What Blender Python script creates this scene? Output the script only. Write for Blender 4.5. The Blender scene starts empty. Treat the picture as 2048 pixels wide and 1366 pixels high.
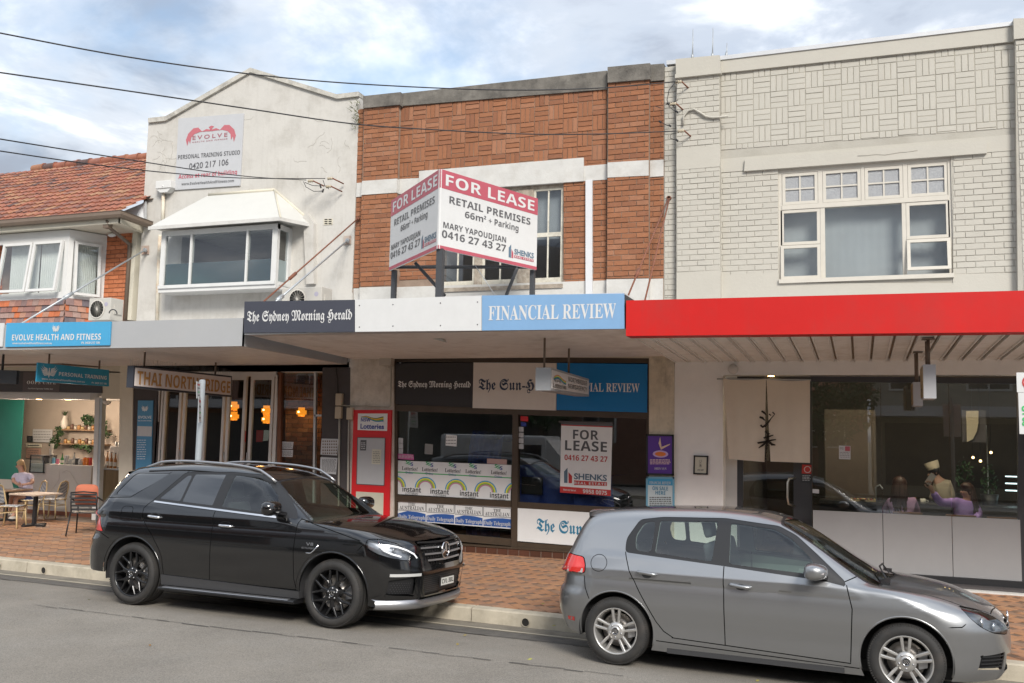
import bpy, bmesh, math, random
import numpy as np
from mathutils import Vector, Matrix
from mathutils.geometry import tessellate_polygon
random.seed(7)
R_ = math.radians
SC = bpy.context.scene
COL = SC.collection
# ------------------------------------------------------------------ camera
YAW, PIT, ROL, CH, FPX = R_(20.6), R_(5.6), R_(1.2), 2.15, 1850.0
cd = bpy.data.cameras.new('camera'); cd.sensor_width = 36; cd.lens = FPX / 2048 * 36
cd.clip_start = .1; cd.clip_end = 3000
CAM = bpy.data.objects.new('camera', cd); COL.objects.link(CAM); SC.camera = CAM
RM = Matrix.Rotation(YAW, 3, 'Z') @ Matrix.Rotation(math.pi/2+PIT, 3, 'X') @ Matrix.Rotation(ROL, 3, 'Z')
CAM.matrix_world = Matrix.Translation((0, 0, CH)) @ RM.to_4x4()
# ------------------------------------------------------------------ sky
SUN_EL, SUN_AZ = R_(35), R_(145)       # azimuth clockwise from +Y (north)
W = bpy.data.worlds.new('World'); SC.world = W; W.use_nodes = True
nt = W.node_tree; N = nt.nodes; L = nt.links
for n in list(N): N.remove(n)
out = N.new('ShaderNodeOutputWorld')
sky = N.new('ShaderNodeTexSky'); sky.sky_type = 'NISHITA'; sky.sun_disc = False
sky.sun_elevation = SUN_EL; sky.sun_rotation = SUN_AZ; sky.air_density = 1.3; sky.dust_density = 1.6; sky.ozone_density = 1.4
b1 = N.new('ShaderNodeBackground'); b1.inputs[1].default_value = .068; L.new(sky.outputs[0], b1.inputs[0])
tc = N.new('ShaderNodeTexCoord')
sep = N.new('ShaderNodeSeparateXYZ'); L.new(tc.outputs['Generated'], sep.inputs[0])
def wmath(op, a, b=None, c=None, clamp=False):
 m = N.new('ShaderNodeMath'); m.operation = op; m.use_clamp = clamp
 for i, v in enumerate((a, b, c)):
  if v is None: continue
  if isinstance(v, (int, float)): m.inputs[i].default_value = v
  else: L.new(v, m.inputs[i])
 return m.outputs[0]
zz = wmath('MAXIMUM', sep.outputs[2], 0.0)
den = wmath('ADD', zz, .13)
cx = wmath('DIVIDE', sep.outputs[0], den); cy = wmath('DIVIDE', sep.outputs[1], den)
cmb = N.new('ShaderNodeCombineXYZ'); L.new(cx, cmb.inputs[0]); L.new(cy, cmb.inputs[1]); cmb.inputs[2].default_value = 3.7
def wnoise(scale, detail, rough, dist=0, off=(0, 0, 0)):
 mp = N.new('ShaderNodeMapping'); mp.inputs['Location'].default_value = off; L.new(cmb.outputs[0], mp.inputs[0])
 n = N.new('ShaderNodeTexNoise'); n.inputs['Scale'].default_value = scale; n.inputs['Detail'].default_value = detail
 n.inputs['Roughness'].default_value = rough; n.inputs['Distortion'].default_value = dist; L.new(mp.outputs[0], n.inputs[0]); return n.outputs[0]
def wramp(v, p0, p1, c0=(0, 0, 0), c1=(1, 1, 1), mid=None):
 r = N.new('ShaderNodeValToRGB'); r.color_ramp.elements[0].position = p0; r.color_ramp.elements[1].position = p1
 r.color_ramp.elements[0].color = (*c0, 1); r.color_ramp.elements[1].color = (*c1, 1)
 if mid: e = r.color_ramp.elements.new(mid[0]); e.color = (*mid[1], 1)
 r.color_ramp.interpolation = 'EASE'; L.new(v, r.inputs[0]); return r.outputs[0]
n1 = wnoise(.62, 7, .55, .3, (3.1, 7.4, 0)); n2 = wnoise(1.7, 9, .58, .3, (1.5, 3.7, 2)); n3 = wnoise(.33, 4, .5, 0, (4.4, 2.2, 1))
mask = wramp(n1, .30, .455)                                   # holes of blue between the clouds
shade = wramp(n2, .33, .64, (.15, .17, .205), (.50, .505, .51), (.48, (.27, .295, .33)))
big = wramp(n3, .35, .65, (.80, .82, .86), (1.06, 1.05, 1.04))
mx = N.new('ShaderNodeMixRGB'); mx.blend_type = 'MULTIPLY'; mx.inputs[0].default_value = 1; L.new(shade, mx.inputs[1]); L.new(big, mx.inputs[2])
grad = wmath('ADD', wmath('MULTIPLY', zz, .75), .78)         # an overcast sky is brighter overhead
b2 = N.new('ShaderNodeBackground'); L.new(mx.outputs[0], b2.inputs[0]); L.new(grad, b2.inputs[1])
ms = N.new('ShaderNodeMixShader'); L.new(mask, ms.inputs[0]); L.new(b1.outputs[0], ms.inputs[1]); L.new(b2.outputs[0], ms.inputs[2])
L.new(ms.outputs[0], out.inputs[0])
W.cycles.sampling_method = 'MANUAL'; W.cycles.sample_map_resolution = 512
# ------------------------------------------------------------------ sun behind thin cloud
sl = bpy.data.lights.new('sun', 'SUN'); sl.energy = 1.5; sl.angle = R_(20); sl.color = (1, .95, .88)
so = bpy.data.objects.new('sun', sl); COL.objects.link(so)
sd = Vector((math.sin(SUN_AZ)*math.cos(SUN_EL), math.cos(SUN_AZ)*math.cos(SUN_EL), math.sin(SUN_EL)))
so.rotation_euler = sd.to_track_quat('Z', 'Y').to_euler(); so.location = (0, -5, 30)
SC.view_settings.view_transform = 'Standard'; SC.view_settings.look = 'None'; SC.view_settings.gamma = 1
SC.view_settings.use_curve_mapping = False; SC.view_settings.exposure = 1.5
SC.render.engine = 'CYCLES'; SC.cycles.max_bounces = 8; SC.cycles.transparent_max_bounces = 16; SC.cycles.use_denoising = True
# ------------------------------------------------------------------ picture point -> point of the place
def _ray(px, py): return RM @ Vector(((px-1024)/FPX, -(py-683)/FPX, -1))
def P(px, py, Y):
 d = _ray(px, py); t = Y/d.y; return Vector((d.x*t, Y, d.z*t+CH))
def PZ(px, py, Z):
 d = _ray(px, py); t = (Z-CH)/d.z; return Vector((d.x*t, d.y*t, Z))
YF, YA = 14.2, 11.2
# ------------------------------------------------------------------ materials
MATS = {}
def _nn(m, t): return m.node_tree.nodes.new(t)
def mat(name, col, rough=.7, metal=0, var=.12, scale=5, bump=.15, bscale=60, spec=.5, coat=0, emis=0, rnd=0, alpha=1,
  streak=0, dirt=None, dirtamt=.4, rcol=None, trans=0, sheen=0, flake=0):
 if name in MATS: return MATS[name]
 m = bpy.data.materials.new(name); m.use_nodes = True; MATS[name] = m
 nt = m.node_tree; b = nt.nodes['Principled BSDF']; lk = nt.links.new
 b.inputs['Roughness'].default_value = rough; b.inputs['Metallic'].default_value = metal
 b.inputs['Specular IOR Level'].default_value = spec
 if coat: b.inputs['Coat Weight'].default_value = coat; b.inputs['Coat Roughness'].default_value = .03
 if trans: b.inputs['Transmission Weight'].default_value = trans
 if sheen: b.inputs['Sheen Weight'].default_value = sheen
 tcn = _nn(m, 'ShaderNodeTexCoord'); co = tcn.outputs['Object']
 def noise(sc, det=5, r=.6, vec=None):
  n = _nn(m, 'ShaderNodeTexNoise'); n.inputs['Scale'].default_value = sc; n.inputs['Detail'].default_value = det
  n.inputs['Roughness'].default_value = r; lk(vec or co, n.inputs[0]); return n.outputs[0]
 def rampn(v, a, c, A=0., B=1.):
  r = _nn(m, 'ShaderNodeMapRange'); r.inputs[1].default_value = a; r.inputs[2].default_value = c
  r.inputs[3].default_value = A; r.inputs[4].default_value = B; lk(v, r.inputs[0]); return r.outputs[0]
 c = None
 if var or rnd or dirt or streak:
  rgb = _nn(m, 'ShaderNodeRGB'); rgb.outputs[0].default_value = (*col, 1); c = rgb.outputs[0]
  def mixc(fac, c1, c2, mode='MIX'):
   x = _nn(m, 'ShaderNodeMixRGB'); x.blend_type = mode
   if isinstance(fac, float): x.inputs[0].default_value = fac
   else: lk(fac, x.inputs[0])
   for i, v in ((1, c1), (2, c2)):
    if isinstance(v, tuple): x.inputs[i].default_value = (*v, 1)
    else: lk(v, x.inputs[i])
   return x.outputs[0]
  if rnd:
   oi = _nn(m, 'ShaderNodeObjectInfo'); ge = _nn(m, 'ShaderNodeNewGeometry')
   a = _nn(m, 'ShaderNodeMath'); a.operation = 'ADD'; lk(oi.outputs['Random'], a.inputs[0]); lk(ge.outputs['Random Per Island'], a.inputs[1])
   f = _nn(m, 'ShaderNodeMath'); f.operation = 'FRACT'; lk(a.outputs[0], f.inputs[0])
   if rcol:
    rr = _nn(m, 'ShaderNodeValToRGB'); rr.color_ramp.interpolation = 'CONSTANT' if len(rcol) > 5 else 'LINEAR'
    el = rr.color_ramp.elements; el[0].color = (*rcol[0], 1); el[0].position = 0; el[1].color = (*rcol[-1], 1); el[1].position = 1-1/len(rcol) if len(rcol) > 5 else 1
    for i, q in enumerate(rcol[1:-1]): e = el.new((i+1)/(len(rcol) if len(rcol) > 5 else len(rcol)-1)); e.color = (*q, 1)
    lk(f.outputs[0], rr.inputs[0]); c = rr.outputs[0]
   s = rampn(f.outputs[0], 0, 1, 1-rnd, 1+rnd)
   f2 = _nn(m, 'ShaderNodeMath'); f2.operation = 'MULTIPLY'; lk(f.outputs[0], f2.inputs[0]); f2.inputs[1].default_value = 7.31
   f3 = _nn(m, 'ShaderNodeMath'); f3.operation = 'FRACT'; lk(f2.outputs[0], f3.inputs[0])
   s = rampn(f3.outputs[0], 0, 1, 1-rnd, 1+rnd)
   v = _nn(m, 'ShaderNodeVectorMath'); v.operation = 'SCALE'; lk(c, v.inputs[0]); lk(s, v.inputs['Scale']); c = v.outputs[0]
  if var:
   v = _nn(m, 'ShaderNodeVectorMath'); v.operation = 'SCALE'; lk(c, v.inputs[0])
   lk(rampn(noise(scale, 8, .65), .25, .75, 1-var, 1+var), v.inputs['Scale']); c = v.outputs[0]
  if dirt:
   c = mixc(rampn(noise(scale*.6+.7, 9, .7), .48, .72, 0, dirtamt), c, dirt)
  if streak:
   mp = _nn(m, 'ShaderNodeMapping'); mp.inputs['Scale'].default_value = (7, 7, .5); lk(co, mp.inputs[0])
   c = mixc(rampn(noise(1.6, 8, .75, mp.outputs[0]), .52, .78, 0, streak), c, dirt or (.12, .1, .08))
  lk(c, b.inputs['Base Color'])
 else: b.inputs['Base Color'].default_value = (*col, 1)
 if emis:
  b.inputs['Emission Strength'].default_value = emis; b.inputs['Emission Color'].default_value = (*col, 1)
 if bump:
  bp = _nn(m, 'ShaderNodeBump'); bp.inputs['Strength'].default_value = bump; bp.inputs['Distance'].default_value = .01
  lk(noise(bscale, 6, .65), bp.inputs['Height']); lk(bp.outputs[0], b.inputs['Normal'])
 if flake:
  n = noise(700, 1, .5); lk(rampn(n, .3, .7, rough-.06, rough+.1), b.inputs['Roughness'])
 return m
def glass(name, tint=(.9, .95, .93), refl=1.0, rough=0.0, extra=0.0):
 if name in MATS: return MATS[name]
 m = bpy.data.materials.new(name); m.use_nodes = True; MATS[name] = m; nt = m.node_tree; lk = nt.links.new
 for n in list(nt.nodes):
  if n.type != 'OUTPUT_MATERIAL': nt.nodes.remove(n)
 o = [n for n in nt.nodes if n.type == 'OUTPUT_MATERIAL'][0]
 t = _nn(m, 'ShaderNodeBsdfTransparent'); t.inputs[0].default_value = (*tint, 1)
 g = _nn(m, 'ShaderNodeBsdfGlossy'); g.inputs['Roughness'].default_value = rough; g.inputs[0].default_value = (1, 1, 1, 1)
 f = _nn(m, 'ShaderNodeFresnel'); f.inputs[0].default_value = 1.5
 mu = _nn(m, 'ShaderNodeMath'); mu.operation = 'MULTIPLY_ADD'; mu.use_clamp = True; lk(f.outputs[0], mu.inputs[0]); mu.inputs[1].default_value = refl; mu.inputs[2].default_value = extra
 ge = _nn(m, 'ShaderNodeNewGeometry'); m2 = _nn(m, 'ShaderNodeMath'); m2.operation = 'MULTIPLY'; m3 = _nn(m, 'ShaderNodeMath'); m3.operation = 'SUBTRACT'; m3.inputs[0].default_value = 1; lk(ge.outputs['Backfacing'], m3.inputs[1]); lk(mu.outputs[0], m2.inputs[0]); lk(m3.outputs[0], m2.inputs[1])
 x = _nn(m, 'ShaderNodeMixShader'); lk(m2.outputs[0], x.inputs[0]); lk(t.outputs[0], x.inputs[1]); lk(g.outputs[0], x.inputs[2]); lk(x.outputs[0], o.inputs[0])
 return m
def flat(name, col, rough=.5, **k): return mat('paint_'+name, col, rough, var=k.pop('var', .04), bump=k.pop('bump', 0), **k)
# ------------------------------------------------------------------ objects
def thing(name, label, cat, loc=(0, 0, 0), rotz=0, group=None, kind=None, rot=None):
 o = bpy.data.objects.new(name, None); COL.objects.link(o); o.location = loc; o.rotation_euler = rot or (0, 0, rotz)
 o.empty_display_size = .1; tag(o, label, cat, group, kind); return o
def tag(o, label=None, cat=None, group=None, kind=None):
 for k, v in (('label', label), ('category', cat), ('group', group), ('kind', kind)):
  if v: o[k] = v
 return o
class MB:
 """collects shapes in world (or local) coordinates, then becomes one mesh object"""
 def __init__(s): s.v = []; s.f = []; s.m = []; s.sm = []; s.mi = 0; s.smooth = False
 def add(s, vs, fs):
  k = len(s.v); s.v += [tuple(q) for q in vs]; s.f += [tuple(i+k for i in f) for f in fs]
  s.m += [s.mi]*len(fs); s.sm += [s.smooth]*len(fs); return s
 def box(s, x0, x1, y0, y1, z0, z1, b=0):
  if b:
   vs = [];
   for (X, Y, Z) in [(x, y, z) for x in (0, 1) for y in (0, 1) for z in (0, 1)]: pass
   bm = bmesh.new(); bmesh.ops.create_cube(bm, size=1)
   for v in bm.verts: v.co = Vector(((x0+x1)/2+v.co.x*(x1-x0), (y0+y1)/2+v.co.y*(y1-y0), (z0+z1)/2+v.co.z*(z1-z0)))
   bmesh.ops.bevel(bm, geom=list(bm.edges), offset=b, segments=2, affect='EDGES', profile=.6)
   bm.verts.index_update(); s.add([v.co for v in bm.verts], [[v.index for v in f.verts] for f in bm.faces]); bm.free(); return s
  vs = [(x, y, z) for x in (x0, x1) for y in (y0, y1) for z in (z0, z1)]
  return s.add(vs, [(0, 1, 3, 2), (4, 6, 7, 5), (0, 4, 5, 1), (2, 3, 7, 6), (0, 2, 6, 4), (1, 5, 7, 3)])
 def hexa(s, a, b):                       # two quads (front, back), same winding
  n = len(a); f = [tuple(range(n)), tuple(range(2*n-1, n-1, -1))]
  f += [(i, i+n, (i+1) % n+n, (i+1) % n) for i in range(n)]
  return s.add(list(a)+list(b), f)
 def slab(s, pts, dy):                    # polygon pushed back along +Y by dy
  a = [Vector(p) for p in pts]; return s.hexa(a, [p+Vector((0, dy, 0)) for p in a])
 def pslab(s, px, Y, dy): return s.slab([P(x, y, Y) for x, y in px], dy)
 def tube(s, path, r, n=8, cap=True, closed=False):
  path = [Vector(p) for p in path]; k = len(path); rs = r if isinstance(r, (list, tuple)) else [r]*k
  vs = []; up = Vector((0, 0, 1)); prev = None
  for i, p in enumerate(path):
   if closed: d = path[(i+1) % k]-path[i-1]
   else: d = path[min(i+1, k-1)]-path[max(i-1, 0)]
   d.normalize()
   if prev is None:
    a = up if abs(d.z) < .9 else Vector((1, 0, 0)); u = d.cross(a).normalized()
   else: u = (prev - d*prev.dot(d)).normalized()
   prev = u; w = d.cross(u)
   for j in range(n):
    t = 2*math.pi*j/n; vs.append(p+(u*math.cos(t)+w*math.sin(t))*rs[i])
  fs = []
  for i in range(k if closed else k-1):
   i2 = (i+1) % k
   for j in range(n): fs.append((i*n+j, i*n+(j+1) % n, i2*n+(j+1) % n, i2*n+j))
  if cap and not closed: fs += [tuple(range(n-1, -1, -1)), tuple((k-1)*n+j for j in range(n))]
  o = s.smooth; s.smooth = True; s.add(vs, fs); s.smooth = o; return s
 def lathe(s, prof, c=(0, 0, 0), n=24, axis='Z', M=None, cap=True):
  vs = []; fs = []
  for i, (r, h) in enumerate(prof):
   for j in range(n):
    t = 2*math.pi*j/n; a, b = r*math.cos(t), r*math.sin(t)
    p = {'Z': (a, b, h), 'Y': (a, h, b), 'X': (h, a, b)}[axis]
    p = Vector(p)
    if M: p = M @ p
    vs.append(p+Vector(c))
  for i in range(len(prof)-1):
   for j in range(n): fs.append((i*n+j, i*n+(j+1) % n, (i+1)*n+(j+1) % n, (i+1)*n+j))
  o = s.smooth; s.smooth = True; s.add(vs, fs); s.smooth = o
  if not cap: return s
  if prof[0][0] > 1e-4: s.add(vs[:n], [tuple(range(n-1, -1, -1))])
  if prof[-1][0] > 1e-4: s.add(vs[-n:], [tuple(range(n))])
  return s
 def ball(s, c, r, n=10, sc=(1, 1, 1)):
  pr = [(max(1e-5, math.sin(math.pi*i/n))*r, -math.cos(math.pi*i/n)*r) for i in range(n+1)]
  M = Matrix.Diagonal(Vector(sc)); return s.lathe(pr, c, n*2, 'Z', M)
 def build(s, name, m, parent=None, world=True, loc=None):
  me = bpy.data.meshes.new(name); ms = m if isinstance(m, (list, tuple)) else [m]
  if loc is None:
   if parent is None or not world:
    loc = Vector((0, 0, 0))
    if parent is None and s.v:
     a = np.array(s.v); loc = Vector(((a[:, 0].min()+a[:, 0].max())/2, (a[:, 1].min()+a[:, 1].max())/2, a[:, 2].min()))
   else:
    loc = root_of(parent)
  vs = [(v[0]-loc[0], v[1]-loc[1], v[2]-loc[2]) for v in s.v]
  me.from_pydata(vs, [], s.f)
  for q in ms: me.materials.append(q)
  if len(ms) > 1: me.polygons.foreach_set('material_index', s.m)
  me.polygons.foreach_set('use_smooth', s.sm)
  me.update()
  bm = bmesh.new(); bm.from_mesh(me); bmesh.ops.recalc_face_normals(bm, faces=bm.faces); bm.to_mesh(me); bm.free()
  o = bpy.data.objects.new(name, me); COL.objects.link(o)
  if parent is not None: o.parent = parent
  if parent is None or not world: o.location = loc if parent is None else (0, 0, 0)
  if parent is not None and world:
   o.location = (0, 0, 0)
  return o
def root_of(o):
 while o.parent: o = o.parent
 return o.location.copy()
def inst(name, me, parent, loc, rot=(0, 0, 0), scale=(1, 1, 1), world=True):
 o = bpy.data.objects.new(name, me); COL.objects.link(o); o.parent = parent
 l = Vector(loc) - (root_of(parent) if (parent and world) else Vector((0, 0, 0)))
 o.location = l; o.rotation_euler = rot; o.scale = scale; return o
def copy_tree(o, parent=None):
 c = o.copy(); COL.objects.link(c); c.parent = parent
 for ch in o.children: copy_tree(ch, c)
 return c
def part(name, m, parent, fn, **k):
 b = MB(); fn(b); return b.build(name, m, parent, **k)
def wall(s, outer, holes, Y, dy, axis='Y'):
 """wall sheet with openings: outer / holes are lists of (x,z) at depth Y, thickness dy"""
 loops = [outer]+holes
 L3 = [[Vector((x, z, 0)) for x, z in lp] for lp in loops]
 tris = tessellate_polygon(L3); flat_ = [p for lp in loops for p in lp]; n = len(flat_)
 f = [(x, Y, z) for x, z in flat_]; bk = [(x, Y+dy, z) for x, z in flat_]
 if axis == 'X': f = [(Y, x, z) for x, z in flat_]; bk = [(Y+dy, x, z) for x, z in flat_]
 fs = [tuple(t) for t in tris]+[tuple(i+n for i in reversed(t)) for t in tris]; k = 0
 for lp in loops:
  m = len(lp)
  for i in range(m): fs.append((k+i, k+(i+1) % m, k+(i+1) % m+n, k+i+n))
  k += m
 s.add(f+bk, fs)
def xz(px, py, Y=YF): p = P(px, py, Y); return (p.x, p.z)
# ------------------------------------------------------------------ writing
def _b(s, U, Lo, D=None, I=None):
 r = ''
 for c in s:
  if 'A' <= c <= 'Z': r += chr(U+ord(c)-65)
  elif 'a' <= c <= 'z': r += chr(Lo+ord(c)-97)
  elif c.isdigit() and D: r += chr(D+ord(c)-48)
  else: r += c
 return r
def BOLD(s): return _b(s, 0x1D5D4, 0x1D5EE, 0x1D7EC)
def SERIF(s): return _b(s, 0x1D400, 0x1D41A, 0x1D7CE)
def GOTH(s): return _b(s, 0x1D56C, 0x1D586, 0x1D7CE)
_tc = {}
def textmesh(s, off=0, space=1.0):
 k = (s, off, space)
 if k not in _tc:
  c = bpy.data.curves.new('lettering', 'FONT'); c.body = s; c.size = 1; c.offset = off; c.space_character = space; c.resolution_u = 3
  o = bpy.data.objects.new('lettering', c); me = o.to_mesh()
  v = np.zeros(len(me.vertices)*3); me.vertices.foreach_get('co', v); v = v.reshape(-1, 3)
  fs = [tuple(p.vertices) for p in me.polygons]
  o.to_mesh_clear(); bpy.data.objects.remove(o); bpy.data.curves.remove(c)
  _tc[k] = (v, fs)
 return _tc[k]
def text(parent, s, O, U, V, m, name='lettering', off=0, space=1.0, lift=.004, world=True):
 """lay the words from O to O+U wide, capital height V; lift = height proud of the board"""
 v, fs = textmesh(s, off, space); cap = .73
 x0, x1 = v[:, 0].min(), v[:, 0].max(); O, U, V = Vector(O), Vector(U), Vector(V); nrm = U.cross(V).normalized()
 b = MB()
 pts = [O+U*((q[0]-x0)/(x1-x0))+V*(q[1]/cap)+nrm*lift for q in v]
 b.add(pts, fs); return b.build(name, m, parent, world=world)
def ptext(parent, s, a, b, h, Y, m, dy=0, **k):
 """a: left end of the baseline in the picture, b: right end, h: cap height in picture px at a, on plane Y"""
 O = P(a[0], a[1], Y); U = P(b[0], b[1], Y)-O; V = P(a[0], a[1]-h, Y)-O; V = Vector((0, 0, V.z))
 return text(parent, s, O, U, V, m, **k)
def clip(poly, clipper):
 """Sutherland-Hodgman, both 2D, clipper convex"""
 ar = sum(clipper[i][0]*clipper[(i+1) % len(clipper)][1]-clipper[(i+1) % len(clipper)][0]*clipper[i][1] for i in range(len(clipper)))
 cl = clipper if ar > 0 else clipper[::-1]; outp = list(poly)
 for i in range(len(cl)):
  a, b = cl[i], cl[(i+1) % len(cl)]; inp = outp; outp = []
  if not inp: break
  def side(p): return (b[0]-a[0])*(p[1]-a[1])-(b[1]-a[1])*(p[0]-a[0])
  for j in range(len(inp)):
   p, q = inp[j-1], inp[j]; sp, sq = side(p), side(q)
   if sq >= 0:
    if sp < 0: t = sp/(sp-sq); outp.append((p[0]+(q[0]-p[0])*t, p[1]+(q[1]-p[1])*t))
    outp.append(q)
   elif sp >= 0: t = sp/(sp-sq); outp.append((p[0]+(q[0]-p[0])*t, p[1]+(q[1]-p[1])*t))
 return outp
def area(p): return abs(sum(p[i-1][0]*p[i][1]-p[i][0]*p[i-1][1] for i in range(len(p))))/2
def inset(poly, d):
 cx_ = sum(p[0] for p in poly)/len(poly); cy_ = sum(p[1] for p in poly)/len(poly); r = []
 for p in poly:
  dx, dy = cx_-p[0], cy_-p[1]
  r.append((p[0]+max(-d, min(d, dx)), p[1]+max(-d, min(d, dy))))
 return r
def brick_shape(b, poly, to3, d, ch):
 """poly 2D; to3(x,y,depth) -> 3D. chamfered front"""
 fr = inset(poly, ch); n = len(poly)
 vs = [to3(*p, 0) for p in fr]+[to3(*p, ch*.8) for p in poly]+[to3(*p, d) for p in poly]
 fs = [tuple(range(n))]+[(i, i+n, (i+1) % n+n, (i+1) % n) for i in range(n)]+[(i+n, i+2*n, (i+1) % n+2*n, (i+1) % n+n) for i in range(n)]
 b.add(vs, fs)
def lay(parent, polys, to3, m, d=.03, ch=.004, name='brick', top=300, key=None, jit=.002, kindname=None):
 """polys: 2D pieces; the `top` of them that show largest become objects, the rest one mesh"""
 polys = [p for p in polys if len(p) > 2 and area(p) > .0006]
 if key: polys.sort(key=key)
 rest = MB(); cache = {}
 for i, p in enumerate(polys):
  j = random.uniform(-jit, jit)
  if i < top:
   c = p[0]; sig = tuple((round(q[0]-c[0], 3), round(q[1]-c[1], 3)) for q in p)
   if sig not in cache:
    b = MB(); brick_shape(b, [(q[0]-c[0], q[1]-c[1]) for q in p], lambda x, y, dd: Vector(to3(x, y, dd))-Vector(to3(0, 0, 0)), d, ch)
    o = b.build(name, m, parent, world=False); cache[sig] = o.data
    o.location = Vector(to3(c[0], c[1], j))-root_of(parent)
   else: inst(name, cache[sig], parent, to3(c[0], c[1], j))
  else: brick_shape(rest, p, lambda x, y, dd: to3(x, y, dd+j), d, ch)
 if rest.v:
  o = rest.build(kindname or name+'s', m, parent); o['kind'] = 'stuff'
def courses(region, bl=.23, bh=.076, jt=.010, z0=0, x0=0, holes=()):
 """stretcher bond clipped to a convex region"""
 xs = [p[0] for p in region]; zs = [p[1] for p in region]; out_ = []
 k0 = int((min(zs)-z0)/(bh+jt))-1; k1 = int((max(zs)-z0)/(bh+jt))+2
 for k in range(k0, k1):
  z = z0+k*(bh+jt); sft = x0+(0 if k % 2 else (bl+jt)/2)
  i0 = int((min(xs)-sft)/(bl+jt))-1; i1 = int((max(xs)-sft)/(bl+jt))+2
  for i in range(i0, i1):
   x = sft+i*(bl+jt); p = clip([(x, z), (x+bl, z), (x+bl, z+bh), (x, z+bh)], region)
   if p: out_.append(p)
 return out_
def weave(region, x0, z0, s=.25, jt=.010, n=3):
 xs = [p[0] for p in region]; zs = [p[1] for p in region]; out_ = []; w = (s-n*jt)/n
 for i in range(int((min(xs)-x0)/s)-1, int((max(xs)-x0)/s)+2):
  for k in range(int((min(zs)-z0)/s)-1, int((max(zs)-z0)/s)+2):
   X, Z = x0+i*s, z0+k*s
   for j in range(n):
    if (i+k) % 2: r = (X, X+s-jt, Z+j*(w+jt), Z+j*(w+jt)+w)
    else: r = (X+j*(w+jt), X+j*(w+jt)+w, Z, Z+s-jt)
    p = clip([(r[0], r[2]), (r[1], r[2]), (r[1], r[3]), (r[0], r[3])], region)
    if p: out_.append(p)
 return out_
# ------------------------------------------------------------------ shared materials
M_ASPH = mat('asphalt', (.225, .203, .172), .9, var=.2, scale=.9, bump=.9, bscale=170, dirt=(.24, .225, .20), dirtamt=.5)
def speckle(m, s=260, a=.62, b=1.5):
 nt = m.node_tree; bs = nt.nodes['Principled BSDF']; src = bs.inputs['Base Color'].links[0].from_socket
 tcn = [n for n in nt.nodes if n.type == 'TEX_COORD'][0]
 n = nt.nodes.new('ShaderNodeTexNoise'); n.inputs['Scale'].default_value = s; n.inputs['Detail'].default_value = 2; nt.links.new(tcn.outputs['Object'], n.inputs[0])
 r = nt.nodes.new('ShaderNodeMapRange'); r.inputs[1].default_value = .32; r.inputs[2].default_value = .68; r.inputs[3].default_value = a; r.inputs[4].default_value = b
 nt.links.new(n.outputs[0], r.inputs[0]); v = nt.nodes.new('ShaderNodeVectorMath'); v.operation = 'SCALE'
 nt.links.new(src, v.inputs[0]); nt.links.new(r.outputs[0], v.inputs['Scale']); nt.links.new(v.outputs[0], bs.inputs['Base Color'])
speckle(M_ASPH, 95, .76, 1.3)
M_GUT = mat('gutter_concrete', (.20, .18, .145), .85, var=.25, scale=3, bump=.5, bscale=90, dirt=(.07, .06, .045), dirtamt=.75)
M_KERB = mat('kerb_concrete', (.46, .41, .32), .88, var=.16, scale=4, bump=.5, bscale=120, dirt=(.22, .19, .14), dirtamt=.55)
M_PAV = mat('paver_clay', (0.340, 0.180, 0.100), .82, rnd=.08, var=.16, scale=9, bump=.25, bscale=140,
   rcol=[(0.374, 0.190, 0.097), (0.346, 0.180, 0.100), (0.322, 0.171, 0.100), (0.379, 0.205, 0.111), (0.300, 0.165, 0.100), (0.357, 0.186, 0.097), (0.277, 0.165, 0.105), (0.340, 0.174, 0.092), (0.316, 0.180, 0.108), (0.368, 0.190, 0.102), (0.257, 0.159, 0.105)])
M_SAND = mat('joint_sand', (.17, .11, .075), .95, var=.2, bump=.4, bscale=200)
M_RENDER = mat('white_render', (.52, .50, .46), .85, var=.06, scale=2, bump=.35, bscale=18, dirt=(.27, .245, .205), dirtamt=.42, streak=.3)
M_WHITE = mat('white_paint', (.60, .595, .575), .5, var=.04, bump=.06, bscale=40)
M_CREAM = mat('cream_paint', (.56, .52, .42), .6, var=.05, bump=.08, bscale=30)
M_FASCIA = mat('grey_fascia', (.37, .375, .38), .45, var=.04, scale=1.5, bump=.05, bscale=20, streak=.10, dirt=(.35, .34, .32), dirtamt=.2)
M_SOFFIT = mat('soffit_paint', (.80, .78, .75), .7, var=.1, scale=1.5, bump=.05, dirt=(.33, .28, .23), dirtamt=.45)
M_BRICK = mat('red_brick', (.36, .13, .06), .85, rnd=.07, var=.14, scale=14, bump=.5, bscale=110,
              rcol=[(0.268, 0.109, 0.051), (0.283, 0.117, 0.055), (0.256, 0.104, 0.048), (0.274, 0.112, 0.052), (0.298, 0.134, 0.071), (0.238, 0.098, 0.049)])
M_BRICKW = mat('whitened_brick', (.42, .26, .2), .88, rnd=.12, var=.25, scale=14, bump=.5, bscale=110, rcol=[(.40, .2, .13), (.48, .33, .27), (.38, .17, .1), (.42, .2, .12)])
M_MORT = mat('mortar', (.27, .20, .15), .95, var=.2, bump=.4, bscale=150, dirt=(.18, .10, .07), dirtamt=.6)
M_COPE = mat('weathered_concrete', (.165, .152, .132), .95, var=.4, scale=3.5, bump=1, bscale=45, dirt=(.055, .05, .045), dirtamt=.85, streak=.35)
M_BAND = mat('flaking_white_band', (.54, .53, .50), .8, var=.08, scale=4, bump=.4, bscale=40, dirt=(.34, .31, .26), dirtamt=.4)
M_PBRICK = mat('painted_brick', (.44, .418, .362), .7, rnd=.025, var=.04, scale=6, bump=.4, bscale=60, rcol=[(.445, .424, .368), (.43, .408, .354)])
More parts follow.
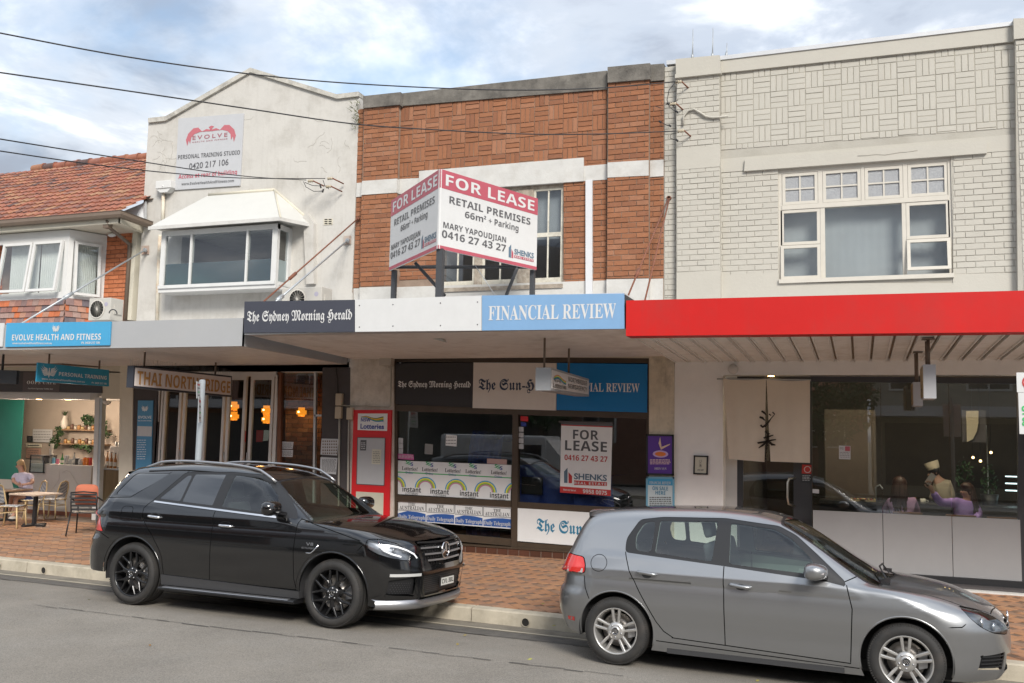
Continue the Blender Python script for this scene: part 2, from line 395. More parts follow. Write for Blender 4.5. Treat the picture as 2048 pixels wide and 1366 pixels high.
M_PMORT = mat('painted_mortar', (.39, .37, .32), .8, var=.12, scale=.9, bump=.3, bscale=60, dirt=(.25, .23, .18), dirtamt=.5)
M_PMORT2 = mat('dirty_joint', (.30, .28, .23), .9, var=.35, scale=1.5, bump=.3, bscale=60, dirt=(.40, .38, .33), dirtamt=.7)
M_PREND = mat('painted_render', (.44, .418, .362), .7, var=.035, scale=3, bump=.3, bscale=25)
M_FLASH = mat('grey_flashing', (.52, .53, .54), .5, metal=.2, var=.06)
M_FRAMEB = mat('bronze_frame', (.085, .06, .04), .45, metal=.3, var=.15, bump=.03)
M_GREYD = mat('dark_grey_render', (.075, .067, .068), .85, var=.1, bump=.3, bscale=50)
M_ALU = mat('aluminium', (.55, .55, .54), .4, metal=.55, var=.05, bump=.02)
M_TIMB = mat('weathered_timber', (.32, .27, .215), .9, var=.4, scale=9, bump=.8, bscale=40, dirt=(.60, .56, .47), dirtamt=.7)
M_RED = mat('red_paint', (.50, .010, .008), .5, var=.08, scale=1.2, bump=.12, bscale=9, spec=.3, dirt=(.36, .03, .025), dirtamt=.5, streak=.3)
M_BLK = mat('black_paint', (.018, .018, .02), .5, var=.1)
M_STEEL = mat('galvanised_steel', (.42, .44, .45), .5, metal=.6, var=.12, bump=.05)
M_RUST = mat('rust', (.19, .075, .045), .9, var=.3, scale=20, bump=.5)
M_BROWN = mat('brown_paint', (.15, .11, .08), .45, var=.08, bump=.03)
M_DARK = mat('dark_void', (.02, .018, .016), .9, var=0, bump=0)
M_WIRE = mat('black_cable', (.02, .02, .022), .6, var=0, bump=0)
G_SHOP = glass('shop_glass', (.80, .84, .82), 2.3, 0, .02)
G_WIN = glass('window_glass', (.86, .88, .88), 1.9, 0, .04)
G_OBS = glass('frosted_window', (.75, .78, .8), 1.8, .25, .05)
# ------------------------------------------------------------------ ground
def kb(x): return 10.183 - .0452*x                 # back edge of the kerb
def fz(Y, x=0): return .10+(Y-10.3)*.022
def roadz(Y, x):
 k = kb(x)-.16
 if Y > k-.34: return -.055-(Y-(k-.34))*.02
 t = max(0, min(1, (k-.34-Y)/1.5)); return -.055+.085*t+ (.03 if Y < 5.5 else 0)*0
def sheet(name, m, xs, ys, zf, **k):
 b = MB(); n = len(ys); vs = []
 for x in xs:
  for y in ys: yy = y(x) if callable(y) else y; vs.append((x, yy, zf(yy, x)))
 b.add(vs, [(i*n+j, (i+1)*n+j, (i+1)*n+j+1, i*n+j+1) for i in range(len(xs)-1) for j in range(n-1)])
 b.smooth = True; o = b.build(name, m, world=True); o['kind'] = 'structure'; return o
XS = [-140, -60, -30]+[i*.6-22 for i in range(60)]+[20, 40, 90, 140]
gz = lambda y, x: -.32
sheet('ground', mat('earth', (.12, .11, .085), .95, var=.3, scale=.4), [-900, -200, 0, 200, 900], [-900, -100, 0, 100, 900], gz)
sheet('road', M_ASPH, XS, [-2.2]+[-1+i*.6 for i in range(14)]+[lambda x: kb(x)-2.0, lambda x: kb(x)-1.5, lambda x: kb(x)-1.1, lambda x: kb(x)-.8, lambda x: kb(x)-.5], roadz)
g = sheet('gutter', M_GUT, XS, [lambda x: kb(x)-.52, lambda x: kb(x)-.40, lambda x: kb(x)-.16], lambda y, x: roadz(y, x)+.004)
g2 = sheet('gutter_lip', M_KERB, XS, [lambda x: kb(x)-.50, lambda x: kb(x)-.455], lambda y, x: roadz(y, x)+.009)
M_TAR = mat('tar_patch', (.105, .098, .088), .9, var=.25, scale=6, bump=.8, bscale=110, dirt=(.17, .155, .135), dirtamt=.7)
sheet('road_patch', M_TAR, XS, [lambda x: kb(x)-.86+.03*math.sin(x*1.7)+.02*math.sin(x*5.3), lambda x: kb(x)-.523], lambda y, x: roadz(y, x)+.004)
b = MB(); rr = random.Random(5)
for x0_, y0_, n_, dx_, dy_ in ((-14, lambda x: kb(x)-.865, 90, .2, .0), (-9, lambda x: 8.2-.02*x, 40, .18, .0), (-2.5, lambda x: 7.9+.3*math.sin(x), 26, .15, .0)):
 w = 0
 for i in range(n_):
  w = w*.8+rr.uniform(-.02, .02); xa_, xb_ = x0_+i*dx_, x0_+(i+1)*dx_; ya, yb = y0_(xa_)+w, y0_(xb_)+w*.8+rr.uniform(-.015, .015); h = rr.uniform(.003, .009)
  if rr.random() < .8: b.add([(xa_, ya-h, roadz(ya, xa_)+.008), (xb_, yb-h, roadz(yb, xb_)+.008), (xb_, yb+h, roadz(yb, xb_)+.008), (xa_, ya+h, roadz(ya, xa_)+.008)], [(0, 1, 2, 3)])
o = b.build('road_crack', mat('crack_dark', (.035, .033, .03), .95, var=0, bump=0)); o['kind'] = 'structure'
kr = bpy.data.objects.new('kerb', None); COL.objects.link(kr); kr['kind'] = 'structure'
seg = 2.42; x = -21.0; KJ = -4.27
x = KJ-seg*7
while x < 12:
 b = MB(); x1 = x+seg-.012
 pr = [(-.165, -.075), (-.158, .085), (-.135, .098), (0, .102), (0, -.3), (-.165, -.3)]
 A = [(x, kb(x)+p[0], p[1]) for p in pr]; B = [(x1, kb(x1)+p[0], p[1]) for p in pr]
 b.hexa(A, B); b.build('kerb_stone', M_KERB, kr); x += seg
for px_, py_ in ((-2, 1131), (92, 1140), (1065, 1237)):
 q = PZ(px_, py_, .0); yy = kb(q.x)-.163; b = MB()
 b.lathe([(.045, 0), (.052, 0), (.052, -.012), (.045, -.012), (.045, .02)], (q.x, yy-.002, .0), 20, 'Y'); b.build('drain_pipe', M_KERB, kr)
 b = MB(); b.lathe([(.046, -.004), (.0001, -.003)], (q.x, yy, .0), 20, 'Y'); b.build('drain_hole', M_DARK, kr)
fp = sheet('footpath', M_SAND, XS, [lambda x: kb(x)+.003, 14.25, 15.2], lambda y, x: fz(y, x)-.008)
reg = [(-19, kb(-19)+.01), (4.5, kb(4.5)+.01), (4.5, 14.16), (-19, 15.0)]
reg_l = [(-19, kb(-19)+.01), (-10.9, kb(-10.9)+.01), (-10.9, 14.72), (-19, 14.72)]
reg_r = [(-10.9, kb(-10.9)+.01), (4.5, kb(4.5)+.01), (4.5, 14.16), (-10.9, 14.16)]
def herring(region, a=.112, j=.005):
 out_ = []; w = a+j; c, s = math.cos(R_(45)), math.sin(R_(45))
 xs = [p[0] for p in region]; ys = [p[1] for p in region]; cx0, cy0 = -7, 12; R = max(max(xs)-min(xs), 12)/w/1.2
 n = int(R)+8
 for i in range(-n, n):
  for k in range(-n//2, n//2):
   for t in (0, 1):
    X = (i + k*2)*w if 0 else (k*4*w + i*w); Z = i*w*-1
    if t == 0: r = (X, Z, X+2*w-j, Z+w-j)
    else: r = (X+2*w, Z-w, X+3*w-j, Z+w-j)
    q = [(r[0], r[1]), (r[2], r[1]), (r[2], r[3]), (r[0], r[3])]
    q = [(cx0+c*u-s*v, cy0+s*u+c*v) for u, v in q]
    mx_ = sum(p[0] for p in q)/4; my_ = sum(p[1] for p in q)/4
    if min(xs)-.3 < mx_ < max(xs)+.3 and min(ys)-.3 < my_ < max(ys)+.3:
     p = clip(q, region)
     if p: out_.append(p)
 return out_
pv = herring(reg_l)+herring(reg_r)
def seen(p):
 x = sum(q[0] for q in p)/len(p); y = sum(q[1] for q in p)/len(p); d = math.hypot(x, y)
 hid = (-7.9 < x*10.3/y < -4.0 and False)
 a = x/y                                            # direction from the camera
 if -.87 < a < -.50: d += 40                         # behind the dark car
 if a > -.235: d += 40                               # behind the grey car
 if a < -1.27: d += 60
 return d
lay(fp, pv, lambda x, y, d: (x, y, fz(y)-d), M_PAV, .05, .004, 'paver', 300, seen, jit=.0018)
sheet('far_footpath', mat('far_concrete', (.3, .28, .25), .9, var=.15), [-140, -20, 20, 140], [-7, -2.35], lambda y, x: .13)
b = MB(); b.box(-140, 140, -2.35, -2.2, -.3, .132); o = b.build('far_kerb', M_KERB); o['kind'] = 'structure'
cam_d = lambda p, Y=YF: (sum(q[0] for q in p)/len(p))**2 + Y*Y + (sum(q[1] for q in p)/len(p)-CH)**2
def lay_wall(parent, polys, m, Y, top=300, name='brick', jit=.0025, ch=.004, d=.03, kindname=None):
 lay(parent, polys, lambda x, z, dd: (x, Y+dd, z), m, d, ch, name, top, cam_d, jit, kindname)
def room(parent, x0, x1, y0, y1, z0, z1, mw, mf=None, mc=None, sides=True):
 b = MB(); b.box(x0, x1, y1, y1+.1, z0, z1)
 if sides: b.box(x0-.1, x0, y0, y1+.1, z0, z1); b.box(x1, x1+.1, y0, y1+.1, z0, z1)
 b.build('room_wall', mw, parent)
 b = MB(); b.box(x0, x1, y0, y1, z0-.1, z0); b.build('room_floor', mf or mw, parent)
 b = MB(); b.box(x0, x1, y0, y1, z1, z1+.1); b.build('room_ceiling', mc or mw, parent)
def bar(b, p, q, Y, w, dy, t=None):
 """straight member in a facade plane between two picture points, w = width in metres"""
 a, c = P(*p, Y), P(*q, Y); d = (c-a).normalized(); n = Vector((-d.z, 0, d.x))*w/2
 b.slab([a+n, a-n, c-n, c+n], dy)
# ================================================================== 1. the tiled-roof house (far left)
H1 = thing('tiled_roof_shop_building', 'red brick shop building under an orange terracotta tiled roof at the far left', 'building', (-17, 14.2, 0))
YB = 14.2
XL, XR = -24.0, P(292, 500, YB).x
ZA = P(150, 725, YF).z                                   # soffit height at the wall
b = MB(); wall(b, [(XL, ZA-.3), (P(258, 600, YB).x, ZA-.3), (P(262, 460, YB).x, P(262, 455, YB).z), (XL, P(262, 455, YB).z)], [], YB+.02, .25)
b.build('wall', M_MORT, H1)
mB1 = mat('orange_brick', (.42, .14, .06), .85, rnd=.12, var=.12, scale=12, bump=.4, bscale=100, rcol=[(.43, .14, .055), (.47, .165, .075), (.39, .125, .05)])
lay_wall(H1, courses([xz(205, 640), xz(262, 640), xz(266, 458), xz(205, 458)], z0=.1), mB1, YB)
lay_wall(H1, courses([(XL+7, xz(1, 640)[1]), xz(3, 640), xz(3, 470), (XL+7, xz(3, 470)[1])], z0=.1), mB1, YB, top=60)
b = MB(); b.pslab([(249, 640), (262, 640), (274, 458), (266, 458)], YB-.06, .2); b.build('corner_board', M_CREAM, H1)
YBf = 13.55
fr = [P(-8, 600, YBf), P(130, 601, YBf), P(141, 459, YBf), P(-4, 468, YBf)]
bx = fr[1].x; fx0 = fr[0].x; bz0, bz1 = P(140, 597, YBf).z, P(140, 459, YBf).z; bx2 = P(207, 592, YB).x
def quadwall(b, a, c, z0, z1, th=.06):                    # vertical wall from plan point a to c
 d = (Vector((c[0]-a[0], c[1]-a[1], 0))).normalized(); n = Vector((-d.y, d.x, 0))*th
 A = [Vector((a[0], a[1], z0)), Vector((c[0], c[1], z0)), Vector((c[0], c[1], z1)), Vector((a[0], a[1], z1))]
 b.hexa(A, [p+n for p in A])
b = MB(); bzs = bz0; lo = .20
def winset(root, a, c, zb, zt, cols, mfr, mgl, fw=.055, tilt=0, curtain=None, transoms=(), fd=.06, deep=.05):
 """framed sashes on the vertical plane through plan points a-c; cols = list of (t0,t1) fractions"""
 a3, c3 = Vector((a[0], a[1], 0)), Vector((c[0], c[1], 0)); L_ = (c3-a3).length; d = (c3-a3).normalized(); n = Vector((d.y, -d.x, 0))
 for t0, t1 in cols:
  f = MB(); u0, u1 = t0*L_, t1*L_
  def pt(u, z, o): k = (zt-z)*math.tan(tilt); return a3+d*u+Vector((0, 0, z))+n*(o+k)
  def rect(u0, u1, z0, z1, o0, o1): f.hexa([pt(u0, z0, o1), pt(u1, z0, o1), pt(u1, z1, o1), pt(u0, z1, o1)], [pt(u0, z0, o0), pt(u1, z0, o0), pt(u1, z1, o0), pt(u0, z1, o0)])
  rect(u0, u0+fw, zb, zt, -.01, deep); rect(u1-fw, u1, zb, zt, -.01, deep); rect(u0+fw, u1-fw, zb, zb+fw, -.01, deep); rect(u0+fw, u1-fw, zt-fw, zt, -.01, deep)
  for tz in transoms: zc = zb+(zt-zb)*tz; rect(u0+fw, u1-fw, zc-fw/3, zc+fw/3, 0, deep-.01)
  w = f.build('window_sash', mfr, root)
  g = MB(); g.hexa([pt(u0+fw, zb+fw, .02), pt(u1-fw, zb+fw, .02), pt(u1-fw, zt-fw, .02), pt(u0+fw, zt-fw, .02)], [pt(u0+fw, zb+fw, .014), pt(u1-fw, zb+fw, .014), pt(u1-fw, zt-fw, .014), pt(u0+fw, zt-fw, .014)])
  g.build('pane', mgl, w)
  if curtain:
   g = MB(); k = 14
   vs = []
   for i in range(k*4+1):
    u = u0+(u1-u0)*i/(k*4); o = -.16+.012*math.sin(i*math.pi/2)
    p = a3+d*u+n*o; vs += [(p.x, p.y, zb-.05), (p.x, p.y, zt+.05)]
   g.smooth = True; g.add(vs, [(2*i, 2*i+2, 2*i+3, 2*i+1) for i in range(k*4)]); g.build('curtain', curtain, root)
M_CURT = mat('white_curtain', (.75, .75, .71), .9, var=.05, bump=0)
M_CURTG = mat('grey_net_curtain', (.46, .47, .475), .9, var=.08, scale=2, bump=0)
wz0, wz1 = P(60, 586, YBf).z, P(60, 486, YBf).z
corner = (bx, YBf)
b = MB()
quadwall(b, (fx0-.5, YBf), (bx, YBf), bz0, wz0-.0); quadwall(b, (fx0-.5, YBf), (bx, YBf), wz1, bz1)
quadwall(b, (P(126, 540, YBf).x, YBf), (bx, YBf), wz0, wz1)
t2 = lambda t: (bx+(bx2-bx)*t, YBf+(YB-YBf)*t)
sz0, sz1 = P(165, 590, 13.7).z, P(165, 483, 13.7).z
quadwall(b, corner, t2(1), bz0, sz0); quadwall(b, corner, t2(1), sz1, bz1)
quadwall(b, corner, t2(.13), sz0, sz1); quadwall(b, t2(.86), t2(1), sz0, sz1)
b.build('bay_wall', M_WHITE, H1)
winset(H1, (P(8, 560, YBf).x, YBf-.0), (P(124, 560, YBf).x, YBf), wz0, wz1, [(-.02, .49), (.51, 1)], M_WHITE, G_WIN, .05, R_(7), M_CURT)
winset(H1, t2(.15), t2(.84), sz0, sz1, [(0, 1)], M_WHITE, G_WIN, .05, R_(4), M_CURT)
mSH = mat('clay_shingle', (.3, .15, .11), .7, rnd=.1, var=.2, scale=12, bump=.3, rcol=[(.28, .15, .12), (.33, .18, .14), (.23, .12, .10), (.45, .13, .05), (.30, .2, .17), (.20, .13, .12), (.36, .19, .13), (.27, .14, .11), (.12, .10, .11)])
skz0 = ZA+.1; shs = []
n_sh = MB()
def shingles(a, c, z0, z1):
 a3, c3 = Vector((*a, 0)), Vector((*c, 0)); L_ = (c3-a3).length; d = (c3-a3).normalized(); n = Vector((d.y, -d.x, 0)); h = .115; k = 0; z = z1
 while z > z0:
  zb = max(z0-.02, z-h); u = -(.08 if k % 2 else 0)
  while u < L_:
   w = random.uniform(.14, .165); u0_, u1_ = max(0, u), min(L_, u+w-.004)
   if u1_-u0_ > .02:
    s_ = MB(); j = random.uniform(0, .004)
    A = [a3+d*u0_+n*(.035+j)+Vector((0, 0, zb)), a3+d*u1_+n*(.035+j)+Vector((0, 0, zb)), a3+d*u1_+n*(.006+j)+Vector((0, 0, z+.02)), a3+d*u0_+n*(.006+j)+Vector((0, 0, z+.02))]
    s_.hexa(A, [p-n*.012 for p in A]); s_.build('shingle', mSH, H1)
   u += w
  z -= h; k += 1
sk1 = (bx, YBf+.01)
shingles((fx0+.1, YBf+.01), sk1, skz0, bz0); shingles(sk1, t2(1), skz0, bz0)
b = MB(); quadwall(b, (fx0-.5, YBf+.03), (bx, YBf+.03), skz0-.2, bz0-.002); quadwall(b, (bx, YBf+.03), (t2(1)[0], t2(1)[1]+.03), skz0-.2, bz0-.002); b.build('bay_base', M_BROWN, H1)
YE = 13.35; ez = P(120, 436, YE).z; ex = P(241, 428, YE).x
ezb = P(120, 455, YE).z
b = MB(); b.box(XL, ex, YE, YE+.05, ezb, ez-.05); b.hexa([Vector((ex, YE, ezb)), Vector((ex, YE, ez-.05)), Vector((P(286, 460, YB).x, YB, ez-.05)), Vector((P(286, 460, YB).x, YB, ezb))], [Vector((ex-.04, YE, ezb)), Vector((ex-.04, YE, ez-.05)), Vector((P(286, 460, YB).x-.04, YB, ez-.05)), Vector((P(286, 460, YB).x-.04, YB, ezb))])
b.build('eaves_board', M_CREAM, H1)
b = MB(); b.add([(XL, YE+.02, ezb+.02), (ex, YE+.02, ezb+.02), (P(286, 460, YB).x, YB+.05, ezb+.02), (XL, YB+.05, ezb+.02)], [(0, 1, 2, 3)]); b.build('eaves_soffit', M_CREAM, H1)
gx2 = P(296, 455, YB).x
b = MB(); prf = [(0, .0), (-.10, .0), (-.125, .05), (-.115, .11), (-.13, .125), (-.09, .12), (-.09, .03), (0, .03)]
A = [(XL, YE+p[0], ez-.10+p[1]) for p in prf]; B = [(ex-p[0], YE+p[0], ez-.10+p[1]) for p in prf]; C_ = [(gx2-p[0]*1, YB, ez-.10+p[1]) for p in prf]
b.hexa(A, B); b.hexa(B, C_); b.build('roof_gutter', M_BROWN, H1)
YR = 17.4; rz = P(150, 331, YR).z; sl_len = math.hypot(YR-YE, rz-ez)
rdir = Vector((0, YR-YE, rz-ez)).normalized(); rn = Vector((0, -rdir.z, rdir.y))
mTILE = mat('terracotta_tile', (0.260, 0.104, 0.055), .75, rnd=.16, var=.22, scale=9, bump=.3, bscale=60, rcol=[(0.280, 0.106, 0.060), (0.256, 0.095, 0.058), (0.297, 0.130, 0.069), (0.247, 0.091, 0.055), (0.280, 0.108, 0.065), (0.321, 0.171, 0.094), (0.235, 0.099, 0.069), (0.280, 0.099, 0.058), (0.181, 0.086, 0.065), (0.264, 0.099, 0.060), (0.305, 0.144, 0.080), (0.119, 0.070, 0.060)])
roofo = part('roof', mat('roof_underlay', (.10, .05, .03), .9, var=0), H1, lambda b: b.add([(XL, YE, ez-.03), (gx2+.1, YE+.8, ez-.03+.8*(rz-ez)/(YR-YE)), (gx2+.1, YR, rz-.03), (XL, YR, rz-.03)], [(0, 1, 2, 3)]))
def tile_mesh():
 b = MB(); b.smooth = True; nu, w, l = 8, .205, .345; vs = []
 for t in (0, 1):
  for i in range(nu+1):
   u = i/nu; h = .035*max(0, math.sin(u*math.pi*2-.6))**1.0+.012*math.sin(u*math.pi*2+2.2)
   vs.append(Vector((u*w, 0, 0))+rdir*(t*l)+rn*(h+(.045 if t == 0 else .012)))
 b.add(vs, [(i, i+1, nu+2+i, nu+1+i) for i in range(nu)])
 fr_ = [v-rn*.028 for v in vs[:nu+1]]; b.smooth = False
 b.add(vs[:nu+1]+fr_, [(i, nu+1+i, nu+2+i, i+1) for i in range(nu)])
 return b
tiles = []
rows = int(sl_len/.29); ncol = 46
for r in range(rows):
 for c in range(ncol):
  p = Vector((gx2+.02-(c+1)*.2, YE, ez-.02))+rdir*(r*.29)
  if p.x+.2 > gx2-.35+0.5*(0) and r < 3 and p.x > ex-.2-(0) + .11*r+.0:
   if p.x > ex-.15+r*.13: continue
  tiles.append(p)
tiles.sort(key=lambda p: (p-Vector((0, 0, CH))).length)
tb = tile_mesh(); t0 = tb.build('tile', mTILE, roofo, world=False); rl = root_of(H1); first = True
rest = MB(); rest.smooth = True
for i, p in enumerate(tiles):
 if i < 300:
  if first: t0.location = p-rl; first = False
  else: o = inst('tile', t0.data, roofo, p, (0, 0, 0));
 else:
  k = len(rest.v); rest.v += [tuple(Vector(v)+p) for v in tb.v]; rest.f += [tuple(q+k for q in f) for f in tb.f]; rest.m += tb.m; rest.sm += tb.sm
o = rest.build('tiles', mTILE, roofo); o['kind'] = 'stuff'
b = MB()
i = 0; xx = gx2+.1
while xx > XL+4:
 b.lathe([(.105, 0), (.115, .17), (.12, .34), (.135, .36), (.135, .40)], (xx, YR, rz+.01), 12, 'X', Matrix.Rotation(0, 3, 'X')); xx -= .38
b.build('ridge_cap', mTILE, H1)
b = MB(); b.slab([P(240, 425, 13.9), P(290, 455, 14.1), P(290, 402, 14.1), P(284, 407, 14.1)], .05); b.build('roof_flashing', M_FLASH, H1)
b = MB(); b.tube([P(216, 441, 13.35), P(216, 453, 13.42), P(259, 488, 14.1), P(259, 500, 14.12), P(250, 640, 14.12)], .045, 4); b.box(P(209, 450, 13.4).x, P(219, 450, 13.4).x, 13.36, 13.48, P(215, 456, 13.4).z, P(215, 440, 13.4).z); b.build('downpipe', M_BROWN, H1)
b = MB(); b.ball(P(224, 470, 14.05), .07, 8, (1.4, .8, .6)); tag(b.build('security_sensor', M_WHITE), 'white sensor light under the brown eaves beside the bay window', 'sensor light')
# ================================================================== 2. white gabled building
H2 = thing('gabled_shop_building', 'white rendered gable-fronted building with a bay window under a metal hood', 'building', (-10.8, 14.2, 0))
xl2 = P(285, 440, YF).x; xr2 = P(711, 400, YF).x
gab = [(xl2, ZA-.2), (xr2, ZA-.2), (xr2, P(716, 192, YF).z), (P(673, 197, YF).x, P(673, 197, YF).z), xz(500, 144), (P(331, 241, YF).x, P(331, 241, YF).z), (xl2, P(296, 245, YF).z)]
YW = 13.75; bxl, bxr = P(320, 520, YW).x, P(553, 520, YW).x; bzb, bzt = P(440, 577, YW).z, P(440, 455, YW).z
op = [(bxl+.1, bzb+.05), (bxr-.02, bzb+.05), (bxr-.02, bzt-.02), (bxl+.1, bzt-.02)]
b = MB(); wall(b, gab, [op], YF, .25); b.build('wall', M_RENDER, H2)
cp = [(296, 245), (331, 241), (500, 144), (673, 197), (717, 192)]; th_ = 9
b = MB()
for i in range(4):
 a_, c_ = cp[i], cp[i+1]; b.slab([P(a_[0], a_[1], YF-.05), P(c_[0], c_[1], YF-.05), P(c_[0], c_[1]-th_, YF-.05), P(a_[0], a_[1]-th_, YF-.05)], .36)
b.build('coping', mat('stained_coping', (.48, .46, .41), .9, var=.2, bump=.6, dirt=(.14, .13, .11), dirtamt=.75, streak=.3), H2)
M_CRACK = mat('hairline_crack', (.30, .28, .24), .95, var=0, bump=0)
b = MB(); rr = random.Random(4)
for k in range(26):
 x, y = rr.choice([(rr.uniform(500, 700), rr.uniform(200, 330)), (rr.uniform(300, 350), rr.uniform(250, 330)), (rr.uniform(560, 700), rr.uniform(250, 420))]); a = rr.uniform(0, 6.28); pts = []
 for j in range(rr.randint(4, 10)):
  pts.append(P(x, y, YF-.0012)); a += rr.uniform(-.9, .9); x += 6*math.cos(a); y += 6*math.sin(a)
  if not (300 < x < 705 and y > 165+abs(x-500)*.5): break
 if len(pts) > 2: b.tube(pts, .0022, 4, cap=False)
b.build('crack', M_CRACK, H2)
b = MB()
b.box(bxl, bxr, YW, YF, P(440, 577, YW).z-.03, bzb+.10); b.build('bay_sill', M_WHITE, H2)
fr_m = MB(); gz0, gz1 = bzb+.07, bzt
xs_ = [P(v, 510, YW).x for v in (321, 329, 377, 384, 489, 496, 543, 553)]
for u0, u1 in ((xs_[0], xs_[1]), (xs_[2]+.02, xs_[3]-.02), (xs_[4]+.02, xs_[5]-.02), (xs_[6], xs_[7])): fr_m.box(u0, u1, YW, YW+.08, gz0, gz1)
fr_m.box(xs_[0], xs_[7], YW+.002, YW+.078, gz1-.09, gz1); fr_m.box(xs_[0], xs_[7], YW-.03, YW+.1, gz0-.03, gz0+.03)
fr_m.box(bxr-.07, bxr, YW+.08, YF, gz1-.09, gz1-.002); fr_m.box(bxr-.07, bxr, YF-.09, YF, gz0, gz1-.09); fr_m.box(bxr-.06, bxr+.01, YW+.1, YF, gz0-.03, gz0+.03)
wf = fr_m.build('window_frame', mat('bay_frame_paint', (.60, .60, .58), .5, var=.05), H2)
for u0, u1 in ((xs_[1], xs_[2]+.02), (xs_[3]-.02, xs_[4]+.02), (xs_[5]-.02, xs_[6])):
 part('pane', G_WIN, wf, lambda b: b.box(u0, u1, YW+.03, YW+.036, gz0+.03, gz1-.09))
 part('frosted_film', glass('frosted_film', (.50, .58, .60), 1.2, .3, .05), wf, lambda b: b.box(u0, u1, YW+.042, YW+.045, gz0+.03, gz0+.44))
 part('frost_backing', mat('frost_white', (.42, .50, .52), .6, var=.02, bump=0), wf, lambda b: b.box(u0, u1, YW+.05, YW+.053, gz0+.03, gz0+.44))
part('pane', G_WIN, wf, lambda b: b.box(bxr-.036, bxr-.03, YW+.08, YF-.09, gz0+.03, gz1-.09))
part('frost_backing', MATS['frost_white'], wf, lambda b: b.box(bxr-.05, bxr-.046, YW+.08, YF-.09, gz0+.03, gz0+.44))
room(H2, bxl, bxr+.6, YF+.26, 17, gz0-.1, gz1+.05, mat('room_mauve', (.30, .265, .265), .9, var=.05), mat('room_floor_brown', (.16, .12, .09), .8), mat('room_ceiling_white', (.7, .7, .68), .8))
part('picture', mat('print_white', (.55, .58, .52), .8), H2, lambda b: b.box(bxl+.3, bxl+.75, 16.9, 16.95, gz0+.4, gz0+.9))
YH = 13.55
hl, hr_ = P(297, 454, YH), P(561, 436, YH); rl_, rr_ = P(418, 390, YF), P(549, 380, YF); hbr = P(611, 457, YF); hbl = Vector((hl.x-.0, YF, hl.z)); hbl.x = hl.x+.0
hz = (hl.z+hr_.z)/2; hb = Vector((hr_.x+.28, YF, hz))
A = [Vector((hl.x, YH, hz)), Vector((hr_.x, YH, hz)), rr_, rl_]
b = MB(); b.add([*A, hb, Vector((hl.x, YF, hz))], [(0, 1, 2, 3), (1, 4, 2), (5, 0, 3), (0, 5, 4, 1)]); hood = b.build('window_hood', mat('hood_metal', (.53, .525, .49), .45, var=.03, bump=.02), H2)
b = MB(); b.tube([A[3], A[2]], .035, 6); b.tube([A[2]+Vector((0, -.01, 0)), hb], .03, 6); b.tube([A[1], A[2]], .018, 6); b.build('hood_capping', M_CREAM, H2)
b = MB(); b.box(hl.x, hr_.x, YH-.012, YH+.02, hz-.05, hz+.012); b.hexa([Vector((hr_.x, YH, hz-.05)), Vector((hr_.x, YH, hz+.012)), hb+Vector((0, 0, .012)), hb-Vector((0, 0, .05))], [Vector((hr_.x-.02, YH+.02, hz-.05)), Vector((hr_.x-.02, YH+.02, hz+.012)), hb+Vector((-.02, 0, .012)), hb-Vector((.02, 0, .05))]); b.build('hood_edge', M_BAND, H2)
b = MB(); q0 = P(312, 378, YF-.14); q1 = P(343, 360, YF-.14); b.box(q0.x, q1.x, YF-.16, YF, q0.z, q1.z, .01); b.pslab([(312, 378), (343, 374), (334, 384), (320, 385)], YF-.14, .13); b.tube([P(326, 372, YF-.162), P(326, 372, YF-.158)], .02, 10); b.build('rainwater_head', M_WHITE, H2)
b = MB(); b.tube([P(327, 385, YF-.05), P(325, 450, YF-.05)], .035, 10); b.tube([P(320, 470, YF-.05), P(316, 560, YF-.05), P(314, 645, YF-.05)], .035, 10); b.build('downpipe', mat('rusty_pipe', (.62, .58, .48), .7, var=.1, dirt=(.42, .2, .07), dirtamt=.9, streak=.7), H2)
b = MB(); b.pslab([(647, 450), (665, 449), (665, 437), (647, 438)], YF-.01, .012); b.build('air_vent', M_CREAM, H2)
b = MB()
for i in range(3):
 for j in range(2): b.pslab([(649+j*8, 448-i*4), (655+j*8, 448-i*4), (655+j*8, 446-i*4), (649+j*8, 446-i*4)], YF-.013, .004)
b.build('vent_slot', M_DARK, H2)
b = MB(); b.pslab([(612, 568), (627, 567), (627, 446), (613, 425), (606, 432)], YF-.1, .1); b.build('pipe_casing', M_RENDER, H2)
b = MB(); b.pslab([(318, 645), (705, 640), (705, 585), (560, 578), (318, 588)], YF-.022, .02); b.build('wall_panel', M_RENDER, H2)
for (px_, py_, l_) in ((290, 500, 'left'), (694, 480, 'right')):
 b = MB(); b.pslab([(px_-7, py_+9), (px_+7, py_+8), (px_+7, py_-9), (px_-7, py_-8)], YF-.025, .02); b.tube([P(px_, py_, YF-.09), P(px_, py_, YF-.02)], .03, 8); b.build('anchor_plate', mat('rusted_plate', (.42, .36, .31), .8, var=.2, dirt=(.3, .12, .06), dirtamt=.7), H2)
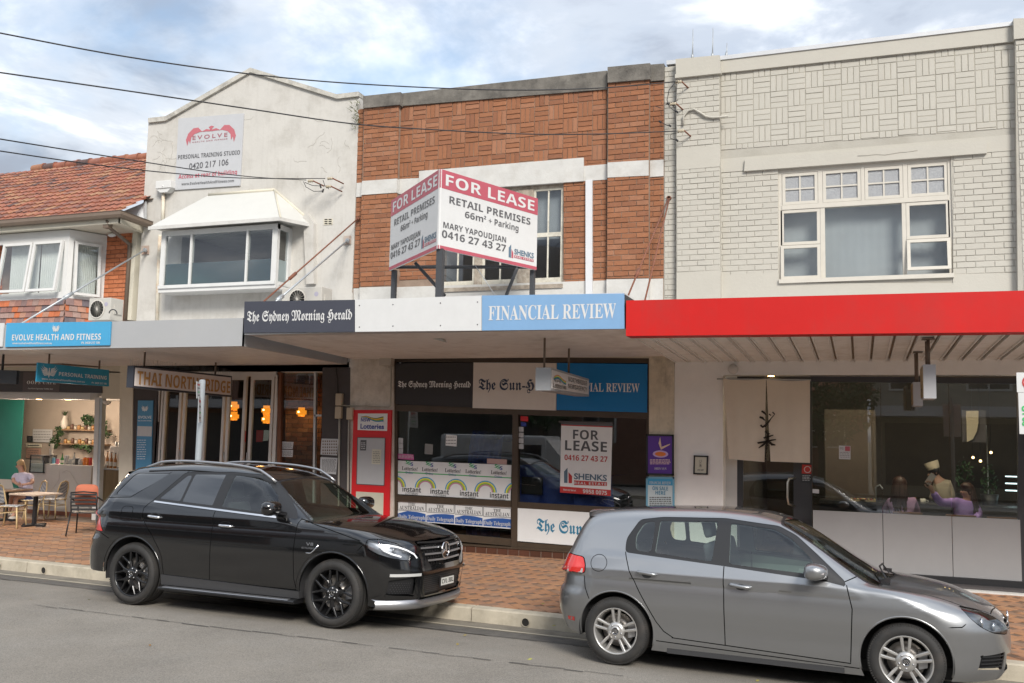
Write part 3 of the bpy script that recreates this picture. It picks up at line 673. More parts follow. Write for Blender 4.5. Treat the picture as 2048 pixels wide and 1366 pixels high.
# ================================================================== 3. red brick building
H3 = thing('brick_shop_building', 'two-storey red brick shop building with basket-weave brickwork and white bands', 'building', (-5.5, 14.2, 0))
pxy = lambda L_: [xz(*q) for q in L_]
YP = YF-.11                                                # pilaster face
z3b = P(1000, 600, YF).z-.3
ox0, ox1 = P(879, 500, YF).x, P(1127, 500, YF).x; oz0, oz1 = P(1000, 578, YF).z, P(1000, 375, YF).z
x30, x31 = xr2+.002, P(1328, 400, YF).x
b = MB(); wall(b, [(x30, z3b), (x31, z3b), (x31, P(1328, 160, YF).z-.02), (x30, P(720, 215, YF).z-.02)], [[(ox0, oz0), (ox1, oz0), (ox1, oz1), (ox0, oz1)]], YF+.012, .3); b.build('wall', M_MORT, H3)
allb = []
def reg_w(L_): return pxy(L_)
W3 = reg_w([(799, 358), (1213, 336), (1213, 178), (799, 212)])
Z0w = P(1000, 340, YF).z
up = []
wv = [p for p in weave(W3, P(799, 300, YF).x, Z0w+.03, .252)]
lint = pxy([(838, 370), (1167, 370), (1167, 310), (838, 343)])
def inside(p, q):
 c = (sum(a[0] for a in p)/len(p), sum(a[1] for a in p)/len(p)); s_ = 0
 for i in range(len(q)):
  a, d = q[i], q[(i+1) % len(q)]; cr = (d[0]-a[0])*(c[1]-a[1])-(d[1]-a[1])*(c[0]-a[0]); s_ += 1 if cr > 0 else -1
 return abs(s_) == len(q)
wv = [p for p in wv if not inside(p, lint)]
mid_l = courses(pxy([(799, 560), (879, 557), (879, 385), (799, 388)]), z0=z3b)
mid_r = courses(pxy([(1127, 565), (1213, 563), (1213, 359), (1127, 363)]), z0=z3b)
upr = courses(pxy([(1168, 333), (1213, 331), (1213, 320), (1168, 322)]), z0=z3b)
side_l = courses(pxy([(706, 577), (718, 577), (726, 391), (713, 393)]), z0=z3b)+courses(pxy([(713, 368), (727, 366), (728, 217), (716, 218)]), z0=z3b)
side_r = courses(pxy([(1299, 557), (1327, 557), (1327, 355), (1299, 356)]), z0=z3b)+courses(pxy([(1299, 320), (1327, 319), (1327, 163), (1299, 165)]), z0=z3b)
def xzp(L_): return [xz(x, y, YP) for x, y in L_]
pil = courses(xzp([(719, 573), (787, 572), (793, 386), (723, 389)]), z0=z3b)+courses(xzp([(726, 363), (794, 358), (797, 210), (728, 216)]), z0=z3b) \
 + courses(xzp([(1214, 557), (1297, 556), (1297, 352), (1215, 355)]), z0=z3b)+courses(xzp([(1216, 325), (1297, 320), (1298, 159), (1216, 165)]), z0=z3b)
flatb = mid_l+mid_r+upr+side_l+side_r
bp = [(p, 1) for p in pil]+[(p, 0) for p in flatb]+[(p, 2) for p in wv]
bp = [q for q in bp if len(q[0]) > 2 and area(q[0]) > .0006]; bp.sort(key=lambda q: cam_d(q[0]))
sel = bp[:300]; rst = bp[300:]
show = sorted(bp, key=lambda q: (0 if q[1] == 2 else 1, cam_d(q[0])))[:300]; ids = set(id(q[0]) for q in show)
for code, Y_, m_ in ((0, YF, M_BRICK), (1, YP, M_BRICK), (2, YF, M_BRICK)):
 A = [q[0] for q in bp if q[1] == code and id(q[0]) in ids]; B = [q[0] for q in bp if q[1] == code and id(q[0]) not in ids]
 if A: lay_wall(H3, A, m_, Y_, top=len(A), jit=.005)
 if B: lay_wall(H3, B, m_, Y_, top=0, jit=.004, kindname='bricks')
b = MB()
for L_ in ([(719, 640), (787, 640), (797, 208), (728, 212)], [(1213, 640), (1297, 640), (1298, 157), (1216, 161)]):
 b = MB(); Q = [P(x, y, YP+.012) for x, y in L_]; b.slab(Q, .11); b.build('pilaster', M_MORT, H3)
b = MB()
b.pslab([(707, 640), (1326, 640), (1326, 557), (707, 577)], YF-.006, .02)
b.pslab([(719, 640), (787, 640), (787, 573), (719, 575)], YP-.006, .1); b.pslab([(1213, 640), (1297, 640), (1297, 557), (1213, 559)], YP-.006, .1)
b.pslab([(712, 394), (799, 388), (799, 358), (713, 366)], YF-.006, .02); b.pslab([(722, 390), (793, 385), (794, 357), (724, 362)], YP-.008, .1)
b.pslab([(799, 388), (840, 386), (840, 356), (799, 358)], YF-.007, .02)
b.pslab([(1167, 362), (1214, 359), (1215, 328), (1167, 332)], YF-.007, .02)
b.pslab([(1215, 355), (1297, 351), (1297, 320), (1215, 325)], YP-.008, .1); b.pslab([(1299, 354), (1327, 352), (1327, 319), (1299, 321)], YF-.006, .02)
b.build('white_band', M_BAND, H3)
b = MB(); b.pslab([(838, 385), (1167, 362), (1167, 315), (838, 342)], YF-.035, .06); b.build('lintel', M_BAND, H3)
b = MB(); Q = [P(799, 212, YF-.03), P(1214, 178, YF-.03), P(1214, 141, YF-.03), P(1100, 154, YF-.03), P(799, 187, YF-.03)]; b.slab(Q, .33)
Q = [P(726, 216, YP-.04), P(799, 209, YP-.04), P(801, 184, YP-.04), P(726, 192, YP-.04)]; b.slab(Q, .45)
Q = [P(1215, 165, YP-.04), P(1300, 158, YP-.04), P(1300, 126, YP-.04), P(1215, 134, YP-.04)]; b.slab(Q, .45)
Q = [P(1300, 162, YF-.03), P(1328, 160, YF-.03), P(1328, 127, YF-.03), P(1300, 129, YF-.03)]; b.slab(Q, .33)
b.build('coping', M_COPE, H3)
xw = [P(v, 500, YF+.08).x for v in (881, 951, 966, 1037, 1066, 1126)]; zr = P(1000, 473, YF).z
b = MB();
b.box(ox0, ox1, YF+.05, YF+.12, oz1-.06, oz1); b.box(ox0, ox1, YF-.03, YF+.14, oz0-.02, oz0+.045)
for v0, v1 in ((ox0, xw[0]+.02), (xw[1], xw[2]), (xw[3], xw[4]), (xw[5], ox1)): b.box(v0, v1, YF+.04, YF+.12, oz0+.045, oz1-.06)
wf3 = b.build('window_frame', M_TIMB, H3)
M_PEEL = mat('peeling_cream_paint', (.60, .57, .48), .8, var=.15, scale=12, bump=.6, bscale=60, dirt=(.22, .18, .14), dirtamt=.55)
for u0, u1 in ((xw[0]+.02, xw[1]), (xw[2], xw[3]), (xw[4], xw[5])):
 for z0_, z1_ in ((oz0+.05, zr), (zr, oz1-.06)):
  f = MB(); w_ = .04; f.box(u0, u0+w_, YF+.065, YF+.1, z0_, z1_); f.box(u1-w_, u1, YF+.065, YF+.1, z0_, z1_); f.box(u0+w_, u1-w_, YF+.065, YF+.1, z0_, z0_+(.12 if z0_ < zr-.5 else .035)); f.box(u0+w_, u1-w_, YF+.065, YF+.1, z1_-.035, z1_)
  um = (u0+u1)/2; f.box(um-.012, um+.012, YF+.07, YF+.095, z0_+.035, z1_-.035); s3 = f.build('window_sash', M_PEEL, H3)
  part('pane', G_WIN, s3, lambda b: b.box(u0+w_, um-.012, YF+.082, YF+.086, z0_+.035, z1_-.035)); part('pane', G_WIN, s3, lambda b: b.box(um+.012, u1-w_, YF+.082, YF+.086, z0_+.035, z1_-.035))
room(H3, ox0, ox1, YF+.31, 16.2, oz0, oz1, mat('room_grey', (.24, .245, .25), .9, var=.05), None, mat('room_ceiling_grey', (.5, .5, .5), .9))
b = MB(); b.box(ox0, ox1, YF+.2, YF+.21, zr-.05, oz1); b.build('window_blind', mat('grey_blind', (.33, .345, .36), .9, var=.04), H3)
b = MB(); Q = [P(1171, 600, YF-.06), P(1184, 600, YF-.06), P(1184, 359, YF-.06), P(1171, 360, YF-.06)]; b.slab(Q, .055); b.build('downpipe', mat('pale_duct', (.60, .61, .62), .5, var=.03), H3)
b = MB()
for _ in range(90):                                        # weeds growing from the top of the corner
 p = P(random.uniform(704, 722), random.uniform(205, 258), YF-.05); d = Vector((random.uniform(-.09, .07), random.uniform(-.12, 0), random.uniform(-.05, .12)))
 n_ = Vector((random.uniform(-1, 1), random.uniform(-1, 1), random.uniform(-1, 1)))*.008; b.add([p-n_, p+n_, p+d], [(0, 1, 2)])
o = b.build('weed_tuft', mat('weed_leaf', (.12, .13, .05), .8, var=.3)); tag(o, 'dry weeds growing from the wall top between the white gable and red brick', 'weeds', kind='stuff')
del o['category']
# ================================================================== 4. white-painted brick building
H4 = thing('painted_brick_shop_building', 'cream painted brick building over the red awning with basket-weave parapet', 'building', (0, 14.2, 0))
z4b = P(1700, 590, YF).z-.35; YQ = YF-.12
x40 = x31+.002; x41 = P(2034, 300, YF).x; xe = P(2300, 300, YF).x
wx0, wx1 = P(1557, 450, YF).x, P(1905, 450, YF).x; wz0, wz1 = P(1730, 560, YF).z, P(1730, 326, YF).z
tp = lambda x, y: P(x, y, YF).z
b = MB(); wall(b, [(x40, z4b), (xe, z4b), (xe, tp(2034, 60)+.02), (x41, tp(2034, 80)), (x40, tp(1340, 135))], [[(wx0, wz0), (wx1, wz0), (wx1, wz1), (wx0, wz1)]], YF+.008, .3); b.build('wall', M_PMORT, H4)
W4 = pxy([(1442, 300), (2034, 255), (2034, 82), (1442, 146)])
ww = weave(W4, P(1442, 200, YF).x-.02, P(1730, 305, YF).z-.27+.06, .256)
zl = P(1730, 290, YF).z
ww = [p for p in ww if max(q[1] for q in p) > zl-.03]
c4 = courses(pxy([(1442, 318), (2034, 275), (2034, 262), (1442, 305)]), z0=z4b)
c4 = [p for p in c4 if max(q[1] for q in p) < zl+.0]
low = courses(pxy([(1442, 575), (1556, 574), (1556, 335), (1442, 340)]), z0=z4b)+courses(pxy([(1906, 575), (2036, 570), (2034, 300), (1906, 310)]), z0=z4b)
pil4 = courses([xz(1354, 592, YQ), xz(1440, 590, YQ), xz(1438, 140, YQ), xz(1353, 150, YQ)], z0=z4b)
st4 = courses(pxy([(1329, 595), (1352, 594), (1352, 130), (1329, 133)]), z0=z4b)
b4 = [(p, 0) for p in ww+c4+low+st4]+[(p, 1) for p in pil4]
b4 = [q for q in b4 if len(q[0]) > 2 and area(q[0]) > .0006]; wid = set(id(p) for p in ww)
part('joint_backing', M_PMORT2, H4, lambda b: b.slab([Vector((x, YF+.0045, z)) for x, z in W4[2:]+pxy([(1442, 297), (2034, 254)])], .003))
b4.sort(key=lambda q: (0 if id(q[0]) in wid else 1, cam_d(q[0]))); ids = set(id(q[0]) for q in b4[:300])
for code, Y_ in ((0, YF), (1, YQ)):
 A = [q[0] for q in b4 if q[1] == code and id(q[0]) in ids]; B = [q[0] for q in b4 if q[1] == code and id(q[0]) not in ids]
 if A: lay_wall(H4, A, M_PBRICK, Y_, top=len(A), jit=.003, d=.02)
 if B: lay_wall(H4, B, M_PBRICK, Y_, top=0, jit=.003, d=.02, kindname='bricks')
b = MB(); b.slab([P(1353, 600, YQ+.008), P(1441, 600, YQ+.008), P(1439, 118, YQ+.008), P(1352, 122, YQ+.008)], .13)
b.build('pilaster', M_PMORT, H4); b = MB(); b.slab([P(2036, 600, YQ+.008), P(2200, 600, YQ+.008), P(2200, 60, YQ+.008), P(2030, 60, YQ+.008)], .13); b.build('pilaster', M_PMORT, H4)
lay_wall(H4, courses([xz(2048, 590, YQ), xz(2120, 590, YQ), xz(2120, 80, YQ), xz(2031, 80, YQ)], z0=z4b), M_PBRICK, YQ, top=0, kindname='bricks')
b = MB()                                                   # smooth rendered panels and mouldings
b.slab([P(1353, 340, YQ-.004), P(1440, 333, YQ-.004), P(1440, 290, YQ-.004), P(1353, 298, YQ-.004)], .12)
b.slab([P(1442, 345, YF-.004), P(2036, 300, YF-.004), P(2035, 268, YF-.004), P(1442, 318, YF-.004)], .02)
b.slab([P(1442, 600, YF-.004), P(1557, 600, YF-.004), P(1557, 545, YF-.004), P(1442, 550, YF-.004)], .02)
b.slab([P(1353, 600, YQ-.004), P(1441, 600, YQ-.004), P(1441, 540, YQ-.004), P(1353, 545, YQ-.004)], .12)
b.slab([P(1557, 600, YF-.004), P(1906, 600, YF-.004), P(1906, 566, YF-.004), P(1557, 566, YF-.004)], .02)
b.slab([P(1906, 600, YF-.005), P(2040, 600, YF-.005), P(2040, 545, YF-.005), P(1906, 548, YF-.005)], .02)
b.slab([P(1441, 146, YF-.04), P(2032, 82, YF-.04), P(2030, 50, YF-.04), P(1440, 120, YF-.04)], .34)
b.slab([P(1352, 151, YQ-.03), P(1441, 140, YQ-.03), P(1439, 110, YQ-.03), P(1351, 118, YQ-.03)], .44)
b.slab([P(1350, 156, YQ-.05), P(1442, 146, YQ-.05), P(1442, 138, YQ-.05), P(1350, 148, YQ-.05)], .1)
b.slab([P(2028, 78, YQ-.03), P(2200, 62, YQ-.03), P(2200, 30, YQ-.03), P(2027, 37, YQ-.03)], .44)
b.build('render_trim', M_PREND, H4)
b = MB(); b.slab([P(1488, 342, YF-.05), P(1974, 306, YF-.05), P(1974, 281, YF-.05), P(1490, 318, YF-.05)], .06); b.build('lintel', M_PREND, H4)
b = MB(); b.tube([P(x, y, YF-.052) for x, y in ((1715, 312), (1735, 311), (1752, 309), (1770, 310), (1800, 305), (1815, 304), (1835, 301))], .004, 4); b.build('crack', M_CRACK, H4)
b = MB(); b.slab([P(1438, 120, YF-.06), P(2030, 50, YF-.06), P(2030, 42, YF-.06), P(1438, 112, YF-.06)], .4); b.slab([P(1333, 129, YF-.02), P(1352, 127, YF-.02), P(1352, 119, YF-.02), P(1333, 121, YF-.02)], .3); b.build('roof_flashing', M_FLASH, H4)
YG = YF+.05
def pz(x, y): return P(x, y, YG)
b = MB(); b.box(wx0, wx1, YG-.09, YG+.1, wz0-.01, wz0+.05); b.box(wx0, wx1, YG-.02, YG+.1, wz1-.06, wz1); b.box(wx0, wx0+.05, YG-.02, YG+.1, wz0+.05, wz1-.06); b.box(wx1-.05, wx1, YG-.02, YG+.1, wz0+.05, wz1-.06)
zt = P(1730, 406, YG).z; b.box(wx0+.05, wx1-.05, YG-.03, YG+.08, zt-.035, zt+.035)
wxs = [P(v, 450, YG).x for v in (1561, 1641, 1650, 1804, 1812, 1900)]
b.box(wxs[1], wxs[2], YG-.02, YG+.08, wz0+.05, zt-.035); b.box(wxs[3], wxs[4], YG-.02, YG+.08, wz0+.05, zt-.035)
hx = [P(v, 360, YG).x for v in (1564, 1636, 1645, 1722, 1729, 1806, 1815, 1896)]
for i in (1, 3, 5): b.box(hx[i], hx[i+1], YG-.02, YG+.08, zt+.035, wz1-.06)
wf4 = b.build('window_frame', M_PEEL if 0 else mat('cream_window_paint', (.52, .49, .425), .6, var=.06, bump=.25, bscale=60), H4)
M_CWP = MATS['cream_window_paint']
def sash(u0, u1, z0_, z1_, Y_, nx=1, nz=1, gl=None, tilt=0, w_=.045):
 def pt(u, z, o): return Vector((u, Y_+o-(z1_-z)*math.tan(tilt), z))
 f = MB()
 def bx_(a, c, d, e, o0, o1): f.hexa([pt(a, d, o0), pt(c, d, o0), pt(c, e, o0), pt(a, e, o0)], [pt(a, d, o1), pt(c, d, o1), pt(c, e, o1), pt(a, e, o1)])
 bx_(u0, u0+w_, z0_, z1_, -.02, .03); bx_(u1-w_, u1, z0_, z1_, -.02, .03); bx_(u0+w_, u1-w_, z0_, z0_+w_, -.02, .03); bx_(u0+w_, u1-w_, z1_-w_, z1_, -.02, .03)
 for i in range(1, nx): c = u0+(u1-u0)*i/nx; bx_(c-.011, c+.011, z0_+w_, z1_-w_, -.012, .02)
 for i in range(1, nz): c = z0_+(z1_-z0_)*i/nz; bx_(u0+w_, u1-w_, c-.011, c+.011, -.013, .021)
 s_ = f.build('window_sash', M_CWP, H4)
 for i in range(nx):
  for j in range(nz):
   a = u0+w_ if i == 0 else u0+(u1-u0)*i/nx+.011; c = u1-w_ if i == nx-1 else u0+(u1-u0)*(i+1)/nx-.011
   d = z0_+w_ if j == 0 else z0_+(z1_-z0_)*j/nz+.011; e = z1_-w_ if j == nz-1 else z0_+(z1_-z0_)*(j+1)/nz-.011
   g = MB(); g.hexa([pt(a, d, .004), pt(c, d, .004), pt(c, e, .004), pt(a, e, .004)], [pt(a, d, .008), pt(c, d, .008), pt(c, e, .008), pt(a, e, .008)]); g.build('pane', gl or G_WIN, s_)
M_OBSG = mat('obscure_glass', (.30, .31, .32), .25, var=.15, scale=40, bump=1, bscale=90, spec=.6)
for i in (0, 2, 4, 6): sash(hx[i]+.004, hx[i+1]-.004, zt+.04, wz1-.065, YG, 2, 2, M_OBSG)
zm = P(1730, 484, YG).z; zmr = P(1850, 478, YG).z
sash(wxs[0]+.004, wxs[1]-.004, zm+.005, zt-.04, YG); sash(wxs[0]+.004, wxs[1]-.004, wz0+.05, zm-.005, YG-.02, tilt=R_(2))
sash(wxs[4]+.004, wxs[5]-.004, zm+.005, zt-.04, YG); sash(wxs[4]+.004, wxs[5]-.004, wz0+.11, zm-.005, YG-.02, tilt=R_(9))
part('pane', G_WIN, wf4, lambda b: b.box(wxs[2], wxs[3], YG+.01, YG+.016, wz0+.05, zt-.035))
b = MB(); vs = []; k = 120
for i in range(k+1): u = wx0+(wx1-wx0)*i/k; y = YG+.22+.0012*math.sin(i*1.1)+.003*math.sin(i*.2); vs += [(u, y, wz0+.0), (u, y, zt)]
b.smooth = True; b.add(vs, [(2*i, 2*i+2, 2*i+3, 2*i+1) for i in range(k)]); b.build('curtain', M_CURTG, H4)
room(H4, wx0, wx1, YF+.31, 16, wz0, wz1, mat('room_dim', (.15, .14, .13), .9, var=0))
for (x_, y0_, y1_) in ((1385, 112, 58), (1425, 110, 56), (1453, 108, 86)):
 b = MB(); b.tube([P(x_, y0_+8, YF+.3), P(x_+1, y1_, YF+.3)], [.012, .006], 6); b.tube([P(x_, y0_+6, YF+.3), P(x_, y0_-3, YF+.3)], .022, 8)
 tag(b.build('rooftop_aerial', M_STEEL), {1385: 'thin whip aerial on the parapet, leftmost of the three', 1425: 'thin whip aerial on the parapet, the tall middle one of three', 1453: 'short whip aerial on the parapet, rightmost of the three'}[x_], 'aerial', 'aerials on the parapet')
b = MB(); b.tube([P(x, y, YQ-.03) for x, y in ((1366, 250), (1367, 232), (1376, 221), (1388, 218), (1400, 225), (1412, 233), (1425, 235), (1440, 234), (1456, 232))], .018, 8); b.build('conduit', M_PREND, H4)
# ================================================================== shopfronts
# ---- left awning (over the cafe and the Thai restaurant)
def awning(name, label, loc, x0, x1, ztop, zbot, mf, zback, slats, Yfront=YA, Yback=YF, endface=None, mS=M_SOFFIT, top=True):
 A = thing(name, label, 'awning', loc)
 return A
A1 = thing('awning', 'pale grey street awning over the cafe and the corner restaurant', 'awning', (P(250, 670, YA).x, YA, P(250, 695, YA).z))
ax0, ax1 = -22, P(485, 667, YA).x; az0, az1 = P(300, 695, YA).z, P(300, 641, YA).z; azb = P(400, 731, YF).z
b = MB(); b.box(ax0, ax1, YA, YA+.05, az0, az1); b.build('fascia', M_FASCIA, A1)
b = MB(); b.hexa([Vector((ax1, YA+.001, az0)), Vector((ax1, YA+.001, az1-.002)), Vector((ax1+.0, YF-.02, azb+.42)), Vector((ax1, YF-.02, azb-.0))], [Vector((ax1-.05, YA+.051, az0)), Vector((ax1-.05, YA+.051, az1-.002)), Vector((ax1-.05, YF-.02, azb+.42)), Vector((ax1-.05, YF-.02, azb))]); b.build('end_panel', M_FASCIA, A1)
b = MB(); b.hexa([Vector((ax0, YA+.05, az1-.06)), Vector((ax1-.05, YA+.05, az1-.06)), Vector((ax1-.05, YF, azb+.40)), Vector((ax0, YF, azb+.40))], [Vector((ax0, YA+.05, az1-.1)), Vector((ax1-.05, YA+.05, az1-.1)), Vector((ax1-.05, YF, azb+.36)), Vector((ax0, YF, azb+.36))]); b.build('awning_roof', M_FLASH, A1)
def soffit_boards(A, x0, x1, y0, y1, z0, z1, n, m):
 for i in range(n):
  a, c = i/n, (i+1)/n; ya, yb = y0+(y1-y0)*a+.006, y0+(y1-y0)*c-.006; za, zb_ = z0+(z1-z0)*a, z0+(z1-z0)*c
  b = MB(); b.hexa([(x0, ya, za), (x1, ya, za), (x1, yb, zb_), (x0, yb, zb_)], [(x0, ya, za+.02), (x1, ya, za+.02), (x1, yb, zb_+.02), (x0, yb, zb_+.02)]); b.build('soffit_board', m, A)
 b = MB(); b.hexa([(x0, y0, z0+.022), (x1, y0, z0+.022), (x1, y1, z1+.022), (x0, y1, z1+.022)], [(x0, y0, z0+.03), (x1, y0, z0+.03), (x1, y1, z1+.03), (x0, y1, z1+.03)]); b.build('soffit_backing', mat('soffit_gap', (.09, .075, .06), .9, var=0), A)
M_SOFB = mat('soffit_white', (.70, .70, .70), .55, var=.06, bump=.03, dirt=(.35, .32, .28), dirtamt=.3)
soffit_boards(A1, ax0, ax1-.05, YA+.05, YF, az0+.01, azb, 30, M_SOFB)
# ---- newsagency awning
A2 = thing('awning', 'street awning with newspaper sign boards on its front edge over the newsagency', 'awning', (P(870, 630, YA).x, YA, P(870, 660, YA).z))
YN = YA-.12
nx0, nx1 = P(486, 635, YN).x, P(1249, 620, YN).x; nz0, nz1 = P(860, 662, YN).z, P(860, 597, YN).z; nzb = P(1000, 716, YF).z
b = MB(); b.box(nx0+.02, nx1-.02, YN+.03, YN+.32, nz0+.004, nz1-.004); b.build('fascia_frame', M_FLASH, A2)
b = MB(); b.box(nx0+.05, nx1-.05, YN+.32, YF, nz1-.25, nz1-.2); b.build('awning_roof', M_FLASH, A2)
soffit_boards(A2, nx0+.02, nx1-.02, YN+.04, YF, nz0+.012, nzb, 34, M_SOFFIT)
b = MB(); b.box(nx1-.02, nx1-.0, YN+.03, YF, nz0-.0, nz1-.03); b.box(nx0, nx0+.02, YN+.03, YF, nz0+.003, nz1-.3); b.build('end_panel', M_BLK, A2)
# ---- red awning
A3 = thing('awning', 'street awning with a bright red fascia over the restaurant on the right', 'awning', (P(1650, 630, YA).x, YA, P(1650, 668, YA).z))
YRd = YA-.15; rx0 = P(1252, 640, YRd).x; rx1 = 6.0; rzb0, rzt0 = P(1252, 672, YRd).z, P(1252, 601, YRd).z; rzb1, rzt1 = P(2048, 664, YRd).z, P(2048, 581, YRd).z
xx1 = P(2048, 620, YRd).x; kz = (rx1-rx0)/(xx1-rx0); rzb1 = rzb0+(rzb1-rzb0)*kz; rzt1 = rzt0+(rzt1-rzt0)*kz
b = MB(); Q = [Vector((rx0, YRd, rzb0)), Vector((rx1, YRd, rzb1)), Vector((rx1, YRd, rzt1)), Vector((rx0, YRd, rzt0))]; b.slab(Q, .28); b.build('fascia', M_RED, A3)
rback = P(1700, 721, YF).z
b = MB(); b.box(rx0+.01, rx1, YRd+.28, YF, rzt0-.28, rzt0-.22); b.build('awning_roof', M_FLASH, A3)
mDK = mat('soffit_rust_gap', (.30, .25, .2), .8, var=.4, scale=8, dirt=(.40, .33, .24), dirtamt=.6)
xx = rx0+.03; M_SOF3 = mat('soffit_pan', (.78, .78, .76), .65, var=.06, bump=.03, dirt=(.36, .29, .2), dirtamt=.35)
while xx < rx1:
 w_ = .205; b = MB(); zf_ = rzb0+.02
 b.hexa([(xx, YRd+.285, zf_), (xx+w_, YRd+.285, zf_), (xx+w_, YF, rback), (xx, YF, rback)], [(xx, YRd+.285, zf_+.02), (xx+w_, YRd+.285, zf_+.02), (xx+w_, YF, rback+.02), (xx, YF, rback+.02)])
 for o_ in (.0, .175):
  b.hexa([(xx+o_, YRd+.285, zf_-.02), (xx+o_+.014, YRd+.285, zf_-.02), (xx+o_+.014, YF, rback-.02), (xx+o_, YF, rback-.02)], [(xx+o_, YRd+.285, zf_-.001), (xx+o_+.014, YRd+.285, zf_-.001), (xx+o_+.014, YF, rback-.001), (xx+o_, YF, rback-.001)])
 b.build('soffit_panel', M_SOF3, A3); xx += .235
b = MB(); b.hexa([(rx0, YRd+.28, rzb0+.045), (rx1, YRd+.28, rzb0+.045), (rx1, YF, rback+.025), (rx0, YF, rback+.025)], [(rx0, YRd+.28, rzb0+.06), (rx1, YRd+.28, rzb0+.06), (rx1, YF, rback+.04), (rx0, YF, rback+.04)]); b.build('soffit_backing', mDK, A3)
# ---- newsagency front
fzF = fz(YF)
S3 = H3
b = MB()
b.slab([P(700, 1130, YF), P(787, 1130, YF), P(787, 700, YF), P(700, 700, YF)], .3)
b.build('rendered_pier', mat('grubby_render', (.66, .61, .54), .9, var=.15, bump=.5, bscale=30, dirt=(.33, .28, .21), dirtamt=.6, streak=.35), H3)
b = MB(); b.slab([P(1298, 1160, YF-.02), P(1348, 1160, YF-.02), P(1348, 700, YF-.02), P(1298, 700, YF-.02)], .3); b.build('rendered_pier', mat('stained_render', (.66, .58, .45), .9, var=.2, scale=3, bump=.6, bscale=30, dirt=(.20, .17, .13), dirtamt=.7, streak=.45), H3)
YS = YF+.04
b = MB()
def fbar(q, Y_=YS, dy=.09): b.slab([P(x, y, Y_) for x, y in q], dy)
fbar([(787, 724), (1298, 726), (1298, 714), (787, 712)]); fbar([(787, 822), (1298, 838), (1298, 823), (787, 809)], YS-.003)
fbar([(787, 1090), (794, 1090), (794, 722), (787, 722)], YS-.005); fbar([(1293, 1135), (1299, 1135), (1299, 722), (1293, 722)], YS-.005)
fbar([(1022, 1105), (1034, 1106), (1036, 828), (1025, 828)], YS-.02, .12)
fbar([(790, 1002), (1022, 1014), (1022, 1002), (790, 990)], YS-.002); fbar([(790, 1072), (1022, 1092), (1022, 1078), (790, 1058)], YS-.002)
fbar([(1034, 1016), (1296, 1032), (1296, 1019), (1034, 1004)], YS-.002); fbar([(1034, 1098), (1296, 1118), (1296, 1104), (1034, 1084)], YS-.002)
shf = b.build('shop_window_frame', M_FRAMEB, H3)
b = MB(); b.slab([P(787, 712, YF-.01), P(1298, 716, YF-.01), P(1298, 706, YF-.01), P(787, 702, YF-.01)], .1); b.build('header_board', M_RENDER if 0 else M_CREAM, H3)
part('shop_pane', G_SHOP, H3, lambda b: b.slab([P(794, 990, YS+.04), P(1025, 1003, YS+.04), P(1025, 828, YS+.04), P(794, 820, YS+.04)], .008))
part('shop_pane', G_SHOP, H3, lambda b: b.slab([P(794, 1062, YS+.04), P(1022, 1080, YS+.04), P(1022, 1008, YS+.04), P(794, 998, YS+.04)], .008))
part('shop_pane', G_SHOP, H3, lambda b: b.slab([P(1036, 1006, YS+.04), P(1294, 1020, YS+.04), P(1294, 838, YS+.04), P(1036, 829, YS+.04)], .008))
b = MB(); plz = P(1000, 1096, YF-.03).z; b.box(P(790, 1080, YF).x, P(1298, 1080, YF).x, YF-.02, YF+.1, fzF-.2, plz); b.build('plinth', mat('tile_grout', (.30, .25, .2), .9), H3)
mPT = mat('brown_glazed_tile', (.085, .035, .022), .3, rnd=.2, var=.2, bump=.1, coat=.3)
xx = P(790, 1080, YF).x; tl = []
while xx < P(1298, 1080, YF).x: tl.append([(xx, fzF-.1), (xx+.178, fzF-.1), (xx+.178, plz-.006), (xx, plz-.006)]); xx += .187
lay_wall(H3, tl, mPT, YF-.03, name='plinth_tile', d=.01)
b = MB(); b.box(P(790, 1080, YF).x, P(1298, 1080, YF).x, YF-.045, YF+.1, plz+.001, plz+.025); b.build('window_sill', M_FRAMEB, H3)
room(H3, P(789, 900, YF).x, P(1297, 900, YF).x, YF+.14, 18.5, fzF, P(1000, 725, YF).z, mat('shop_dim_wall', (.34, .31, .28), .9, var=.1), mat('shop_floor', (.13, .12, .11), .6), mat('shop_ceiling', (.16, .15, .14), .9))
def cloth(label, x0, x1, y0, y1, zt, zb, m, seed=1, cat='dust sheet'):
 rr = random.Random(seed); b = MB(); b.smooth = True; n = 26; vs = []
 ph = [rr.uniform(0, 6) for _ in range(6)]
 for i in range(n):
  for j in range(n):
   u, v = i/(n-1), j/(n-1); x = x0+(x1-x0)*u; s_ = min(1, v*1.7); y = y1+(y0-y1)*s_
   z = zt+.10*math.sin(u*5+ph[0])+.03*math.sin(u*17+ph[1]) if v < .55 else zt+(zb-zt)*(v-.55)/.45+.04*math.sin(u*5+ph[0])*(1-v)
   y += .05*math.sin(u*22+ph[2]+v*3)*v+.03*math.sin(u*41+ph[3])*v; x += .03*math.sin(v*9+ph[4]); vs.append((x, y, z))
 b.add(vs, [(i*n+j, (i+1)*n+j, (i+1)*n+j+1, i*n+j+1) for i in range(n-1) for j in range(n-1)]); tag(b.build('dust_sheet', m), label, cat, 'blue dust sheets in the shop')
M_BSH = mat('blue_sheet', (.03, .055, .25), .6, var=.2, scale=4, bump=.3, bscale=12)
cloth('blue dust sheet draped over a tall stand behind the left shop window', P(948, 900, 15).x, P(1010, 900, 15).x, 14.8, 15.6, P(970, 872, 15).z, .3, M_BSH, 3)
cloth('blue dust sheet heaped across the right shop window behind the lease poster', P(1042, 950, 14.8).x, P(1235, 950, 14.8).x, 14.5, 15.4, P(1100, 945, 14.8).z, .3, M_BSH, 8)
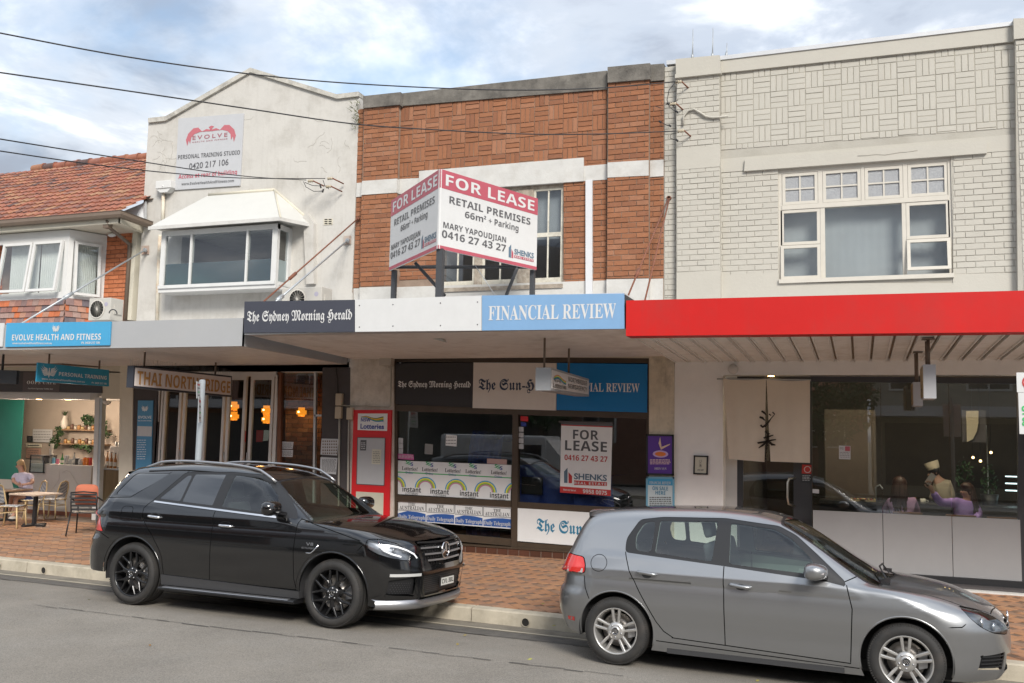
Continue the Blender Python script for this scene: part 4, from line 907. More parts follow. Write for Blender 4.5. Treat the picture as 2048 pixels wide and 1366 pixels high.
b = MB(); q = P(1060, 975, 14.6); b.box(q.x-.1, q.x+.26, 14.46, 14.5, q.z-.1, q.z+.18); tag(b.build('black_carton', M_BLK), 'black panel standing on the sill at the left of the right shop window', 'panel')
# ---- restaurant front (right)
b = MB(); YW4 = YF
wx = lambda v, y=900: P(v, y, YF).x
rzt = rback+.03; zfr = P(1630, 752, YF).z
xwl = [wx(1348), wx(1446), wx(1616), 6.0]
b.box(xwl[0]+.003, xwl[1], YF, YF+.3, fzF-.2, rzt); b.box(xwl[1], 6, YF, YF+.28, P(1700, 750, YF).z, rzt-.001); b.box(wx(2052), 6, YF, YF+.28, fzF-.2, P(1700, 750, YF).z)
b.build('shop_wall', mat('shop_white_render', (.84, .82, .79), .8, var=.04, bump=.25, bscale=35), H4)
b = MB(); b.slab([P(1447, 1100, YF+.301), P(1474, 1100, YF+.301), P(1474, 752, YF+.301), P(1447, 752, YF+.301)], .1); b.build('door_reveal', M_WHITE, H4)
M_DGF = mat('dark_grey_frame', (.055, .057, .062), .4, metal=.2, var=.05)
YD = YF+.32
b = MB(); fz4 = fz(YF)
for q in ([(1474, 1120), (1486, 1120), (1486, 752), (1474, 752)], [(1587, 1120), (1624, 1120), (1624, 752), (1587, 752)]): b.slab([P(x, y, YD) for x, y in q], .06)
b.slab([P(1474, 770, YD-.002), P(1624, 772, YD-.002), P(1624, 752, YD-.002), P(1474, 752, YD-.002)], .064); fd4 = b.build('door_frame', M_DGF, H4)
b = MB(); b.slab([P(1486, 1100, YD+.02), P(1587, 1105, YD+.02), P(1587, 772, YD+.02), P(1486, 771, YD+.02)], .01); dr = b.build('door', G_SHOP, H4)
b = MB(); b.tube([P(1589, 1012, YD-.01), P(1577, 1008, YD-.07), P(1575, 995, YD-.08), P(1575, 965, YD-.08), P(1578, 958, YD-.07), P(1590, 956, YD-.01)], .017, 8); b.build('door_handle', mat('brushed_steel', (.6, .58, .52), .3, metal=1, var=.05), dr)
b = MB(); YGl = YF+.06
b.slab([P(1620, 763, YGl-.02), P(2052, 768, YGl-.02), P(2052, 757, YGl-.02), P(1620, 752, YGl-.02)], .1)
b.slab([P(2036, 1180, YGl-.01), P(2054, 1180, YGl-.01), P(2054, 765, YGl-.01), P(2036, 765, YGl-.01)], .08)
b.build('shop_window_frame', M_DGF, H4)
gx = [1624, 1763, 1900, 2036]; ztp = P(1700, 762, YGl).z; zpn = P(1835, 1030, YGl).z
for i in range(3):
 x0_, x1_ = P(gx[i], 900, YGl).x+.004, P(gx[i+1], 900, YGl).x-.004
 part('shop_pane', G_SHOP, H4, lambda b: b.box(x0_, x1_, YGl, YGl+.01, zpn-.01, ztp))
 part('lower_panel', mat('grey_film', (.36, .355, .355), .35, var=.03, bump=.02), H4, lambda b: b.box(x0_, x1_, YGl-.012, YGl+.02, fz4+.12, zpn))
b = MB(); b.box(wx(1600), 6, YF-.02, YF+.1, fz4-.1, fz4+.12); b.build('plinth', M_BLK, H4)
b = MB(); b.box(wx(1470), 6, YF-.28, YF-.02, fz4-.1, fz4+.035); b.build('door_step', M_GREYD, H4)
b = MB(); b.box(wx(1600), 6, YF-.42, YF-.281, fz4-.1, fz4+.012); b.build('threshold_strip', M_WHITE, H4)
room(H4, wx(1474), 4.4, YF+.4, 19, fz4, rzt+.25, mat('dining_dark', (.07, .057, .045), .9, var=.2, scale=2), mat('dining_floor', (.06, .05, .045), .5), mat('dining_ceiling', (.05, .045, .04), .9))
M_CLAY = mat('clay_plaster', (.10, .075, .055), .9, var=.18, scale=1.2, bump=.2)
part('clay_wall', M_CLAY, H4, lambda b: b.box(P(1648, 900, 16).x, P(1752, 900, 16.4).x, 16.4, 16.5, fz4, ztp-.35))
# ---- cafe front (far left)
YC = 15.3
b = MB(); b.slab([P(-60, 742, YF), P(262, 746, YF), P(262, 722, YF), P(-60, 715, YF)], .3); b.slab([P(203, 797, YF), P(262, 798, YF), P(262, 744, YF), P(203, 742, YF)], .29)
b.build('shop_header', M_CREAM, H1)
b = MB(); b.slab([P(236, 1060, YF-.02), P(263, 1060, YF-.02), P(266, 728, YF-.02), P(240, 728, YF-.02)], .35); b.build('rendered_pier', mat('cream_pier', (.66, .61, .50), .8, var=.05, bump=.2), H1)
b = MB(); b.slab([P(183, 1040, YF+.15), P(190, 1040, YF+.15), P(199, 795, YF+.15), P(190, 795, YF+.15)], .12); b.build('door_post', M_WHITE, H1)
b = MB(); b.slab([P(190, 1040, YF+.16), P(196, 1040, YF+.16), P(205, 795, YF+.16), P(199, 795, YF+.16)], .10); b.build('post_side', M_STEEL, H1)
xc0 = -24; fzc = fz(14.7)
b = MB(); b.box(xc0, P(240, 900, YC).x+.1, YF+.1, YF+.35, P(100, 797, YF).z-.01, P(100, 786, YF).z+.02); b.build('head_beam', M_WHITE, H1)
mCAF = mat('cafe_wall', (.40, .345, .29), .9, var=.04, bump=.05)
room(H1, xc0, P(250, 900, YF).x, YF+.31, 17.6, fzc, P(100, 790, YF).z, mCAF, mat('cafe_floor', (.2, .15, .12), .7), mat('cafe_ceiling', (.6, .58, .54), .8))
for v in (77, 135):
 p = P(v, 791, YF+.2); b = MB(); b.lathe([(.0001, -.002), (.05, -.002), (.055, .004)], (p.x, YF+.22, P(100, 797, YF).z-.014), 16); o = b.build('downlight', mat('lamp_glow', (1, .62, .25), .5, var=0, bump=0, emis=6), H1)
b = MB(); b.lathe([(.08, 0), (.08, -.03), (.055, -.06), (.0001, -.085)], P(214, 802, YF+.1), 14); tag(b.build('dome_camera', M_WHITE), 'white dome camera under the cafe header', 'camera')
part('green_screen', mat('green_frosted_screen', (.015, .16, .125), .35, var=.12, scale=1.5, bump=.02), H1, lambda b: b.slab([P(-60, 985, 16.8), P(36, 982, 16.8), P(47, 800, 16.8), P(-60, 795, 16.8)], .03))
# ---- restaurant with folding doors
mFR = mat('grey_door_frame', (.62, .60, .57), .45, var=.04)
b = MB()
b.slab([P(262, 742, YF), P(700, 745, YF), P(700, 724, YF), P(262, 724, YF)], .25); b.build('shop_header', mat('thai_header', (.66, .63, .59), .7, var=.05), H2)
b = MB(); b.slab([P(262, 1060, YF), P(312, 1060, YF), P(318, 740, YF), P(268, 740, YF)], .25); b.build('dark_pier', M_GREYD, H2); b = MB(); b.slab([P(640, 1100, YF-.01), P(698, 1105, YF-.01), P(700, 735, YF-.01), P(645, 735, YF-.01)], .3); b.build('dark_pier', M_GREYD, H2)
b = MB(); zdt, zdb = P(400, 750, YF).z, fz(YF)
b.slab([P(455, 752, YF+.02), P(553, 753, YF+.02), P(553, 738, YF+.02), P(455, 737, YF+.02)], .1); b.slab([P(312, 752, YF+.02), P(455, 752, YF+.02), P(455, 737, YF+.02), P(312, 737, YF+.02)], .1)
b.build('door_head', mFR, H2)
frs = [(312, 318), (319, 324), (325, 330), (356, 362), (363, 369), (398, 404), (405, 411), (443, 449), (450, 457), (484, 492), (493, 503), (540, 553)]
pan = [(330, 356), (369, 398), (411, 443), (457, 484), (503, 540)]
for i, (u0, u1) in enumerate(pan):
 x0_, x1_ = P(u0, 850, YF+.04).x, P(u1, 850, YF+.04).x; w_ = .055
 f = MB(); f.box(x0_-w_, x0_, YF+.03, YF+.09, zdb, zdt); f.box(x1_, x1_+w_, YF+.03, YF+.09, zdb, zdt); f.box(x0_, x1_, YF+.03, YF+.09, zdt-.09, zdt); f.box(x0_, x1_, YF+.03, YF+.09, zdb, zdb+.12)
 d_ = f.build('folding_door', mFR, H2)
 part('pane', G_SHOP, d_, lambda b: b.box(x0_, x1_, YF+.055, YF+.063, zdb+.12, zdt-.09))
 part('hinge', M_STEEL, d_, lambda b: b.tube([(x0_-w_, YF+.02, 1.5), (x0_-w_, YF+.02, 1.68)], .012, 6))
b = MB()
for u in (314, 321, 327): x_ = P(u, 850, YF).x; b.box(x_-.02, x_+.02, YF-.0, YF+.028, zdb, zdt)
b.box(P(541, 850, YF).x+.06, P(553, 850, YF).x, YF+.0, YF+.12, zdb, zdt); b.build('door_jamb', mFR, H2)
b = MB(); b.slab([P(553, 1060, YF), P(560, 1060, YF), P(562, 742, YF), P(555, 742, YF)], .15); b.build('timber_post', mat('stained_timber', (.16, .055, .02), .5, var=.2), H2)
part('shop_pane', G_SHOP, H2, lambda b: b.slab([P(560, 1060, YF+.05), P(626, 1060, YF+.05), P(630, 742, YF+.05), P(562, 742, YF+.05)], .008))
b = MB(); b.slab([P(624, 1060, YF+.03), P(628, 1060, YF+.03), P(632, 742, YF+.03), P(628, 742, YF+.03)], .06); b.slab([P(628, 833, YF+.03), P(643, 833, YF+.03), P(643, 829, YF+.03), P(628, 829, YF+.03)], .05); b.build('window_frame', M_ALU, H2)
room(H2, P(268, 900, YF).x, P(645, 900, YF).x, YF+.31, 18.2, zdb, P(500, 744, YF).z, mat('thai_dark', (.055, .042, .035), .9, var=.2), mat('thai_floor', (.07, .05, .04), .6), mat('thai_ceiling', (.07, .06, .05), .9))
mTB = mat('interior_brick', (.17, .085, .05), .85, rnd=.3, var=.2, scale=10, bump=.4, rcol=[(.17, .08, .045), (.13, .065, .045), (.22, .12, .07), (.09, .05, .04), (.15, .07, .04)])
bw = courses([(P(545, 900, 15.4).x, zdb), (P(640, 900, 15.4).x, zdb), (P(640, 900, 15.4).x, P(600, 750, 15.4).z), (P(545, 900, 15.4).x, P(600, 750, 15.4).z)])
ib = part('brick_partition', mat('dark_mortar', (.08, .06, .045), .9), H2, lambda b: b.box(P(545, 900, 15.4).x, P(640, 900, 15.4).x, 15.43, 15.6, zdb, P(600, 748, 15.4).z))
lay(H2, bw, lambda x, z, d: (x, 15.42+d, z), mTB, .012, .003, 'interior_brick', 300, lambda p: cam_d(p, 15.4), .002)
# ================================================================== signs and fixings
def FL(n, c, r=.45, **k): return flat(n, c, r, **k)
K_WH = FL('sign_white', (.60, .60, .59)); K_DK = FL('ink_dark', (.035, .035, .04)); K_GR = FL('ink_grey', (.10, .10, .105)); K_BL = FL('sign_sky_blue', (.06, .32, .55))
K_FR = FL('faded_blue', (.19, .34, .54)); K_NAVY = FL('charcoal_board', (.05, .053, .07)); K_LTEAL = FL('teal_ink', (.03, .20, .34)); K_RD = FL('sign_red', (.66, .015, .02)); K_PK = FL('faded_red', (.42, .085, .115))
K_RI = FL('red_ink', (.48, .035, .03)); K_BRT = FL('bright_blue', (.0, .19, .50)); K_GRN = FL('sign_green', (.05, .42, .12)); K_YEL = FL('sign_yellow', (.80, .72, .05)); K_OR = FL('sign_orange', (.75, .20, .03))
K_MUT = FL('blue_ink', (.03, .05, .30)); K_PINK = FL('sign_pink', (.60, .10, .32)); K_LG = FL('light_grey_print', (.55, .56, .57)); K_PALE = FL('pale_board', (.80, .80, .78)); K_FADE = FL('faded_pink_ink', (.45, .13, .15)); K_PUR = FL('purple_print', (.10, .03, .30))
K_STEELB = FL('slate_blue', (.10, .16, .22)); K_CRM = FL('cream_card', (.60, .58, .47)); K_GOLD = FL('tan_lettering', (.50, .27, .09)); K_WHG = FL('board_warm_grey', (.72, .66, .60))
def PXp(px, py, X): d = _ray(px, py); t = X/d.x; return Vector((X, d.y*t, d.z*t+CH))
def sheetpx(name, m, parent, q, Y, dy=.01, **k):
 b = MB(); b.slab([P(x, y, Y) for x, y in q], dy); return b.build(name, m, parent, **k)
def board(label, q, Y, m, name='sign_board', cat='sign', dy=.02, frame=None, fw=3, group=None):
 cx_ = sum(a[0] for a in q)/4; yb = max(a[1] for a in q); p = P(cx_, yb, Y); t = thing(name, label, cat, (p.x, Y, p.z), group=group)
 sheetpx('panel', m, t, q, Y, dy)
 if frame:
  b = MB(); P4 = [P(x, y, Y) for x, y in q]
  for i in range(4):
   a, c = P4[i], P4[(i+1) % 4]; d = (c-a).normalized(); n = Vector((-d.z, 0, d.x))*(fw/1000)
   b.hexa([a-n-d*fw/1000+Vector((0, -.008, 0)), a+n-d*fw/1000+Vector((0, -.008, 0)), c+n+d*fw/1000+Vector((0, -.008, 0)), c-n+d*fw/1000+Vector((0, -.008, 0))], [a-n-d*fw/1000+Vector((0, dy, 0)), a+n-d*fw/1000+Vector((0, dy, 0)), c+n+d*fw/1000+Vector((0, dy, 0)), c-n+d*fw/1000+Vector((0, dy, 0))])
  b.build('frame', frame, t)
 return t
def poly2(parent, pts, O, U, V, m, name='emblem', lift=.004):
 nrm = Vector(U).cross(Vector(V)).normalized(); b = MB()
 for pg in pts: b.add([Vector(O)+Vector(U)*x+Vector(V)*y+nrm*lift for x, y in pg], [tuple(range(len(pg)))])
 return b.build(name, m, parent)
def bird(parent, O, U, V, m):
 """winged emblem, U and V are half extents"""
 pg = []
 for s in (-1, 1):
  for k in range(6):
   f = k/5; r0 = .12; x0, y0 = s*(.10+.02*k), -.45+.16*k; tipx, tipy = s*(1.0-.10*abs(k-3)**1.1-.02*k), -.35+.27*k
   mx_, my_ = (x0+tipx)/2+s*.08, (y0+tipy)/2-.18; w = .075
   pg.append([(x0, y0-w), (mx_, my_-w), (tipx, tipy), (mx_, my_+w*1.2), (x0, y0+w)])
 pg.append([(-.12, -.35), (0, -.95), (.12, -.35), (.05, .3), (0, .42), (-.05, .3)]); pg.append([(-.05, .32), (.05, .32), (.10, .47), (0, .52), (-.06, .45)])
 return poly2(parent, pg, O, U, V, m, 'winged_emblem')
def arcs(parent, O, U, V, r0, r1, a0, a1, m, name='stripe', lift=.004, n=18):
 nrm = Vector(U).cross(Vector(V)).normalized(); b = MB(); vs = []
 for i in range(n+1):
  t = a0+(a1-a0)*i/n
  for r in (r0, r1): vs.append(Vector(O)+Vector(U)*(r*math.cos(t))+Vector(V)*(r*math.sin(t))+nrm*lift)
 b.add(vs, [(2*i, 2*i+1, 2*i+3, 2*i+2) for i in range(n)]); return b.build(name, m, parent)
def fake_lines(parent, q0, q1, n, h, Y, m, seed=0, name='print_line', gap=.3):
 """rows of small unreadable print as thin bars between picture rows"""
 rr = random.Random(seed); b = MB()
 for i in range(n):
  y = q0[1]+(q1[1]-q0[1])*(i+.5)/n; x = q0[0]
  while x < q1[0]-1.5:
   w = rr.uniform(2, 6); w = min(w, q1[0]-x); b.add([P(x, y-h/2, Y), P(x+w, y-h/2, Y), P(x+w, y+h/2, Y), P(x, y+h/2, Y)], [(0, 1, 2, 3)]); x += w+1
 o = b.build(name, m, parent); o['kind'] = 'stuff'; return o
# ---- left fascia sign
t = board('sky blue health and fitness sign board on the grey awning edge at far left', [(10, 694), (219, 690.5), (222, 643), (13, 646)], YA-.03, K_BL)
ptext(t, BOLD('EVOLVE HEALTH AND FITNESS'), (24, 681), (202, 679.5), 12, YA-.03, K_WH); ptext(t, BOLD('www.evolvehealthandfitness.com.au'), (25, 688.5), (104, 688.5), 4, YA-.03, K_WH); ptext(t, BOLD('Ph. 0420 217 106'), (163, 688), (200, 687.5), 4.5, YA-.03, K_WH)
c = P(112, 657, YA-.03); bird(t, c, (.095, 0, 0), (0, 0, .075), K_WH)
tt = board('blank white sign board cut off by the left picture edge', [(-90, 697), (4, 693), (8, 646), (-90, 648)], YA-.03, K_WH)
# ---- hanging signs at right angles to the shopfronts
def hang(label, nt_, nb, ft, fb, Yn, th, m, mside, rods, name='hanging_sign', zs=None, frame=None, mfront=None):
 a = P(*nt_, Yn); X = a.x; A = a; B = PXp(*nb, X) if 0 else P(*nb, Yn); B.x = X; Cc = PXp(*ft, X); D = PXp(*fb, X)
 t = thing(name, label, 'sign', (X, (A.y+Cc.y)/2, min(B.z, D.z)))
 s = -1 if X < 0 else 1
 ez_ = Vector((s*th, 0, 0))
 b = MB(); b.hexa([A, B, D, Cc], [p+ez_ for p in (A, B, D, Cc)]); b.build('sign_box', [m] if not mside else mside, t)
 f = .0
 fo = Vector((-s*.004, 0, 0)); i_ = .03
 up = Vector((0, 0, 1)); yy = Vector((0, 1, 0))
 if mside:
  b = MB(); b.hexa([A+fo-up*i_+yy*i_, B+fo+up*i_+yy*i_, D+fo+up*i_-yy*i_, Cc+fo-up*i_-yy*i_], [A-up*i_+yy*i_, B+up*i_+yy*i_, D+up*i_-yy*i_, Cc-up*i_-yy*i_]); b.build('sign_face', m, t)
 zt_ = zs
 for r in rods:
  p = A.lerp(Cc, r); b = MB(); b.tube([p+ez_*.5-up*.01, Vector((p.x, p.y, zt_))+ez_*.5], .016, 8); b.box(p.x+ez_.x*.5-.06, p.x+ez_.x*.5+.06, p.y-.05, p.y+.05, zt_-.012, zt_); b.build('hanger_rod', M_BROWN, t)
 return t, A, B, Cc, D, -s
zsA1 = az0+.02+(azb-az0)*.3
t, A, B, C1_, D, s = hang('blue personal training sign hanging at right angles under the left awning', (76, 725), (75, 763), (218, 740), (218, 773), 11.75, .03, K_BL if 0 else FL('sign_deep_blue', (.03, .33, .54)), None, (.15, .86), zs=zsA1)
def onface(A, B, C, D, u, v): return (A.lerp(C, u)).lerp(B.lerp(D, u), v)
def ftext(t, A, B, C, D, s, m, u0, u1, v, h, **k):
 O = onface(A, B, C, D, u0, v); U = onface(A, B, C, D, u1, v)-O; V = (A-B).normalized()*h*(A-B).length
 return text(t, s, O, U, V, m, **k)
K_LB = FL('pale_blue_ink', (.80, .84, .86))
ftext(t, A, B, C1_, D, BOLD('PERSONAL TRAINING'), K_LB, .28, .96, .60, .21); ftext(t, A, B, C1_, D, BOLD('www.evolvehealthandfitness.com.au'), K_LB, .06, .64, .88, .10); ftext(t, A, B, C1_, D, BOLD('Ph. 0420 217 106'), K_LB, .74, .96, .90, .10)
c = onface(A, B, C1_, D, .15, .42); bird(t, c, (0, .20, 0), (0, 0, .12), K_LB)
K_THF = FL('lightbox_grey', (.72, .66, .63))
t, A, B, C1_, D, s = hang('long white lightbox reading THAI NORTHBRIDGE under the left awning', (268, 731), (266, 775), (464, 752), (463, 794), 11.6, .13, K_THF, FL('lightbox_casing', (.035, .038, .05)), (.12, .84), zs=zsA1+.02)
ftext(t, A, B, C1_, D, BOLD('THAI NORTHBRIDGE'), K_GOLD, .03, .975, .83, .62, lift=.012)
b = MB()
for i in range(60):
 p = A.lerp(C1_, i/59)+Vector((-.065, 0, 0)); b.tube([p, p+Vector((random.uniform(-.03, .03), 0, .13))], .0025, 4)
o = b.build('bird_spikes', M_STEEL, t); o['kind'] = 'stuff'
b = MB(); b.slab([P(-60, 764, 11.9), P(32, 768, 11.9), P(34, 741, 11.9), P(-60, 738, 11.9)], .05); q = P(5, 738, 11.95); b.tube([q-Vector((0, 0, .05)), (q.x, q.y, az0+.08)], .02, 8); tag(b.build('dark_hanging_sign', M_BLK), 'plain dark sign hanging from a rod at the left picture edge', 'sign')
zsA2 = nz0+.1
t, A, B, C1_, D, s = hang('small grey lightbox for the newsagency and lotteries hanging on two rods', (1102, 735), (1103, 781), (1178, 758), (1178, 793), 11.95, .22, FL('lightbox_pale', (.75, .74, .72)), FL('lightbox_dull_grey', (.36, .37, .38)), (.02, .62), zs=zsA2)
ftext(t, A, B, C1_, D, BOLD('NORTHBRIDGE'), K_GR, .42, .93, .42, .22); ftext(t, A, B, C1_, D, BOLD('NEWSAGENCY'), K_GR, .42, .93, .76, .22); ftext(t, A, B, C1_, D, BOLD('NSW'), K_NAVY, .06, .25, .58, .18); ftext(t, A, B, C1_, D, 'Lotteries', K_NAVY, .05, .37, .84, .24, off=.02)
for k, m_ in enumerate((K_OR, K_YEL, K_GRN, K_BRT)):
 O = onface(A, B, C1_, D, .07, .34+.045*k); O2 = onface(A, B, C1_, D, .36, .34+.045*k); d = O2-O
 b = MB(); nrm = Vector((.006, 0, 0)); vs = []
 for i in range(9):
  f = i/8; w = math.sin(f*math.pi*1.6)*.03; vs += [O+d*f+Vector((0, 0, w))+nrm, O+d*f+Vector((0, 0, w-.011))+nrm]
 b.add(vs, [(2*i, 2*i+1, 2*i+3, 2*i+2) for i in range(8)]); b.build('ribbon_stripe', m_, t)
K_WOODF = FL('timber_sign_face', (.38, .27, .13));
def rbox(label, x0, x1, xf, y0, y1, Yn, ln):
 a, c = P(x0, y0, Yn), P(x1, y1, Yn); t = thing('hanging_lightbox', label, 'sign', ((a.x+c.x)/2, Yn+ln/2, c.z))
 part('sign_box', FL('brushed_sign_case', (.42, .42, .43), .35), t, lambda b: b.box(a.x, c.x, Yn, Yn+ln, c.z, a.z))
 part('sign_face', K_WOODF, t, lambda b: b.box(a.x-.006, a.x, Yn+.02, Yn+ln-.02, c.z+.02, a.z-.02))
 text(t, 'ジ', (a.x-.006, Yn+ln*.7, a.z-.16), (0, -ln*.4, 0), (0, 0, .12), K_DK); text(t, '禾', (a.x-.006, Yn+ln*.72, a.z-.36), (0, -ln*.44, 0), (0, 0, .13), K_DK)
 zz_ = rzb0+(rback-rzb0)*(Yn-YA)/3
 part('hanger_rod', M_BROWN, t, lambda b: (b.tube([((a.x+c.x)/2, Yn+.1, a.z-.01), ((a.x+c.x)/2, Yn+.1, zz_)], .018, 8), b.box((a.x+c.x)/2-.07, (a.x+c.x)/2+.07, Yn+.04, Yn+.16, zz_-.012, zz_)))
 part('hanger_rod', M_BROWN, t, lambda b: b.tube([((a.x+c.x)/2, Yn+ln-.1, a.z-.01), ((a.x+c.x)/2, Yn+ln-.1, zz_)], .018, 8))
rbox('upright metal lightbox hanging outside the restaurant window, the nearer of two', 1846, 1873, 1834, 729, 797, 11.7, .50)
rbox('second upright lightbox hanging behind the nearer metal one by the restaurant window', 1826, 1846, 1820, 764, 812, 13.1, .45)
# ---- newsagency fascia boards
t = board('black newspaper sign board with white gothic lettering on the awning edge', [(487, 665.5), (709, 663.5), (709, 599.5), (489, 603)], YN, K_NAVY, dy=.03)
ptext(t, GOTH('The Sydney Morning Herald'), (494, 643), (704, 639), 20, YN, K_WH, off=.004)
t = board('blank white sign board on the awning edge between two newspaper boards', [(710, 663.5), (963, 661), (963, 591), (710, 599.5)], YN, K_WH, dy=.03)
b = MB()
for x_ in (719, 786, 881, 955):
 for y_ in ((611, 654), (609, 652), (606, 651), (604, 649))[(719, 786, 881, 955).index(x_)]: p = P(x_, y_, YN); b.ball((p.x, p.y-.001, p.z), .009, 6)
b.build('screw_head', K_GR, t)
t = board('faded light blue newspaper sign board on the right of the newsagency awning', [(964, 661), (1249, 657.5), (1248, 587), (964, 591)], YN, K_FR, dy=.03)
ptext(t, SERIF('FINANCIAL REVIEW'), (977, 640.5), (1232, 636), 30, YN, K_WH)
# ---- boards over the shop window
t = board('dark newspaper board with gothic lettering over the left shop window', [(791, 808), (944, 815), (946, 725), (791, 727)], YS-.03, FL('dark_brown_board', (.03, .026, .026)))
ptext(t, GOTH('The Sydney Morning Herald'), (796, 774), (941, 775), 12, YS-.03, K_PALE, off=.004)
t = board('beige newspaper board in the middle over the shop windows', [(945, 816), (1112, 821), (1113, 726), (947, 725)], YS-.03, K_WHG)
ptext(t, GOTH('The Sun-Herald'), (957, 779), (1118, 781), 21, YS-.03, FL('navy_ink', (.03, .05, .10)), off=.006)
t = board('bright blue newspaper board over the right shop window', [(1113, 820), (1294, 825), (1295, 728), (1114, 726)], YS-.03, K_BRT)
ptext(t, SERIF('FINANCIAL REVIEW'), (1118, 782), (1279, 784.5), 18, YS-.03, K_PALE)
t = board('white panel with blue gothic lettering below the right shop window', [(1035, 1082), (1296, 1103), (1296, 1031), (1035, 1015)], YS+.0, FL('shade_white', (.78, .78, .77)), dy=.04)
ptext(t, GOTH('The Sun-Herald'), (1073, 1061), (1245, 1077), 24, YS, K_LTEAL, off=.008)
# ---- lotteries window graphics
Yg = YS+.03
t = board('white lotteries window banner with rainbow arches in the left shop window', [(794, 988), (1021, 1001), (1023, 930), (795, 921)], Yg, FL('shade_white', (.78, .78, .77)), 'window_banner', 'banner', dy=.004)
for i, x_ in enumerate((804, 844, 890, 931, 982)):
 y_ = 940+i*2.0
 ptext(t, SERIF('Lotteries!'), (x_, y_), (x_+31, y_+2), 8, Yg, K_DK); ptext(t, 'Online', (x_+7, y_+7), (x_+22, y_+8), 5, Yg, K_MUT)
 q = P(x_+13, y_-12, Yg)
 for k, m_ in ((0, K_GRN), (1, FL('mid_green', (.1, .5, .25))), (2, K_MUT)): text(t, BOLD('S'), q+Vector((-.05+.045*k, -.0, -.015*k)), (.05, 0, 0), (0, 0, .06), m_)
b = MB(); b.slab([P(794, 945, Yg-.001), P(1023, 957, Yg-.001), P(1023, 955, Yg-.001), P(794, 943, Yg-.001)], .0008); b.build('green_rule', K_GRN, t)
for i, (x_, y_) in enumerate(((791, 973), (851, 976), (912, 980), (971, 984), (1032, 987))):
 O = P(x_, y_, Yg); a0, a1 = (0, math.pi)
 if i == 0: a1 = math.pi*.47
 if i == 4: a0 = math.pi*.60
 for k, m_ in enumerate((FL('arch_blue', (.08, .35, .60)), K_YEL, FL('arch_green', (.25, .48, .08)), FL('arch_pink', (.58, .22, .34)))):
  arcs(t, O, (.2, 0, 0), (0, 0, .185), 1-.11*k, 1-.11*(k+1), a0, a1, m_, lift=.003)
for i, x_ in enumerate((805, 861, 920, 980)):
 y_ = 983+i*4; ptext(t, BOLD('instant'), (x_, y_), (x_+37, y_+2), 10, Yg, K_DK, lift=.006); ptext(t, 'LOTTERIES!', (x_+6, y_+6), (x_+31, y_+7), 4.5, Yg, K_DK)
t = board('row of white newspaper name posters taped in the lower left shop window', [(794, 1040), (1021, 1058), (1022, 1013), (794, 999)], Yg, FL('shade_white', (.78, .78, .77)), 'poster_row', 'posters', dy=.004)
for i in range(4):
 x_ = 796+i*57; y_ = 1018+i*4.2
 fb_ = MB()
 Q = [(x_, y_+2), (x_+55, y_+5), (x_+55, y_-13), (x_, y_-17)]
 for j in range(4): bar(fb_, Q[j], Q[(j+1) % 4], Yg-.003, .007, .002)
 fb_.build('poster_border', K_GR, t)
 ptext(t, SERIF('THE'), (x_+20, y_-7), (x_+35, y_-6), 6.5, Yg, K_GR); ptext(t, SERIF('AUSTRALIAN'), (x_+3, y_+.5), (x_+52, y_+3), 8, Yg, K_GR)
 pt_ = [(x_, y_+21), (x_+55, y_+25), (x_+55, y_+10-(i % 2)*2), (x_+38, y_+6), (x_+18, y_+4+(i % 2)*2), (x_, y_+9)]
 sheetpx('newspaper_poster', FL('poster_blue', (.03, .10, .34)), t, pt_, Yg-.004, .003); ptext(t, SERIF('Daily Telegraph'), (x_+1, y_+18), (x_+54, y_+21.5), 8, Yg-.004, K_WH)
for (lb, q, m_) in (('red sticker at the top left of the right shop window', [(1041, 842), (1056, 843), (1056, 833), (1041, 832)], K_RD), ('small blue sticker below the red one in the right shop window', [(1042, 852), (1053, 853), (1052, 845), (1042, 844)], K_MUT),
  ('white notice sticker beside the tarpaulin, upper centre of the left window', [(891, 891), (913, 893), (914, 871), (892, 869)], K_PALE), ('pink sticker in the lower left corner of the left shop window', [(796, 918), (828, 920), (827, 909), (796, 907)], K_PINK), ('small red and white box label on the lower right of the left window', [(974, 927), (1013, 929), (1014, 919), (974, 917)], FL('box_label', (.5, .33, .3))),
  ('sheet of white paper taped inside the left window, left of the notice', [(849, 908), (865, 909), (866, 889), (850, 887)], FL('dim_paper', (.25, .25, .24)))):
 t = board(lb, q, YS+.028, m_, 'window_sticker', 'sticker', dy=.003, group='stickers on the shop windows')
 x0, x1 = q[0][0]+1, q[1][0]-1; y0, y1 = q[3][1]+2, q[0][1]-1
 if m_ in (K_PALE, K_PINK): fake_lines(t, (x0, y0), (x1, y1), 3, 1.2, YS+.027, K_WH if m_ == K_PINK else K_GR, seed=int(x0))
for k in range(4): board('%s small pale sticker down the left edge of the right shop window' % ('topmost', 'second', 'third', 'lowest')[k], [(1037, 863+k*11.5), (1047, 863.5+k*11.5), (1047, 854+k*11.5), (1037, 853.5+k*11.5)], YS+.028, K_LG, 'window_sticker', 'sticker', dy=.003, group='pale stickers down the window edge')
for k in range(3): board('%s small pale sticker at the left edge of the left shop window' % ('topmost', 'middle', 'lowest')[k], [(797, 886+k*11), (806, 886.5+k*11), (806, 876+k*11), (797, 875.5+k*11)], YS+.028, K_LG, 'window_sticker', 'sticker', dy=.003, group='pale stickers at the left window edge')
Yp = YS+.022
t = board('FOR LEASE poster with red footer taped in the right shop window', [(1120, 985), (1221, 992), (1225, 846.5), (1122.5, 842)], Yp, FL('shade_white', (.78, .78, .77)), 'lease_poster', 'poster', dy=.006)
